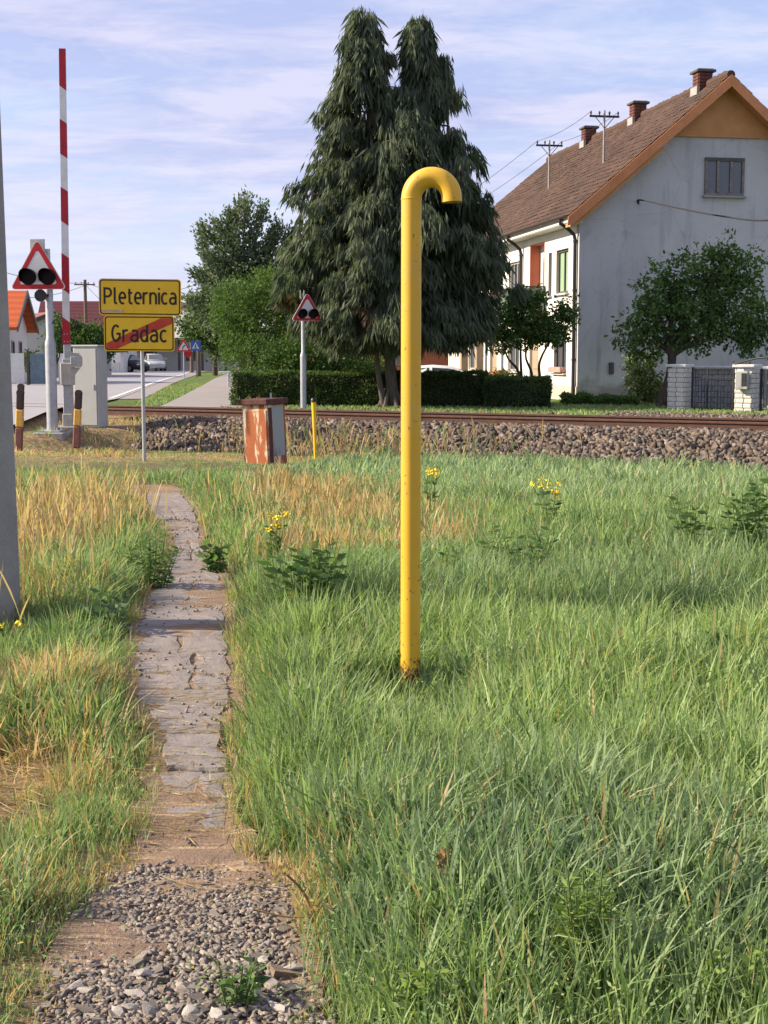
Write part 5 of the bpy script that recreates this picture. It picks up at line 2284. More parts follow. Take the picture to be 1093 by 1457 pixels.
# ------------------------------------------------------------------ cars
M['car_silver'] = mat('silver_car_paint', (.42, .43, .45), None, 2, .3, bump=0, spec=.5)
def car(loc, rz, paint, label, L=4.3, Wd=1.74, Hh=1.46, hatch=False):
    r_ = empty('parked_car', loc, rz)
    tag(r_, label, 'car')
    # x forward; sections of (x, half width bottom/top, z belt)
    body = [(-L / 2, .50, .62, .40, .86), (-L / 2 + .12, .66, .80, .26, .95), (-1.3, .80, .86, .22, .98), (0, .82, .87, .20, .97), (.95, .82, .86, .20, .95), (L / 2 - .45, .76, .80, .22, .82), (L / 2 - .10, .64, .72, .26, .70), (L / 2, .50, .60, .36, .60)]
    q = MB()
    vs, fs = [], []
    for x, wb, wt, z0, z1 in body:
        vs += [(x, -wb, z0), (x, -wt, z0 + (z1 - z0) * .45), (x, -wt * .97, z1 - .04), (x, -wt * .88, z1), (x, wt * .88, z1), (x, wt * .97, z1 - .04), (x, wt, z0 + (z1 - z0) * .45), (x, wb, z0)]
    m_ = 8
    for i in range(len(body) - 1):
        for k in range(m_):
            fs.append((i * m_ + k, (i + 1) * m_ + k, (i + 1) * m_ + (k + 1) % m_, i * m_ + (k + 1) % m_))
    fs.append(tuple(range(m_)))
    fs.append(tuple(reversed(range((len(body) - 1) * m_, len(body) * m_))))
    q.add(vs, fs, 0, True)
    q.build('body', M[paint], r_)
    # cabin
    cab_ = [(-L / 2 + (.18 if hatch else .55), .92, .74), (-L / 2 + (.62 if hatch else 1.15), Hh - .05, .58), (-.35, Hh, .60), (.25, Hh - .04, .58), (1.22, .93, .74)]
    q = MB()
    vs, fs = [], []
    for x, z, w_ in cab_:
        vs += [(x, -w_, z), (x, w_, z)]
    vs += [(x, -.80, .92) for x, _, _ in cab_] + [(x, .80, .92) for x, _, _ in cab_]
    n = len(cab_)
    for i in range(n - 1):
        fs.append((2 * i, 2 * i + 2, 2 * i + 3, 2 * i + 1))
        fs.append((2 * n + i, 2 * n + i + 1, 2 * i + 2, 2 * i))
        fs.append((3 * n + i, 2 * i + 1, 2 * i + 3, 3 * n + i + 1))
    q.add(vs, fs, 0, True)
    q.build('cabin', M[paint], r_)
    xs = [c[0] for c in cab_]

    def top_at(x):
        return float(np.interp(x, xs, [c[1] for c in cab_])), float(np.interp(x, xs, [c[2] for c in cab_]))
    for sd_ in (-1, 1):
        for a, b in ((xs[0] + .45, -.42), (-.34, 1.02)):
            pts = []
            for x in np.linspace(a, b, 7):
                zt_, wt_ = top_at(x)
                pts.append((x, zt_, wt_))
            vs, fs = [], []
            for x, zt_, wt_ in pts:
                for f_ in (.10, .86):
                    z = .92 + (zt_ - .92) * f_
                    w_ = .80 + (wt_ - .80) * f_ + .006
                    vs.append((x, sd_ * w_, z))
            for i in range(6):
                f_ = (2 * i, 2 * i + 2, 2 * i + 3, 2 * i + 1)
                fs.append(f_ if sd_ < 0 else f_[::-1])
            g = MB()
            g.add(vs, fs)
            g.build('side_window', M['glass_car'], r_)
    for nm, (a, b) in (('windscreen', (.36, 1.12)), ('rear_window', (xs[1] - .06, xs[0] + .08))):
        za, wa = top_at(a)
        zb2, wb2 = top_at(b)
        o_ = .008
        g = MB()
        f_ = (0, 1, 2, 3) if nm == 'windscreen' else (0, 1, 2, 3)
        vs = [(a, -wa * .88, za + o_), (b, -wb2 * .88, zb2 + o_), (b, wb2 * .88, zb2 + o_), (a, wa * .88, za + o_)]
        g.add(vs, [f_ if nm == 'windscreen' else f_[::-1]])
        g.build(nm, M['glass_car'], r_)
    for x in (-1.28, 1.30):
        for sd_ in (-1, 1):
            q = MB()
            q.tube([(x, sd_ * .62, .31), (x, sd_ * .84, .31)], .31, 18)
            wo = q.build('wheel', M['tyre'], r_)
            g = MB()
            g.tube([(x, sd_ * .80, .31), (x, sd_ * .846, .31)], .20, 14)
            g.build('rim', M['rim'], wo)
    for sd_ in (-1, 1):
        q = MB()
        q.bbox((L / 2 - .10, sd_ * .52, .62), (.16, .30, .12), .03)
        q.build('headlight', M['sign_white'], r_)
        q = MB()
        q.bbox((-L / 2 + .07, sd_ * .56, .80), (.14, .22, .16), .03)
        q.build('tail_light', M['sign_red'], r_)
        q = MB()
        q.bbox((.82, sd_ * .92, 1.02), (.10, .16, .11), .03)
        q.build('mirror', M[paint], r_)
    q = MB()
    q.bbox((-L / 2 + .01, 0, .58), (.03, .5, .11), .005)
    q.build('number_plate', M['white_paint'], r_)
    return r_


car((1.72, 40.2, -.06), R(-3), 'car_white', 'white car parked behind the clipped hedge, only its roof showing', 4.4, 1.76, 1.42)
cf = at(220, 528, 124)
car((cf.x, 124, .33), R(-74), 'car_silver', 'small silver white car standing on the road in the distance', 4.1, 1.72, 1.5, True)
cf = at(181, 528, 116)
car((cf.x, 116, .31), R(-40), 'car_dark', 'dark car parked by the pale porch far down the road', 4.2, 1.72, 1.45, True)


# ------------------------------------------------------------------ far houses
def simple_house(name, loc, rz, L, Wd, eave, ridge, wall_m, roof_m, label, wins=(), gwins=(), chim=(), over=.35, verge='frame_dark', door=None):
    """ridge along local x; the long front faces -Y, the gable end +X"""
    r_ = empty(name, loc, rz)
    tag(r_, label, 'house')
    q = MB()
    q.prism([(-Wd / 2, -.2), (Wd / 2, -.2), (Wd / 2, eave), (0, ridge - .12), (-Wd / 2, eave)], -L / 2, L / 2, (Vector((0, 0, 0)), Vector((0, 1, 0)), Vector((0, 0, 1)), Vector((1, 0, 0))))
    q.build('wall', M[wall_m], r_)
    sl = (ridge - eave) / (Wd / 2)
    q = MB()
    o_ = Wd / 2 + over
    ze = ridge - sl * o_
    for sg in (-1, 1):
        q.prism([(0, ridge), (sg * o_, ze), (sg * o_, ze - .14), (0, ridge - .14)], -L / 2 - over, L / 2 + over, (Vector((0, 0, 0)), Vector((0, 1, 0)), Vector((0, 0, 1)), Vector((1, 0, 0))))
    ro = q.build('roof', M[roof_m], r_)
    q = MB()
    for sg in (-1, 1):
        q.prism([(0, ridge + .02), (sg * (o_ + .02), ze + .02), (sg * (o_ + .02), ze - .22), (0, ridge - .26)], L / 2 + over, L / 2 + over + .06, (Vector((0, 0, 0)), Vector((0, 1, 0)), Vector((0, 0, 1)), Vector((1, 0, 0))))
    q.build('bargeboard', M[verge], r_)
    for x, z, w_, h in wins:
        f = MB()
        f.bbox((x, -Wd / 2 - .02, z), (w_, .08, h), .01)
        fo = f.build('window', M['frame_pale'], r_)
        g = MB()
        g.box((x, -Wd / 2 - .064, z), (w_ - .16, .012, h - .16))
        g.build('pane', M['glass'], fo)
    for y, z, w_, h in gwins:
        f = MB()
        f.bbox((L / 2 + .02, y, z), (.08, w_, h), .01)
        fo = f.build('window', M['frame_pale'], r_)
        g = MB()
        g.box((L / 2 + .064, y, z), (.012, w_ - .14, h - .14))
        g.build('pane', M['glass'], fo)
    for x, y in chim:
        q = MB()
        zc = ridge - sl * abs(y)
        q.box((x, y, zc + .2), (.5, .5, 1.2))
        co = q.build('chimney', M['brick_red'], ro)
        q = MB()
        q.bbox((x, y, zc + .83), (.64, .64, .08), .01)
        q.build('chimney_cap', M['mortar'], co)
    if door:
        q = MB()
        q.bbox((door, -Wd / 2 - .02, 1.0), (1.0, .08, 2.1), .01)
        q.build('door', M['tan'], r_)
    return r_


# orange roofed house at the left; its gable end turns to the road
a_, b_ = at(13, 546, 66), at(40, 543, 72.5)
gd_ = Vector((b_.x - a_.x, b_.y - a_.y, 0))
Wg = gd_.length
ax = Vector((gd_.y, -gd_.x, 0)).normalized()           # along the ridge, to the right
rzH = math.atan2(ax.y, ax.x)
cH = (Vector((a_.x, a_.y, 0)) + Vector((b_.x, b_.y, 0))) / 2 - ax * 5
eaH, riH = at(22, 466, 66).z - .3, at(34, 413, 69).z - .3
simple_house('house', (cH.x, cH.y, .3), rzH, 10, Wg, eaH + .25, riH, 'wall_white', 'roof_orange', 'white house with bright orange roof by the left edge', wins=((2.2, 1.5, 1.0, 1.3), (-1.0, 1.5, 1.0, 1.3)), gwins=((-1.9, 1.4, .8, 1.3), (.6, 1.4, .8, 1.3), (0, 3.2, .8, .9)), over=.5)
p = at(50, 540, 92)
simple_house('house', (p.x, 92, .3), R(-62), 9, 7.5, at(50, 478, 92).z - .3, at(50, 446, 92).z - .3, 'wall_white', 'roof_red', 'house with faded red roof and chimney behind the orange roofed one', wins=((1.5, 1.5, 1.1, 1.3), (-1.5, 1.5, 1.1, 1.3)), gwins=((0, 1.5, 1.1, 1.3),), chim=((-1.0, -.5),))
p = at(112, 535, 112)
simple_house('barn', (p.x, 112 + 4, .3), R(2), 6.8, 8, at(112, 492, 112).z - .3, at(112, 428.5, 116).z - .3, 'wall_white', 'roof_maroon', 'long barn with steep dark maroon roof behind the bush', wins=((-1.5, 1.4, .9, 1.1), (1.5, 1.4, .9, 1.1)), over=.4)
p = at(268, 530, 150)
simple_house('house', (p.x, 152, .3), R(75), 9, 9.5, at(268, 458, 150).z - .3, at(268, 430, 150).z - .3, 'wall_cream' if 'wall_cream' in M else 'wall_white', 'roof_far', 'cream house with brown roof behind the blue crossing sign', wins=((0, 4.2, 1.1, 1.3), (2.4, 4.2, 1.1, 1.3), (-2.4, 4.2, 1.1, 1.3)), chim=((1.5, .6),))
# pale building with a porch of posts
pb = at(200, 527, 126)
porch = empty('porch_building', (pb.x, 130, .3), R(4))
tag(porch, 'low pale building with a row of porch posts beyond the road bend', 'building')
q = MB()
q.box((1.2, 0, 1.25), (13.5, 5, 2.9))
q.build('wall', M['wall_white'], porch)
q = MB()
q.bbox((1.2, -1.2, 2.82), (14.2, 8.0, .22), .03)
q.build('roof', M['roof_far'], porch)
pm = MB()
pm.box((0, 0, 1.2), (.22, .22, 2.9))
pme = pm.mesh('porch_post', M['frame_dark'])
for k in range(7):
    inst('porch_post', pme, porch, (-5.0 + k * 2.05, -4.4, 0))
for x in (-3.4, .2, 4.2):
    q = MB()
    q.bbox((x, -2.53, 1.5), (1.1, .08, 1.2), .01)
    wo = q.build('window', M['frame_dark'], porch)
    g = MB()
    g.box((x, -2.58, 1.5), (.95, .012, 1.05))
    g.build('pane', M['glass'], wo)
bd = at(163, 509, 110)
bo_ = empty('notice_board', (bd.x, 110, .3), R(3))
tag(bo_, 'white square board on two legs beside the far road', 'board')
q = MB()
q.bbox((0, 0, bd.z - .3), (.95, .06, .72), .01)
q.build('panel', M['white_paint'], bo_)
for x in (-.38, .38):
    q = MB()
    q.tube([(x, .05, -.1), (x, .05, bd.z - .1)], .03, 8)
    q.build('leg', M['galv'], bo_)
# long pale garden wall along the far side of the road
w0, w1 = at(238, 528, 128), at(336, 526, 140)
gw_ = empty('garden_wall', (w0.x, w0.y, .3), math.atan2(w1.y - w0.y, w1.x - w0.x))
tag(gw_, 'long pale rendered garden wall beyond the far end of the verge', 'wall')
ln = (Vector((w1.x, w1.y)) - Vector((w0.x, w0.y))).length
q = MB()
q.box((ln / 2, 0, .75), (ln, .2, 1.7))
q.build('face', M['wall_white'], gw_)
q = MB()
q.bbox((ln / 2, 0, 1.64), (ln + .1, .3, .08), .01)
q.build('coping', M['coping'], gw_)
for k in range(4):
    q = MB()
    q.bbox((ln * (k + .5) / 4, -.03, .8), (.35, .34, 1.9), .02)
    q.build('pier', M['coping'], gw_)
# garden fence before the orange roofed house
fp = at(44, 546, 62)
gf = empty('garden_fence', (fp.x - 1.6, 63, .3), R(20))
tag(gf, 'pale panel fence with blue grey gate before the orange roofed house', 'fence')
for k in range(3):
    q = MB()
    q.bbox((.6 + k * 1.2, 0, .75), (.9 if k != 1 else 1.0, .06, 1.35), .01)
    o_ = q.build('panel', M['white_paint'] if k != 1 else mat('blue_grey_gate', (.16, .24, .28), None, 3, .6, bump=.1), gf)
for k in range(4):
    q = MB()
    q.box((k * 1.2, 0, .75), (.1, .1, 1.7))
    q.build('post', M['frame_dark'], gf)


# orange house behind the conifer
p = at(585, 560, 62)
simple_house('house', (p.x - .2, 65.0, .3), R(8), 11, 7, 2.7, 5.0, 'red_wall', 'roof_far', 'small orange red house glimpsed behind the big conifer', wins=((-3.4, 1.5, 1.2, 1.2), (-.6, 1.5, 1.2, 1.2), (2.2, 1.5, 1.2, 1.2)), door=4.0)


# ------------------------------------------------------------------ utility poles and lines
def utility_pole(px, pyt, pyb, D, label, arms=True):
    p = at(px, pyb, D)
    r_ = empty('utility_pole', (p.x, D, .3))
    tag(r_, label, 'utility pole', 'far wooden utility poles')
    h = at(px, pyt, D).z - .3
    q = MB()
    q.tube([(0, 0, -.3), (0, 0, h)], [.16, .11], 10)
    q.build('shaft', M['pine_post'], r_)
    if arms:
        q = MB()
        q.box((0, -.1, h - .35), (1.5, .09, .09))
        q.build('crossarm', M['pine_post'], r_)
        for k in (-.65, -.25, .25, .65):
            q = MB()
            q.tube([(k, -.1, h - .30), (k, -.1, h - .24), (k, -.1, h - .16)], [.02, .05, .03], 8)
            q.build('insulator', M['frame_pale'], r_)
    return p, h


pU, hU = utility_pole(124, 398, 530, 102, 'wooden power pole before the maroon barn roof')
pV, hV = utility_pole(283, 484, 537, 92, 'short dark wooden post beside the blue crossing sign', False)
pX, hX = utility_pole(273, 470, 530, 112, 'slim dark post in front of the long pale wall', False)
tU = Vector((pU.x, 102, .3 + hU - .2))
wire('overhead_wire', tU, at(-60, 365, 60), .4, .016, 'overhead wire from the power pole leaving at the upper left edge')
wire('overhead_wire', tU + Vector((0, 0, -.2)), at(-60, 418, 66), .5, .016, 'overhead wire from the power pole dropping to the orange roofed house')
wire('overhead_wire', tU, at(300, 397, 96), .9, .018, 'overhead wire passing behind the yellow signs to the feathery tree')
wire('overhead_wire', tU + Vector((0, 0, -.1)), at(175, 452, 120), .2, .014, 'short service wire from the power pole to the right')
q = MB()
# low white barrier by the hedge corner
lbp = at(326, 545, 60)
lb_ = empty('low_barrier', (lbp.x, 60, .3), R(0))
tag(lb_, 'low white rail on a pale post at the hedge end of the footpath', 'barrier')
q = MB()
q.bbox((-.15, 0, .62), (.55, .08, .09), .01)
q.build('rail', M['white_paint'], lb_)
q = MB()
q.bbox((.0, 0, .28), (.12, .12, .60), .01)
q.build('post', M['coping'], lb_)

# ------------------------------------------------------------------ vegetation
def unit(a):
    return a / np.maximum(np.linalg.norm(a, axis=1, keepdims=True), 1e-9)


def leaf_mesh(name, C, D, S, L, Wd, tint, m, fold=.18):
    """one folded diamond leaf at each centre: D long axis, S side axis"""
    C, D, S = np.asarray(C), unit(np.asarray(D)), np.asarray(S)
    S = unit(S - D * (S * D).sum(1, keepdims=True))
    N = np.cross(D, S)
    L, Wd = np.asarray(L)[:, None], np.asarray(Wd)[:, None]
    v0 = C
    v1 = C + D * L * .45 + S * Wd * .5 + N * Wd * fold
    v2 = C + D * L
    v3 = C + D * L * .45 - S * Wd * .5 + N * Wd * fold
    V = np.stack([v0, v1, v2, v3], 1).reshape(-1, 3)
    n = len(C)
    b = np.arange(n)[:, None] * 4
    F = np.concatenate([b + np.array([[0, 1, 2]]), b + np.array([[0, 2, 3]])], 0)
    return np_mesh(name, V, F, m, False, {'tint': np.repeat(tint, 4)})


def rdir(n):
    return unit(rng.normal(size=(n, 3)))


def clump_crown(name, parent, lobes, n_clump, per, leaf, m, clump_r=.22, droop=.25, tint_lo=0.0, hollow=.45, aspect=.5, bright=.5):
    """leaf clumps through a union of ellipsoids (cx, cy, cz, rx, ry, rz), in the tree's own space"""
    lob = np.array(lobes, float)
    vol = lob[:, 3] * lob[:, 4] * lob[:, 5]
    pick = rng.choice(len(lob), n_clump, p=vol ** .75 / (vol ** .75).sum())
    r = (hollow + (1 - hollow) * rng.uniform(0, 1, n_clump) ** .6)
    d = rdir(n_clump)
    cc = lob[pick, :3] + d * r[:, None] * lob[pick, 3:] * rng.uniform(.85, 1.12, (n_clump, 1))
    out = d
    ctint = rng.uniform(tint_lo, 1, n_clump) * bright + (1 - bright) * .5
    C = np.repeat(cc, per, 0) + rng.normal(size=(n_clump * per, 3)) * clump_r * np.array([1, 1, .75])
    D = unit(np.repeat(out, per, 0) * .7 + rdir(n_clump * per) + np.array([0, 0, -droop]))
    T = np.clip(np.repeat(ctint, per) + rng.normal(0, .18, n_clump * per), 0, 1)
    L = leaf * rng.uniform(.7, 1.3, n_clump * per)
    me = leaf_mesh(name, C, D, rdir(n_clump * per), L, L * aspect, T, m)
    return inst(name, me, parent), cc


def limbs(name, parent, base, fork, tips, r0, m, r1=.012, jitter=.08):
    """tapered trunk that forks into limbs reaching towards the given points"""
    q = MB()
    b, f = Vector(base), Vector(fork)
    q.tube(catmull([b - Vector((0, 0, .2)), b, b.lerp(f, .5) + Vector((rnd.uniform(-jitter, jitter), rnd.uniform(-jitter, jitter), 0)), f], 4), list(np.linspace(r0 * 1.25, r0 * .75, 13)), 9)
    for t_ in tips:
        t_ = Vector(t_)
        mid = f.lerp(t_, .5) + Vector((rnd.uniform(-jitter, jitter) * 2, rnd.uniform(-jitter, jitter) * 2, rnd.uniform(0, jitter * 2)))
        st_ = b.lerp(f, rnd.uniform(.75, 1.0))
        q.tube(catmull([st_, mid, t_], 5), list(np.linspace(r0 * .55, r1, 11)), 6)
    return q.build(name, m, parent)


def leafy_tree(name, loc, label, lobes, n_clump, per, leaf, m, bark='bark', fork=(0, 0, 1.2), r0=.12, clump_r=.22, cat='tree', ntips=14, **kw):
    r_ = empty(name, loc)
    tag(r_, label, cat)
    co, cc = clump_crown('crown', r_, lobes, n_clump, per, leaf, M[m], clump_r, **kw)
    tips = [tuple(cc[i] * .9 + np.array(fork) * .1) for i in rng.choice(len(cc), min(ntips, len(cc)), replace=False)]
    limbs('trunk', r_, (0, 0, 0), fork, tips, r0, M[bark])
    return r_


# --- the big conifer: three leaders, drooping sprays
CD = 36.0
cb0 = at(556, 578, CD)
con = empty('conifer_tree', (cb0.x, CD, .28))
tag(con, 'tall dark drooping conifer with two pointed tops behind the yellow pipe', 'tree')


def cl(px, py, dy=0.0):
    p = at(px, py, CD + dy)
    return Vector((p.x - cb0.x, dy, p.z - .28))


leaders = [([cl(560, 578), cl(552, 480), cl(540, 330), cl(524, 150), cl(515, 10)], .135, .02),
           ([cl(572, 578, .15), cl(580, 470, .2), cl(590, 330, .2), cl(600, 160, .1), cl(602, 22, .1)], .11, .02),
           ([cl(546, 576, -.1), cl(537, 520, -.2), cl(532, 450, -.2), cl(500, 340, -.2), cl(470, 230, 0)], .06, .02),
           ([cl(580, 576, .3), cl(596, 500, .4), cl(620, 380, .4), cl(636, 240, .3), cl(637, 80, .2)], .07, .015)]
q = MB()
LP = []
for pts, r0, r1 in leaders:
    cpt = catmull(pts, 8)
    n = len(cpt)
    q.tube(cpt, [r0 * (1 - i / (n - 1)) ** .8 + r1 for i in range(n)], 10)
    LP.append(cpt)
for k in range(6):   # buttress roots
    t_ = k * 1.05
    q.tube([(.12 * math.cos(t_), .12 * math.sin(t_), .5), (.28 * math.cos(t_), .28 * math.sin(t_), .08), (.5 * math.cos(t_), .5 * math.sin(t_), -.06)], [.05, .06, .03], 7)
q.build('trunk', M['bark_grey'], con)
# crown outline in the picture: half widths left and right of the axis at each height
env_y = [8, 50, 100, 150, 210, 260, 330, 400, 450, 500]
env_l = [508, 474, 458, 446, 420, 410, 404, 398, 410, 436]
env_r = [520, 556, 560, 690, 704, 690, 722, 728, 726, 712]
envz = [cl(546, y).z for y in env_y][::-1]
envl = [cl(x, 300).x for x in env_l][::-1]
envr = [cl(x, 300).x for x in env_r][::-1]
br = MB()
SC, SDv, SS, SLn, SWd, ST = [], [], [], [], [], []


def add_spray(p, out, ln, tint):
    """a hanging tassel of flat scale-leaf strands"""
    zl = Z_LOW + .55 * mnoise.noise(Vector((p.x * 1.3, p.y * 1.3, 4.0))) + .25 * mnoise.noise(Vector((p.x * 4, p.y * 4, 9.0))) + rnd.uniform(-.15, .15)
    if p.z - ln * .9 < zl:
        if p.z < zl + .12:
            return
        ln = (p.z - zl) / .9
    k = rnd.randint(13, 18)
    for _ in range(k):
        d = Vector((out.x * rnd.uniform(.0, .55) + rnd.gauss(0, .22), out.y * rnd.uniform(0, .55) + rnd.gauss(0, .22), -1.0 + rnd.uniform(-.1, .35)))
        o_ = Vector((rnd.gauss(0, .06), rnd.gauss(0, .06), rnd.gauss(0, .05)))
        SC.append(tuple(p + o_))
        SDv.append(tuple(d))
        SS.append((rnd.gauss(0, 1), rnd.gauss(0, 1), 0.2))
        L_ = ln * rnd.uniform(.6, 1.15)
        SLn.append(L_)
        SWd.append(L_ * rnd.uniform(.10, .17))
        ST.append(tint + rnd.gauss(0, .12) if tint < 1 else 2.0)


def branch(p0, az, L_, up, dens):
    out = Vector((math.cos(az), math.sin(az), 0))
    n = max(4, int(L_ / .16))
    pts = []
    for i in range(n + 1):
        t_ = i / n
        z = up * L_ * (t_ - 1.15 * t_ * t_)
        pts.append(p0 + out * L_ * t_ + Vector((0, 0, z)))
    br.tube(pts, list(np.linspace(.012 + .012 * L_, .006, n + 1)), 4, False)
    bt_ = rnd.uniform(.15, .85)
    if rnd.random() < .018:
        bt_ = 2.0
    for i in range(1, n + 1):
        t_ = i / n
        if t_ < .22 and L_ > .6:
            continue
        for _ in range(dens):
            side = Vector((-out.y, out.x, 0)) * rnd.uniform(-1, 1) * (.10 + .24 * L_ * t_ * (1.25 - t_))
            add_spray(pts[i] + side + Vector((0, 0, rnd.uniform(-.30, .10))), out, rnd.uniform(.34, .66) * (1 if t_ < .85 else .75), min(bt_, 2.0))
    add_spray(pts[-1], out, .26, bt_)
    add_spray(pts[-1] + Vector((0, 0, .03)), out, .2, bt_)


Z_GAP = cl(560, 125).z
Z_LOW = cl(600, 497).z
Z_MID = cl(600, 300).z
for li, cpt in enumerate(LP):
    z_hi = cpt[-1].z
    z = max(1.55, cpt[0].z + 1.2)
    if li == 2:
        z = 2.0
    while z < z_hi - .05:
        i = max(k for k in range(len(cpt)) if cpt[k].z <= z)
        j = min(i + 1, len(cpt) - 1)
        f_ = (z - cpt[i].z) / max(1e-6, cpt[j].z - cpt[i].z)
        p0 = cpt[i].lerp(cpt[j], min(1, f_))
        xl, xr = np.interp(z, envz, envl), np.interp(z, envz, envr)
        top_f = min(1.0, (z_hi - z) / 3.2) ** .75
        for _ in range(2 if li < 2 or rnd.random() < .5 else 1):
            az = rnd.uniform(0, 2 * math.pi)
            c_ = math.cos(az)
            if z > Z_GAP:
                g_ = cl(563, 300).x
                xr_, xl_ = (min(xr, g_), xl) if li in (0, 2) else (xr, max(xl, g_ + .12))
            else:
                xl_, xr_ = xl, xr
            side = max(.12, (p0.x - xl_) if c_ < 0 else (xr_ - p0.x))
            depth = .5 * (xr - xl)
            Lm = abs(c_) * side + (1 - abs(c_)) * min(depth, 2.3)
            Lm = min(Lm, .26 + .60 * (z_hi - z), 3.4) * (rnd.uniform(.68, 1.08) if z < Z_MID else rnd.uniform(.50, 1.0))
            # thinner right hand side of the upper crown lets sky through
            if c_ > .1 and 5.9 < z < 8.8 and li in (1, 3) and rnd.random() < .5:
                continue
            if Lm > .1:
                branch(p0, az, Lm, rnd.uniform(.0, .95) * (.6 + .4 * top_f), 2)
        z += rnd.uniform(.075, .16) if li < 2 else rnd.uniform(.12, .24)
    for k in range(7):
        add_spray(cpt[-1] - Vector((0, 0, .05 * k)), Vector((rnd.uniform(-1, 1), rnd.uniform(-1, 1), 0)), .22, .4)
br.build('branches', M['bark'], con)
co = inst('crown', leaf_mesh('crown', SC, SDv, SS, SLn, SWd, np.array(ST), M['f_cypress'], .1), con)


def tl_(px, py, D, o_):
    p = at(px, py, D)
    return (p.x - o_.x, 0, p.z - o_.z)


def lobe(px, py, rx, ry, D, o_, dy=0.0, rd=None):
    p = at(px, py, D)
    k = D / FPX
    return (p.x - o_.x, dy, p.z - o_.z, rx * k, (rd or rx) * k, ry * k)


# --- small tree before the grey gable
D_ = 36.3
o_ = at(940, 580, D_)
o_.z = .29
lb_s = [lobe(985, 455, 62, 46, D_, o_), lobe(935, 450, 45, 36, D_, o_, .2), lobe(1045, 440, 48, 55, D_, o_, -.1), lobe(930, 410, 28, 34, D_, o_), lobe(968, 390, 25, 36, D_, o_), lobe(1003, 385, 24, 38, D_, o_, .2), lobe(1032, 378, 22, 38, D_, o_), lobe(1065, 392, 24, 36, D_, o_),
        lobe(900, 482, 28, 22, D_, o_), lobe(925, 500, 26, 16, D_, o_), lobe(1010, 400, 14, 46, D_, o_), lobe(960, 400, 14, 40, D_, o_), lobe(1040, 392, 13, 40, D_, o_), lobe(1075, 480, 30, 30, D_, o_, -.2)]
tr = empty('fruit_tree', o_)
tag(tr, 'rounded dark green tree with a leaning trunk before the grey gable wall', 'tree')
_, cc = clump_crown('crown', tr, lb_s, 560, 22, .12, M['f_dark'], .115, hollow=.3, aspect=.55)
fk = Vector(tl_(958, 490, D_, o_))
tips = [tl_(x, y, D_, o_) for x, y in ((905, 470), (930, 410), (960, 390), (1003, 380), (1035, 375), (1068, 400), (1075, 470), (1030, 470), (985, 440), (940, 440))]
limbs('trunk', tr, (0, 0, 0), fk, tips, .13, M['bark'])
# --- variegated shrub
o_ = at(916, 573, 38.6)
o_.z = .3
leafy_tree('variegated_shrub', o_, 'round yellow green variegated shrub against the foot of the grey gable', [lobe(916, 545, 27, 28, 38.6, o_), lobe(910, 520, 22, 20, 38.6, o_), lobe(925, 560, 24, 18, 38.6, o_)], 300, 12, .085, 'f_varieg', 'bark', (0, 0, .3), .04, .07, 'shrub', aspect=.6)
# --- magnolia like tree before the white facade
D_ = 38.0
o_ = at(746, 570, D_)
o_.z = .3
tr = empty('garden_tree', o_)
tag(tr, 'dark multi stemmed tree before the white facade and its balcony', 'tree')
_, cc = clump_crown('crown', tr, [lobe(745, 455, 40, 40, D_, o_), lobe(715, 465, 30, 34, D_, o_, .3), lobe(748, 425, 28, 16, D_, o_), lobe(770, 470, 32, 24, D_, o_), lobe(803, 455, 18, 24, D_, o_), lobe(810, 440, 10, 18, D_, o_), lobe(795, 478, 18, 14, D_, o_)], 400, 18, .11, M['f_dark'], .085, hollow=.2, aspect=.55)
q = MB()
for pts in ([(0, 0, -.2), tl_(742, 535, D_, o_), tl_(741, 490, D_, o_), tl_(745, 440, D_, o_)], [(.05, .05, -.1), tl_(738, 530, D_, o_), tl_(722, 508, D_, o_), tl_(712, 470, D_, o_)],
            [(.4, .1, -.2), tl_(768, 540, D_, o_), tl_(768, 515, D_, o_), tl_(783, 485, D_, o_), tl_(806, 450, D_, o_)], [(.1, -.05, -.1), tl_(757, 535, D_, o_), tl_(748, 505, D_, o_), tl_(760, 470, D_, o_)]):
    cpt = catmull(pts, 5)
    q.tube(cpt, list(np.linspace(.055, .012, len(cpt))), 7)
q.build('trunk', M['bark'], tr)

# --- feathery tall tree on the left and the bushes round it
D_ = 60
o_ = at(345, 535, D_)
o_.z = .3
ft = empty('feathery_tree', o_)
tag(ft, 'tall open feathery tree with twisting upswept branches', 'tree')
C, Dv, T, q = [], [], [], MB()
shoots = [((345, 420), (348, 340), (352, 286)), ((330, 420), (310, 350), (284, 322)), ((335, 430), (305, 380), (284, 345)), ((330, 450), (300, 400), (275, 388)), ((345, 400), (325, 330), (330, 305)), ((355, 400), (366, 330), (375, 300)), ((360, 420), (385, 350), (394, 318)),
          ((350, 420), (400, 370), (412, 330)), ((345, 430), (320, 390), (295, 365)), ((350, 440), (290, 430), (276, 425)), ((345, 420), (336, 350), (336, 300)), ((350, 410), (375, 360), (388, 335)), ((345, 440), (310, 420), (290, 410)), ((355, 430), (400, 400), (420, 350)), ((345, 420), (330, 360), (306, 318))]
fk = tl_(345, 470, D_, o_)
q.tube(catmull([(0, 0, -.2), tl_(344, 510, D_, o_), fk, tl_(345, 420, D_, o_)], 5), list(np.linspace(.22, .10, 16)), 9)
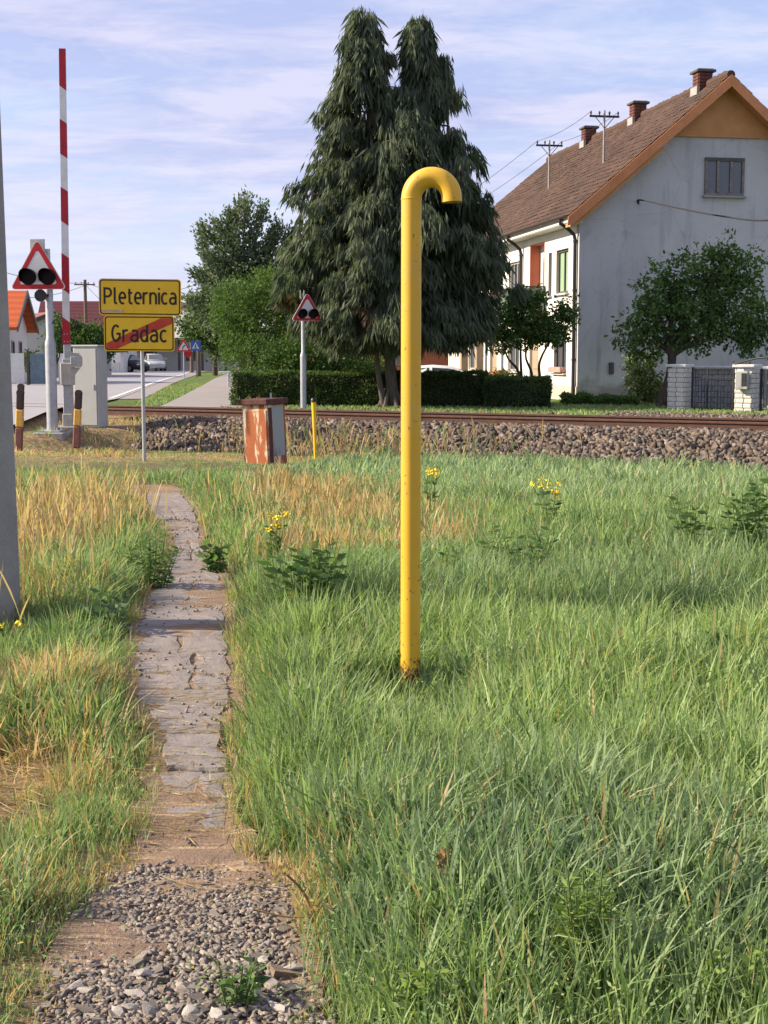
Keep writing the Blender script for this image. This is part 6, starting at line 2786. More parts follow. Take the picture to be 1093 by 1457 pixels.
for sh in shoots:
    for rep in range(2):
        dy = rnd.uniform(-1.2, 1.2)
        pts = [Vector(fk)] + [Vector(tl_(x + rnd.uniform(-8, 8) * rep, y + rnd.uniform(-8, 8) * rep, D_, o_)) + Vector((0, dy * (k + 1) / 3, 0)) for k, (x, y) in enumerate(sh)]
        cpt = catmull(pts, 8)
        q.tube(cpt, list(np.linspace(.05, .012, len(cpt))), 5)
        for i, p in enumerate(cpt):
            if i < 3:
                continue
            dv = (cpt[min(i + 1, len(cpt) - 1)] - cpt[i - 1]).normalized()
            tt = rnd.uniform(.2, .9)
            for _ in range(26):
                C.append(tuple(p + Vector((rnd.gauss(0, .15), rnd.gauss(0, .15), rnd.gauss(0, .15)))))
                Dv.append(tuple(dv * .9 + Vector((rnd.gauss(0, .7), rnd.gauss(0, .7), rnd.gauss(0, .6) + .1))))
                T.append(min(1, max(0, tt + rnd.gauss(0, .2))))
q.build('trunk', M['bark_grey'], ft)
n = len(C)
L_ = rng.uniform(.13, .26, n)
# fill of the inner crown
me = leaf_mesh('crown', C, Dv, rdir(n), L_, L_ * .42, np.array(T), M['f_grey'])
inst('crown', me, ft)
clump_crown('inner_foliage', ft, [lobe(345, 420, 55, 50, D_, o_), lobe(310, 440, 40, 40, D_, o_), lobe(395, 400, 40, 50, D_, o_), lobe(350, 370, 38, 30, D_, o_)], 460, 14, .2, M['f_grey'], .26, hollow=.2)

D_ = 47
o_ = at(365, 545, D_)
o_.z = .3
leafy_tree('round_bush', o_, 'large soft bright green bush at the corner of the hedge', [lobe(365, 455, 62, 62, D_, o_, 0, 50), lobe(390, 420, 42, 38, D_, o_), lobe(340, 440, 40, 40, D_, o_), lobe(375, 500, 58, 40, D_, o_, -.3), lobe(425, 450, 30, 48, D_, o_)], 1300, 16, .12, 'f_light', 'bark', (0, 0, .9), .12, .17, 'bush', hollow=.55, droop=-.2, aspect=.38)
D_ = 43
o_ = at(440, 550, D_)
o_.z = .3
leafy_tree('garden_shrub', o_, 'dark broad shrub just behind the hedge under the conifer', [lobe(440, 505, 50, 32, D_, o_, 0, 40), lobe(480, 515, 36, 22, D_, o_), lobe(405, 515, 30, 25, D_, o_)], 420, 16, .12, 'f_broad', 'bark', (0, 0, .5), .06, .15, 'shrub')
o_ = at(525, 552, 44)
o_.z = .3
leafy_tree('garden_shrub', o_, 'small dark shrub between the conifer trunks and the orange house', [lobe(525, 520, 28, 18, 44, o_), lobe(640, 520, 1, 1, 44, o_)], 140, 14, .10, 'f_dark', 'bark', (0, 0, .3), .04, .12, 'shrub')
D_ = 96
o_ = at(306, 532, D_)
o_.z = .3
leafy_tree('verge_tree', o_, 'dark round headed tree over the far footpath beside the blue sign', [lobe(296, 468, 36, 30, D_, o_), lobe(322, 488, 30, 24, D_, o_), lobe(272, 460, 20, 18, D_, o_), lobe(310, 450, 30, 24, D_, o_)], 520, 14, .22, 'f_broad', 'bark', tl_(306, 500, D_, o_), .18, .30)
D_ = 88
o_ = at(118, 540, D_)
o_.z = .3
leafy_tree('roadside_bush', o_, 'wide green bush before the maroon barn across the road', [lobe(118, 487, 30, 30, D_, o_), lobe(140, 492, 20, 24, D_, o_), lobe(98, 495, 18, 24, D_, o_)], 340, 14, .24, 'f_broad', 'bark', (0, 0, .8), .12, .3, 'bush')
o_ = at(42, 543, 64)
o_.z = .3
leafy_tree('roadside_bush', o_, 'small bush by the pale panel fence left of the road', [lobe(42, 512, 10, 9, 64, o_)], 60, 12, .14, 'f_broad', 'bark', (0, 0, .5), .04, .14, 'bush')
o_ = at(77, 540, 84)
o_.z = .3
leafy_tree('roadside_bush', o_, 'narrow dark bush behind the thick grey signal post', [lobe(79, 480, 10, 34, 84, o_)], 110, 12, .2, 'f_dark', 'bark', (0, 0, .6), .05, .2, 'bush')
# distant trees closing the view
for k, (px, pyt, D_, w_) in enumerate(((15, 470, 170, 60), (75, 478, 190, 60), (175, 470, 200, 60), (240, 462, 190, 50), (330, 470, 180, 60), (450, 480, 150, 60), (660, 460, 120, 70))):
    o_ = at(px, 530, D_)
    o_.z = .3
    leafy_tree('distant_tree', o_, ['dark far tree behind the orange roofed house', 'dark far tree behind the faded red roof', 'far tree behind the maroon barn', 'far tree behind the porch building', 'far tree behind the soft round bush', 'far tree behind the dark garden shrub', 'far tree behind the orange red house'][k],
               [lobe(px, (pyt + 525) / 2, w_, (525 - pyt) / 2, D_, o_)], 150, 12, .45, 'f_dark', 'bark', (0, 0, 1.5), .2, .6)


# --- clipped hedge, ground cover
def hedge(name, c, size, rz, label, n, leaf, m, z0, top_round=.06):
    r_ = empty(name, (c[0], c[1], z0), rz)
    tag(r_, label, 'hedge')
    q = MB()
    q.bbox((0, 0, size[2] / 2), (size[0] - .12, size[1] - .12, size[2] - .06), .10)
    q.build('twigs', mat('hedge_twigs', (.035, .035, .018), (.02, .022, .012), 12, 1.0, bump=.5), r_)
    sx, sy, sz = size
    areas = np.array([sx * sz, sx * sz, sy * sz, sy * sz, sx * sy * 1.3])
    f = rng.choice(5, n, p=areas / areas.sum())
    a, b = rng.uniform(-.5, .5, n), rng.uniform(-.5, .5, n)
    P = np.zeros((n, 3))
    N = np.zeros((n, 3))
    for k, (ax_, sg) in enumerate(((1, -1), (1, 1), (0, -1), (0, 1))):
        i = f == k
        if ax_ == 1:
            P[i] = np.stack([a[i] * sx, np.full(i.sum(), sg * sy / 2), (b[i] + .5) * sz], 1)
            N[i, 1] = sg
        else:
            P[i] = np.stack([np.full(i.sum(), sg * sx / 2), a[i] * sy, (b[i] + .5) * sz], 1)
            N[i, 0] = sg
    i = f == 4
    P[i] = np.stack([a[i] * sx, b[i] * sy, np.full(i.sum(), sz)], 1)
    N[i, 2] = 1
    # clipped surface is never flat
    und = (vnoise(P[:, 0] + c[0], P[:, 2] * 1.7 + P[:, 1], .5, 61) - .5) * .11 + (vnoise(P[:, 0], P[:, 2] + P[:, 1], .14, 62) - .5) * .07
    edge = np.clip((np.abs(P[:, 2] - sz) < .12) * (f != 4), 0, 1)
    P += N * (und - .05 * edge)[:, None] + rng.normal(0, .018, (n, 3))
    D = unit(N * .6 + rdir(n) + np.array([0, 0, .25]))
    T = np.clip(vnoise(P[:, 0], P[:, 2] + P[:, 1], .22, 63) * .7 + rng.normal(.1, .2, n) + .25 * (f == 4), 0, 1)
    L_ = leaf * rng.uniform(.7, 1.4, n)
    me = leaf_mesh('foliage', P, D, rdir(n), L_, L_ * .55, T, M[m])
    inst('foliage', me, r_)
    return r_


hl, hr = at(334, 570, 37.4), at(694, 570, 36.6)
hc = (hl + hr) / 2
hedge('clipped_hedge', (hc.x, hc.y), ((hr - hl).x, 1.0, .86), math.atan2(hr.y - hl.y, hr.x - hl.x), 'long dark clipped hedge along the railway from footpath to garden tree', 30000, .055, 'f_hedge', .28)
hl, hr = at(690, 570, 36.2), at(782, 570, 35.8)
hc = (hl + hr) / 2
hedge('clipped_hedge', (hc.x, hc.y), ((hr - hl).x, .95, .74), -.03, 'short lower end piece of dark hedge before the white facade', 8500, .055, 'f_hedge', .28)
o_ = at(715, 545, 39.4)
o_.z = .3
leafy_tree('clipped_shrub', (o_.x, 39.4, .3), 'low domed green shrub peeping over the short hedge', [lobe(715, 545, 34, 16, 39.4, o_)], 160, 14, .07, 'f_hedge', 'bark', (0, 0, .3), .03, .06, 'shrub', hollow=.85)
gl0, gl1 = at(800, 577, 38.2), at(905, 577, 37.6)
n = 5200
tx = rng.uniform(0, 1, n)
P = np.stack([gl0.x + (gl1.x - gl0.x) * tx, 38.2 - .6 * tx + rng.uniform(-.55, .55, n), .3 + rng.uniform(0, 1, n) ** .8 * .22 * (.6 + .8 * vnoise(tx * 5, tx * 0, .5, 71))], 1)
L_ = rng.uniform(.05, .11, n)
gc = inst('ground_cover', leaf_mesh('ground_cover', P, rdir(n) + np.array([0, 0, .8]), rdir(n), L_, L_ * .6, rng.uniform(.2, 1, n), M['f_light']))
tag(gc, 'low bright green ground cover along the foot of the grey gable', kind='stuff')


# ------------------------------------------------------------------ grass
def blades(name, base, h, w, daz, lean, curve, face, tone, dry, blue, blade, seg=4, head=None):
    """curved tapering blades, one strip each, joined in one mesh"""
    n = len(h)
    dx, dy = np.cos(daz), np.sin(daz)
    sx, sy = np.cos(face), np.sin(face)
    rows = []
    for k in range(seg + 1):
        t = k / seg
        off = (lean * t + curve * t * t) * h
        z = h * (t - .30 * np.minimum(curve, 1.3) * t ** 3 - .12 * lean * t)
        wk = (1 - t ** 2.2) if head is None else head[k]
        ww = w * .5 * wk
        cx, cy = base[:, 0] + dx * off, base[:, 1] + dy * off
        if k < seg:
            rows.append(np.stack([cx - sx * ww, cy - sy * ww, base[:, 2] + z], 1))
            rows.append(np.stack([cx + sx * ww, cy + sy * ww, base[:, 2] + z], 1))
        else:
            rows.append(np.stack([cx, cy, base[:, 2] + z], 1))
    m_ = 2 * seg + 1
    V = np.stack(rows, 1).reshape(-1, 3)
    tri_ = []
    for k in range(seg - 1):
        tri_ += [(2 * k, 2 * k + 1, 2 * k + 3), (2 * k, 2 * k + 3, 2 * k + 2)]
    tri_.append((2 * seg - 2, 2 * seg - 1, 2 * seg))
    F = (np.array(tri_)[None] + (np.arange(n) * m_)[:, None, None]).reshape(-1, 3)
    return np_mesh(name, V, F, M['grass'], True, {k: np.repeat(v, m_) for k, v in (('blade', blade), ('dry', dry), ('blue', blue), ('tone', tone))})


def density(x, y):
    s, a = track_sa(x, y)
    d = 1.0 * (1 - sstep(-2.5, -2.0, s))
    l, r = np.interp(y, PY, PL), np.interp(y, PY, PR_)
    wob = (vnoise(x, y, .30, 91) - .5) * .18 + (vnoise(x, y, .09, 92) - .5) * .14
    out = np.maximum(l - x, x - r) + wob
    on = sstep(-.06, .04, out)
    over = np.clip(1.6 * blob(x, y, 250, 785, .5, .40) * (vnoise(x, y, .2, 93) > .42) + .6 * blob(x, y, 190, 690, .35, 1.0) + .5 * blob(x, y, 330, 1420, .16, .16) + .35 * blob(x, y, 120, 1330, .14, .3) + .10 * (y < 4.5) * vnoise(x, y, .15, 94), 0, 1)
    over = np.clip(over + .75 * sstep(PY[-1] - 2.6, PY[-1] - .2, y), 0, 1)
    d = np.where(y > PY[-1], d, d * np.maximum(on, .012 + over))
    d = d * (1 - .9 * np.clip(bare_map(x, y), 0, 1))
    clear = (1 - sstep(-7.6, -7.1, x)) * sstep(25.0, 26.0, y)
    return d * (1 - clear)


def edge_dist(x, y):
    l, r = np.interp(y, PY, PL), np.interp(y, PY, PR_)
    e = np.maximum(l - x, x - r)
    return np.where(y > PY[-1], 1.0, e)


def stalk_map(x, y):
    return np.clip(sum(w * blob(x, y, px, py, rx, ry) for px, py, rx, ry, w in ((65, 770, .55, 2.0, 1.0), (40, 870, .3, .6, .4), (440, 725, .55, 1.2, .9), (520, 748, .6, .9, 1.0), (450, 798, .45, .5, .9), (620, 788, .35, .5, .8), (90, 720, .6, .8, .5))), 0, 1)


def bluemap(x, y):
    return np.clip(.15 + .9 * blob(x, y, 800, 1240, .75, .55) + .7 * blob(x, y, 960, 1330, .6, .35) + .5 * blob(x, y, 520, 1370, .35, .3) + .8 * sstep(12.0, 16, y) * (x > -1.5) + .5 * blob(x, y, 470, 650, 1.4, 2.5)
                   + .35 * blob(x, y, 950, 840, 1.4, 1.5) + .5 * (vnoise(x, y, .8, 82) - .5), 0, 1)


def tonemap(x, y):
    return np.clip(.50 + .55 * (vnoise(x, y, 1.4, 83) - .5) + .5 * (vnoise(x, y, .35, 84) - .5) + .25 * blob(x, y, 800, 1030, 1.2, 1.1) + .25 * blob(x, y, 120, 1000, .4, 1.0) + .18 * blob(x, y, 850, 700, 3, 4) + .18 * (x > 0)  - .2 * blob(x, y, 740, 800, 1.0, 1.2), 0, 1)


def heightmap(x, y):
    e = edge_dist(x, y)
    h = .215 + .10 * vnoise(x, y, .8, 85) + .09 * (vnoise(x, y, .28, 86) - .5)
    h = h * (.36 + .64 * sstep(.0, .34, e))
    h = h * (1 - .24 * sstep(4.8, 3.3, y)) * (1 - .22 * sstep(13, 19, y)) * np.where(x < 0, 1 - .12 * sstep(-.4, -.6, x), 1)
    h = h * (1 - .62 * np.exp(-(((x - vp.location.x) / .30) ** 2 + ((y - PD + .42) / .55) ** 2))) * (1 - .6 * np.exp(-(((x - cp_.location.x - .1) / .4) ** 2 + ((y - Dp + .6) / .8) ** 2)))
    h = h * (1 - .6 * np.clip(blob(x, y, 210, 655, 2.4, 2.2) + blob(x, y, 280, 1245, .5, .2) + .8 * bare_map(x, y) + .8 * blob(x, y, 15, 1170, .4, .5) + .6 * blob(x, y, 60, 1400, .4, .35) + .5 * blob(x, y, 15, 1000, .35, .4), 0, 1))
    h = h * (1 - .6 * sstep(17, 20, y) * (1 - sstep(-1.6, -.6, x)))
    h = h * (1 + .25 * blob(x, y, 430, 870, .5, 1.0) + .25 * blob(x, y, 120, 880, .4, .8))
    return h


def clump_field(y0, y1, dens, per, wid, crad, seg, name, label, outer=False):
    """dens = clumps per square metre"""
    area = .61 * (y1 ** 2 - y0 ** 2) / 2 + 1.5 * (y1 - y0)
    n = int(area * dens)
    Y = np.sqrt(rng.uniform(y0 ** 2, y1 ** 2, n))
    X = rng.uniform(-.31, .30, n) * Y + rng.uniform(-1.0, .5, n)
    if outer:
        X = np.where(rng.uniform(0, 1, n) < .5, -.31 * Y - rng.uniform(.4, 2.6, n) - .10 * Y * rng.uniform(0, 1, n), .30 * Y + rng.uniform(.1, 2.8, n) + .14 * Y * rng.uniform(0, 1, n))
    keep = rng.uniform(0, 1, n) < density(X, Y)
    X, Y = X[keep], Y[keep]
    n = len(X)
    k = rng.integers(int(per * .5), int(per * 1.5) + 1, n)
    cid = np.repeat(np.arange(n), k)
    N = len(cid)
    chigh = heightmap(X, Y) * rng.uniform(.72, 1.22, n)
    ctone = np.clip(tonemap(X, Y) + rng.normal(0, .17, n), 0, 1)
    cblue = np.clip(bluemap(X, Y) + rng.normal(0, .2, n), 0, 1)
    cdry = dry_map(X, Y)
    caz = rng.uniform(0, 6.283, n)
    ang_ = rng.uniform(0, 6.283, N)
    rr = crad * np.sqrt(rng.uniform(0, 1, N))
    bx, by = X[cid] + rr * np.cos(ang_), Y[cid] + rr * np.sin(ang_)
    e = edge_dist(bx, by)
    h = chigh[cid] * rng.uniform(.45, 1.25, N)
    h = np.where(e < -.02, h * .45, h)
    bl = cblue[cid]
    w = wid * rng.uniform(.6, 1.35, N) * (1 + .45 * (bl > .55)) * np.clip(h / .2, .5, 1.15)
    isdry = (rng.uniform(0, 1, N) < np.clip(cdry[cid] * .85 + .012 + .03 * (X[cid] < -.4) + .30 * np.exp(-(np.maximum(e, 0) / .07) ** 2), 0, .95)).astype(float)
    daz = np.where(rng.uniform(0, 1, N) < .5, caz[cid] + rng.normal(0, .7, N), ang_ + rng.normal(0, .8, N))
    lean = np.abs(rng.normal(.14, .13, N))
    curve = np.abs(rng.normal(.22, .22, N)) + .35 * (rng.uniform(0, 1, N) < .16)
    face = daz + math.pi / 2 + rng.normal(0, .7, N)
    base = np.stack([bx, by, height(bx, by) - .008], 1)
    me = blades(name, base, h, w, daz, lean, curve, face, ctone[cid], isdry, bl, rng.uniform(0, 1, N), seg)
    o = inst(name, me)
    tag(o, label, kind='stuff')
    return N


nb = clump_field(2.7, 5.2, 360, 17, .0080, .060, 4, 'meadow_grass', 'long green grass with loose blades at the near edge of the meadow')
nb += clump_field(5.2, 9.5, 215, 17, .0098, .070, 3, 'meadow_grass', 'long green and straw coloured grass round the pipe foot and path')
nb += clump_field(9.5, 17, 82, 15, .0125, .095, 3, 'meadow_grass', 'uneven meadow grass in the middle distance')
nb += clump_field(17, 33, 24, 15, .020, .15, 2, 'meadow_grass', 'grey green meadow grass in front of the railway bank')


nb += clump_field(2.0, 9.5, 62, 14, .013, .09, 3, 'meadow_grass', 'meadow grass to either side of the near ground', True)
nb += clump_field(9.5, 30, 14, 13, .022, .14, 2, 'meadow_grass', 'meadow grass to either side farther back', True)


# stalks with seed heads
def stalks(name, X, Y, hh, w, dry_p, label):
    n = len(X)
    base = np.stack([X, Y, height(X, Y) - .01], 1)
    daz = rng.uniform(0, 6.283, n)
    me = blades(name, base, hh, w, daz, np.abs(rng.normal(.10, .10, n)), np.abs(rng.normal(.10, .10, n)), rng.normal(0, .6, n), np.clip(rng.normal(.5, .25, n), 0, 1), (rng.uniform(0, 1, n) < dry_p).astype(float), rng.uniform(0, .5, n), rng.uniform(0, 1, n), 5, [1, .9, .8, 2.0, 1.7, 0])
    tag(inst(name, me), label, kind='stuff')


n = 26000
Y = np.sqrt(rng.uniform(4.5 ** 2, 20 ** 2, n))
X = rng.uniform(-.31, .12, n) * Y
keep = (rng.uniform(0, 1, n) < stalk_map(X, Y) * density(X, Y) * .9)
X, Y = X[keep], Y[keep]
stalks('dry_stalks', X, Y, .42 * rng.uniform(.6, 1.2, len(X)) * np.where(X < -1, 1.05, .8), .0038 + .00022 * Y, .93, 'tall straw coloured grass stalks with seed heads')
n = 2600
Y = np.sqrt(rng.uniform(3.2 ** 2, 18 ** 2, n))
X = rng.uniform(-.30, .30, n) * Y
keep = (rng.uniform(0, 1, n) < density(X, Y)) & (edge_dist(X, Y) > .1)
X, Y = X[keep], Y[keep]
stalks('green_stalks', X, Y, heightmap(X, Y) * rng.uniform(1.0, 1.4, len(X)), .0022 + .0002 * Y, .12, 'thin green flowering grass stalks standing above the meadow')
n = 420
a_ = rng.normal(7.6, 1.7, n)
s_ = rng.uniform(-2.9, -1.5, n)
X, Y = TA.x + TN.x * s_ + TT.x * a_, TA.y + TN.y * s_ + TT.y * a_
base_h = rng.uniform(.25, .55, n)
me = blades('bank_stalks', np.stack([X, Y, np.maximum(height(X, Y), bed_z(s_)) - .02], 1), base_h, np.full(n, .014), rng.uniform(0, 6.28, n), np.abs(rng.normal(.15, .12, n)), np.abs(rng.normal(.12, .1, n)), rng.normal(0, .5, n), rng.uniform(0, .6, n), (rng.uniform(0, 1, n) < .7).astype(float), np.full(n, .4), rng.uniform(0, .7, n), 4, [1, .9, .9, 1.6, 0])
tag(inst('bank_stalks', me), 'brownish dry stalks growing at the foot of the ballast bank', kind='stuff')

# low leafy herbs among the grass, mostly at the near edge
n = 15000
Y = np.sqrt(rng.uniform(2.8 ** 2, 6.5 ** 2, n))
X = rng.uniform(-.31, .30, n) * Y
keep = rng.uniform(0, 1, n) < density(X, Y) * (.10 + .9 * sstep(4.3, 3.2, Y) + .35 * (vnoise(X, Y, .5, 95) > .68))
X, Y = X[keep], Y[keep]
n = len(X)
hz_ = rng.uniform(.03, .20, n) * (.5 + vnoise(X, Y, .25, 96))
L_ = rng.uniform(.010, .022, n)
D = np.stack([rng.normal(size=n), rng.normal(size=n), rng.uniform(-.1, .8, n)], 1)
me = leaf_mesh('herb_leaves', np.stack([X, Y, height(X, Y) + hz_], 1), D, rdir(n) * .5 + np.array([0, 0, .1]), L_, L_ * rng.uniform(.25, .5, n), np.zeros(n), M['grass'])
for nm, v in (('blade', rng.uniform(.1, 1, n)), ('dry', (rng.uniform(0, 1, n) < .04).astype(float)), ('blue', rng.uniform(0, .4, n)), ('tone', np.clip(rng.normal(.55, .2, n), 0, 1))):
    me.attributes.new(nm, 'FLOAT', 'POINT').data.foreach_set('value', np.repeat(v, 4).astype(np.float32))
tag(inst('herb_leaves', me), 'low leafy herbs growing among the grass', kind='stuff')

# lawn and verge beyond the track
n = 90000
Y = rng.uniform(30, 66, n)
X = rng.uniform(-9.5, 12, n)
s_, a_ = track_sa(X, Y)
re = np.interp(Y, [p.y for p in R_edge], [p.x for p in R_edge]) + .8
sl_x, sr_x = np.interp(Y, [p.y for p in SL], [p.x for p in SL]), np.interp(Y, [p.y for p in SR], [p.x for p in SR])
onpath = (X > sl_x - .05) & (X < sr_x + .05)
keep = (s_ > 3.6) & ~((a_ > 10.0) & (s_ < 6.0)) & (X > re) & ~onpath & ((Y < 40) | (X < sr_x + .6)) & (X < np.where(Y > 36, 8.5, 12))
X, Y, sr_x = X[keep], Y[keep], sr_x[keep]
n = len(X)
weedy = (X > sr_x - .1) & (X < sr_x + .7) & (Y < 64) & (Y > 35.5) & (rng.uniform(0, 1, n) < .35)
h = np.where(weedy, rng.uniform(.15, .42, n), rng.uniform(.05, .11, n))
me = blades('lawn_grass', np.stack([X, Y, height(X, Y) - .01], 1), h, np.where(weedy, .022, .030), rng.uniform(0, 6.28, n), np.abs(rng.normal(.3, .2, n)), np.abs(rng.normal(.3, .2, n)), rng.normal(0, .8, n), np.clip(tonemap(X, Y), 0, 1), np.where(weedy, rng.uniform(0, 1, n) < .7, rng.uniform(0, 1, n) < .06).astype(float), np.full(n, .1), rng.uniform(0, 1, n), 2)
tag(inst('lawn_grass', me), 'short lawn grass on the verge and along the hedge beyond the track', kind='stuff')
# scattered tufts at the crossing approach
n = 5000
X, Y = rng.uniform(-8.5, -4.5, n), rng.uniform(23, 30.5, n)
keep = (vnoise(X, Y, .7, 97) > .55) & (X > np.interp(Y, [p.y for p in R_edge], [p.x for p in R_edge]) + .3)
X, Y = X[keep], Y[keep]
n = len(X)
me = blades('crossing_tufts', np.stack([X, Y, height(X, Y) - .01], 1), rng.uniform(.06, .22, n), np.full(n, .02), rng.uniform(0, 6.28, n), np.abs(rng.normal(.3, .2, n)), np.abs(rng.normal(.3, .2, n)), rng.normal(0, .8, n), rng.uniform(.3, .8, n), (rng.uniform(0, 1, n) < .72).astype(float), np.full(n, .2), rng.uniform(0, 1, n), 3)
tag(inst('crossing_tufts', me), 'patchy half dry grass round the crossing posts', kind='stuff')
print('blades', nb)


# ------------------------------------------------------------------ single plants
def flower_weed(px, py, top_py, label, nst=5, spread=.10):
    g = gnd(px, py)
    z0 = float(height(g.x, g.y))
    r_ = empty('flowering_weed', (g.x, g.y, z0))
    tag(r_, label, 'wildflower', 'yellow wildflowers in the meadow')
    H_ = at(px, top_py, g.y).z - z0
    st_ = MB()
    C, D = [], []
    LC, LD = [], []
    for k in range(nst):
        tx, ty = rnd.gauss(0, spread), rnd.gauss(0, spread)
        h = H_ * rnd.uniform(.78, 1.02)
        pts = catmull([(tx * .15, ty * .15, -.03), (tx * .4, ty * .4, h * .5), (tx, ty, h)], 5)
        st_.tube(pts, list(np.linspace(.0038, .0018, len(pts))), 5)
        for _ in range(16):
            C.append((tx + rnd.gauss(0, .018), ty + rnd.gauss(0, .018), h + rnd.gauss(0, .014)))
            D.append((rnd.gauss(0, 1), rnd.gauss(0, 1), .5))
        for t_ in (.35, .5, .65, .8):
            p = pts[int(t_ * (len(pts) - 1))]
            for _ in range(2):
                LC.append(tuple(p))
                LD.append((rnd.gauss(0, 1), rnd.gauss(0, 1), .4))
    st_.build('stem', M['f_weed'] if False else mat('weed_stem_green', (.12, .18, .05), None, 8, .8, bump=0) if 'weed_stem' not in M else M['weed_stem'], r_)
    L_ = rng.uniform(.014, .026, len(C))
    inst('flowers', leaf_mesh('flowers', C, D, rdir(len(C)), L_, L_ * .9, np.ones(len(C)), M['petal']), r_)['kind'] = 'stuff'
    L_ = rng.uniform(.05, .10, len(LC))
    inst('leaves', leaf_mesh('leaves', LC, LD, rdir(len(LC)), L_, L_ * .35, rng.uniform(0, 1, len(LC)), M['f_weed']), r_)['kind'] = 'stuff'
    return r_


M['weed_stem'] = mat('weed_stem', (.12, .18, .05), (.10, .14, .04), 8, .8, bump=0)
flower_weed(392, 815, 735, 'yellow flowered weed on the right edge of the path before dry stalks', 7, .07)
flower_weed(611, 745, 662, 'yellow flowered weed immediately right of the pipe', 6, .07)
flower_weed(782, 765, 685, 'yellow flowered weed in the open meadow right of the pipe', 7, .13)
flower_weed(12, 905, 888, 'few yellow flowers at the foot of the concrete pole', 2, .04)


def leafy_weed(px, py, top_py, w_px, label, m='f_weed', leaf=.09, nst=7, asp=.4, per=15, name='broad_weed'):
    g = gnd(px, py)
    z0 = float(height(g.x, g.y))
    r_ = empty(name, (g.x, g.y, z0))
    tag(r_, label, 'weed')
    H_ = at(px, top_py, g.y).z - z0
    sp_ = w_px / FPX * g.y / 2
    st_ = MB()
    C, D = [], []
    for k in range(nst):
        tx, ty = rnd.uniform(-1, 1) * sp_, rnd.uniform(-1, 1) * sp_ * .8
        h = H_ * rnd.uniform(.6, 1.02)
        pts = catmull([(tx * .4, ty * .4, -.03), (tx * .7, ty * .7, h * .5), (tx, ty, h)], 6)
        st_.tube(pts, list(np.linspace(.005, .002, len(pts))), 5)
        for j in range(per):
            t_ = .12 + .88 * j / per
            p = pts[min(len(pts) - 1, int(t_ * (len(pts) - 1)))]
            az = j * 2.4 + k
            C.append(tuple(p))
            D.append((math.cos(az), math.sin(az), .35 - .5 * (1 - t_)))
    st_.build('stem', M['weed_stem'], r_)
    n = len(C)
    L_ = leaf * rng.uniform(.6, 1.2, n)
    inst('leaves', leaf_mesh('leaves', C, D, np.tile(np.array([[0, 0, 1.0]]), (n, 1)) * .2 + rdir(n) * .6, L_, L_ * asp, rng.uniform(0, 1, n), M[m], .12), r_)['kind'] = 'stuff'
    return r_


leafy_weed(436, 905, 765, 100, 'dark leafy nettle clump between the path and the pipe', 'f_weed', .11, 22, .36, 18)
leafy_weed(303, 815, 770, 34, 'low dark leafy weed on the right edge of the path', 'f_weed', .08, 9, .55)
leafy_weed(1062, 800, 672, 70, 'tall dark leafy weeds at the right edge of the meadow', 'f_weed', .10, 13, .45, 20)
leafy_weed(985, 800, 700, 70, 'dark stemmed dock plants left of the tall weeds at the right edge', 'f_weed', .09, 9, .42)
leafy_weed(740, 830, 738, 120, 'patch of dark purplish weeds in the middle of the meadow', 'f_weed', .075, 14, .4)
leafy_weed(640, 850, 765, 30, 'dark slim weed just right of the pipe', 'f_weed', .07, 4, .4)
leafy_weed(1015, 950, 895, 26, 'single dark leaf plant among the pale grass on the right', 'f_weed', .10, 3, .5)
leafy_weed(700, 1030, 990, 30, 'small pointed dock leaves below the right side of the pipe', 'f_weed', .10, 3, .4)
leafy_weed(216, 838, 752, 80, 'bushy green weed on the left edge of the path', 'f_weed', .065, 20, .35, 18)
leafy_weed(836, 1400, 1225, 75, 'bright lime green feathery weed in the near grass', 'f_lime', .05, 14, .14, 44, 'feathery_weed')
leafy_weed(150, 905, 835, 60, 'grey green leafy weed left of the path', 'f_weed_blue', .08, 9, .45)
leafy_weed(335, 1430, 1370, 70, 'low green weed growing in the middle of the gravel', 'f_weed', .04, 9, .5, 12)
leafy_weed(1050, 1456, 1340, 100, 'low lime green leaves at the lower right corner', 'f_lime', .035, 9, .55, 16)
leafy_weed(600, 1462, 1355, 140, 'low pale green leaves along the lower edge', 'f_lime', .035, 12, .5, 16)
# dried dock stalk and pale dried stalk
g = gnd(634, 1335)
z0 = float(height(g.x, g.y))
dk = empty('dock_stalk', (g.x, g.y, z0))
tag(dk, 'single reddish brown dock stalk with seed clusters in the near grass', 'weed')
H_ = at(634, 1215, g.y).z - z0
q = MB()
q.tube(catmull([(0, 0, -.03), (.004, 0, H_ * .5), (-.004, 0, H_)], 5), list(np.linspace(.006, .003, 11)), 6)
q.build('stem', M['seed'], dk)
C, D = [], []
for k in range(90):
    t_ = rnd.uniform(.45, 1)
    C.append((rnd.gauss(0, .012), rnd.gauss(0, .012), H_ * t_))
    D.append((rnd.gauss(0, 1), rnd.gauss(0, 1), .8))
L_ = rng.uniform(.010, .024, len(C))
inst('seeds', leaf_mesh('seeds', C, D, rdir(len(C)), L_, L_ * .6, np.ones(len(C)), M['seed']), dk)
g = gnd(452, 1325)
ds = empty('dried_stalk', (g.x, g.y, float(height(g.x, g.y))))
tag(ds, 'pale dried stalk leaning over the right edge of the gravel', 'weed')
q = MB()
p1, p2 = at(432, 1270, g.y), at(404, 1240, g.y - .05)
lp = [(0, 0, 0), tuple(p1 - ds.location), tuple(p2 - ds.location)]
q.tube(catmull(lp, 6), list(np.linspace(.006, .003, 13)), 6)
p3 = at(360, 1294, g.y) - ds.location
q.tube(catmull([(0, 0, .02), tuple((p3 * .5)), tuple(p3)], 4), .003, 5)
q.build('stem', M['f_straw'], ds)
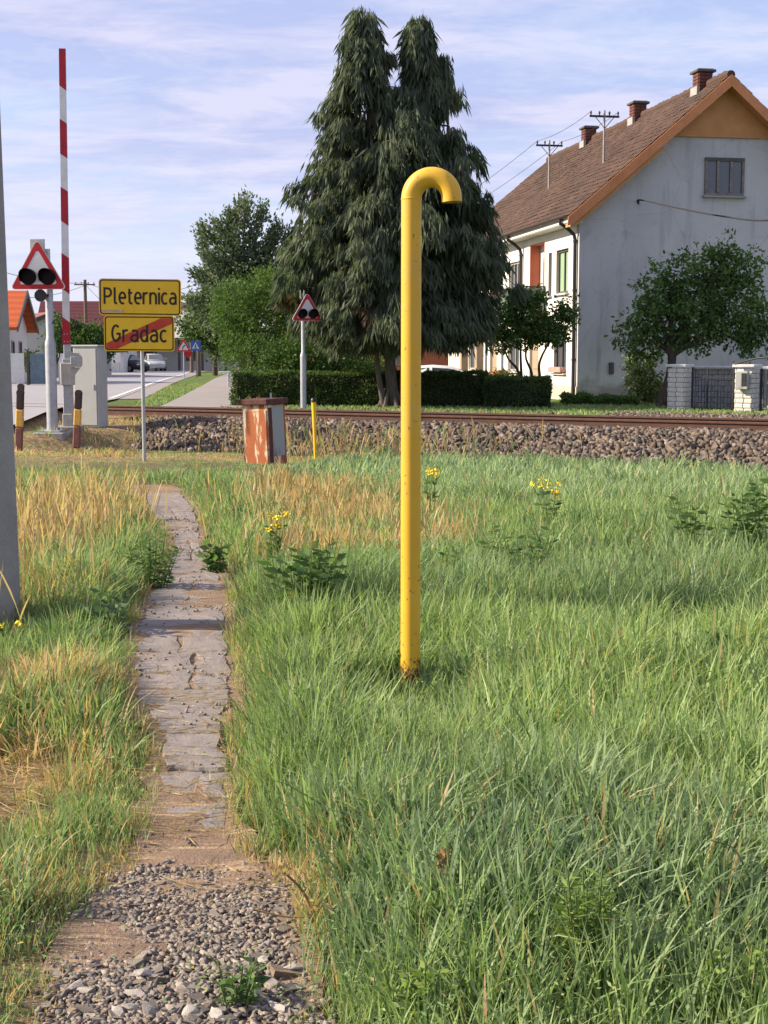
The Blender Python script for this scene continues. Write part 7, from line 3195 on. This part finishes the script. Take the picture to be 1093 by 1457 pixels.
C = [tuple(Vector(lp[2]) + Vector((rnd.gauss(0, .014), rnd.gauss(0, .014), rnd.gauss(0, .012)))) for _ in range(26)] + [tuple(Vector((0, 0, .03)) + Vector((rnd.gauss(0, .02), rnd.gauss(0, .02), rnd.gauss(0, .02)))) for _ in range(40)]
L_ = rng.uniform(.015, .04, len(C))
inst('dry_leaves', leaf_mesh('dry_leaves', C, rdir(len(C)), rdir(len(C)), L_, L_ * .45, rng.uniform(.3, 1, len(C)), M['f_straw']), ds)
# long arching blades at the lower right
for (px, py, tx, ty, mx, my, lb_) in ((1088, 1310, 1012, 1195, 1050, 1215, 'long pale arching grass blade at the right edge'), (985, 1400, 1062, 1290, 1010, 1300, 'long pale grass blade bending right in the near grass'), (790, 1130, 725, 1000, 745, 1030, 'pale arching grass blade in the bright meadow')):
    g = gnd(px, py)
    r_ = inst('grass_blade', None) if False else None
    pts = catmull([g + Vector((0, 0, 0)), at(mx, my, g.y - .03), at(tx, ty, g.y - .08)], 7)
    vs_, fs_ = [], []
    for i, p in enumerate(pts):
        t_ = i / (len(pts) - 1)
        w_ = .007 * (1 - t_ ** 2) + .0006
        vs_ += [p + Vector((w_ * .6, w_ * .6, 0)), p + Vector((0, 0, -.0025)), p - Vector((w_ * .6, w_ * .6, 0))]
    for i in range(len(pts) - 1):
        fs_ += [(3 * i, 3 * i + 1, 3 * i + 4, 3 * i + 3), (3 * i + 1, 3 * i + 2, 3 * i + 5, 3 * i + 4)]
    q = MB()
    q.add(vs_, fs_, 0, True)
    o = q.build('grass_blade', M['f_weed_blue'])
    tag(o, lb_, 'grass blade')

# straw litter over the trodden earth
n = 1100
P, D = [], []
while len(P) < n:
    Y = rnd.uniform(yd(1290), yd(690)) if rnd.random() < .35 else rnd.uniform(yd(1285), yd(960))
    X = rnd.uniform(float(np.interp(Y, PY, PL)) - .06, float(np.interp(Y, PY, PR_)) + .06)
    if float(vnoise(X, Y, .22, 98)) < .42:
        continue
    P.append((X, Y, .020 + rnd.uniform(0, .010) if Y > yd(1182) else .014 + rnd.uniform(0, .012)))
    D.append((rnd.gauss(0, 1), rnd.gauss(0, .5), rnd.gauss(0, .06)))
L_ = rng.uniform(.03, .13, n)
o = inst('straw_litter', leaf_mesh('straw_litter', P, D, rdir(n), L_, np.full(n, .0035), rng.uniform(0, 1, n), M['f_straw']))
tag(o, 'dry straw trodden into the path', kind='stuff')

# straw litter on the bare left side
n = 420
P, D = [], []
for _ in range(n):
    px, py = (rnd.uniform(-10, 70), rnd.uniform(920, 1000)) if rnd.random() < .5 else (rnd.uniform(-10, 60), rnd.uniform(1050, 1170))
    g = gnd(px, py)
    P.append((g.x, g.y, float(height(g.x, g.y)) + rnd.uniform(.005, .05)))
    D.append((rnd.gauss(0, 1), rnd.gauss(0, 1), rnd.gauss(0, .15)))
L_ = rng.uniform(.06, .2, n)
o = inst('straw_litter', leaf_mesh('straw_litter', P, D, rdir(n), L_, np.full(n, .004), rng.uniform(0, 1, n), M['f_straw']))
tag(o, 'fallen straw on the bare soil at the left edge', kind='stuff')

tot = sum(len(o.data.polygons) for o in scene.objects if o.type == 'MESH')
print('TRIS', tot)
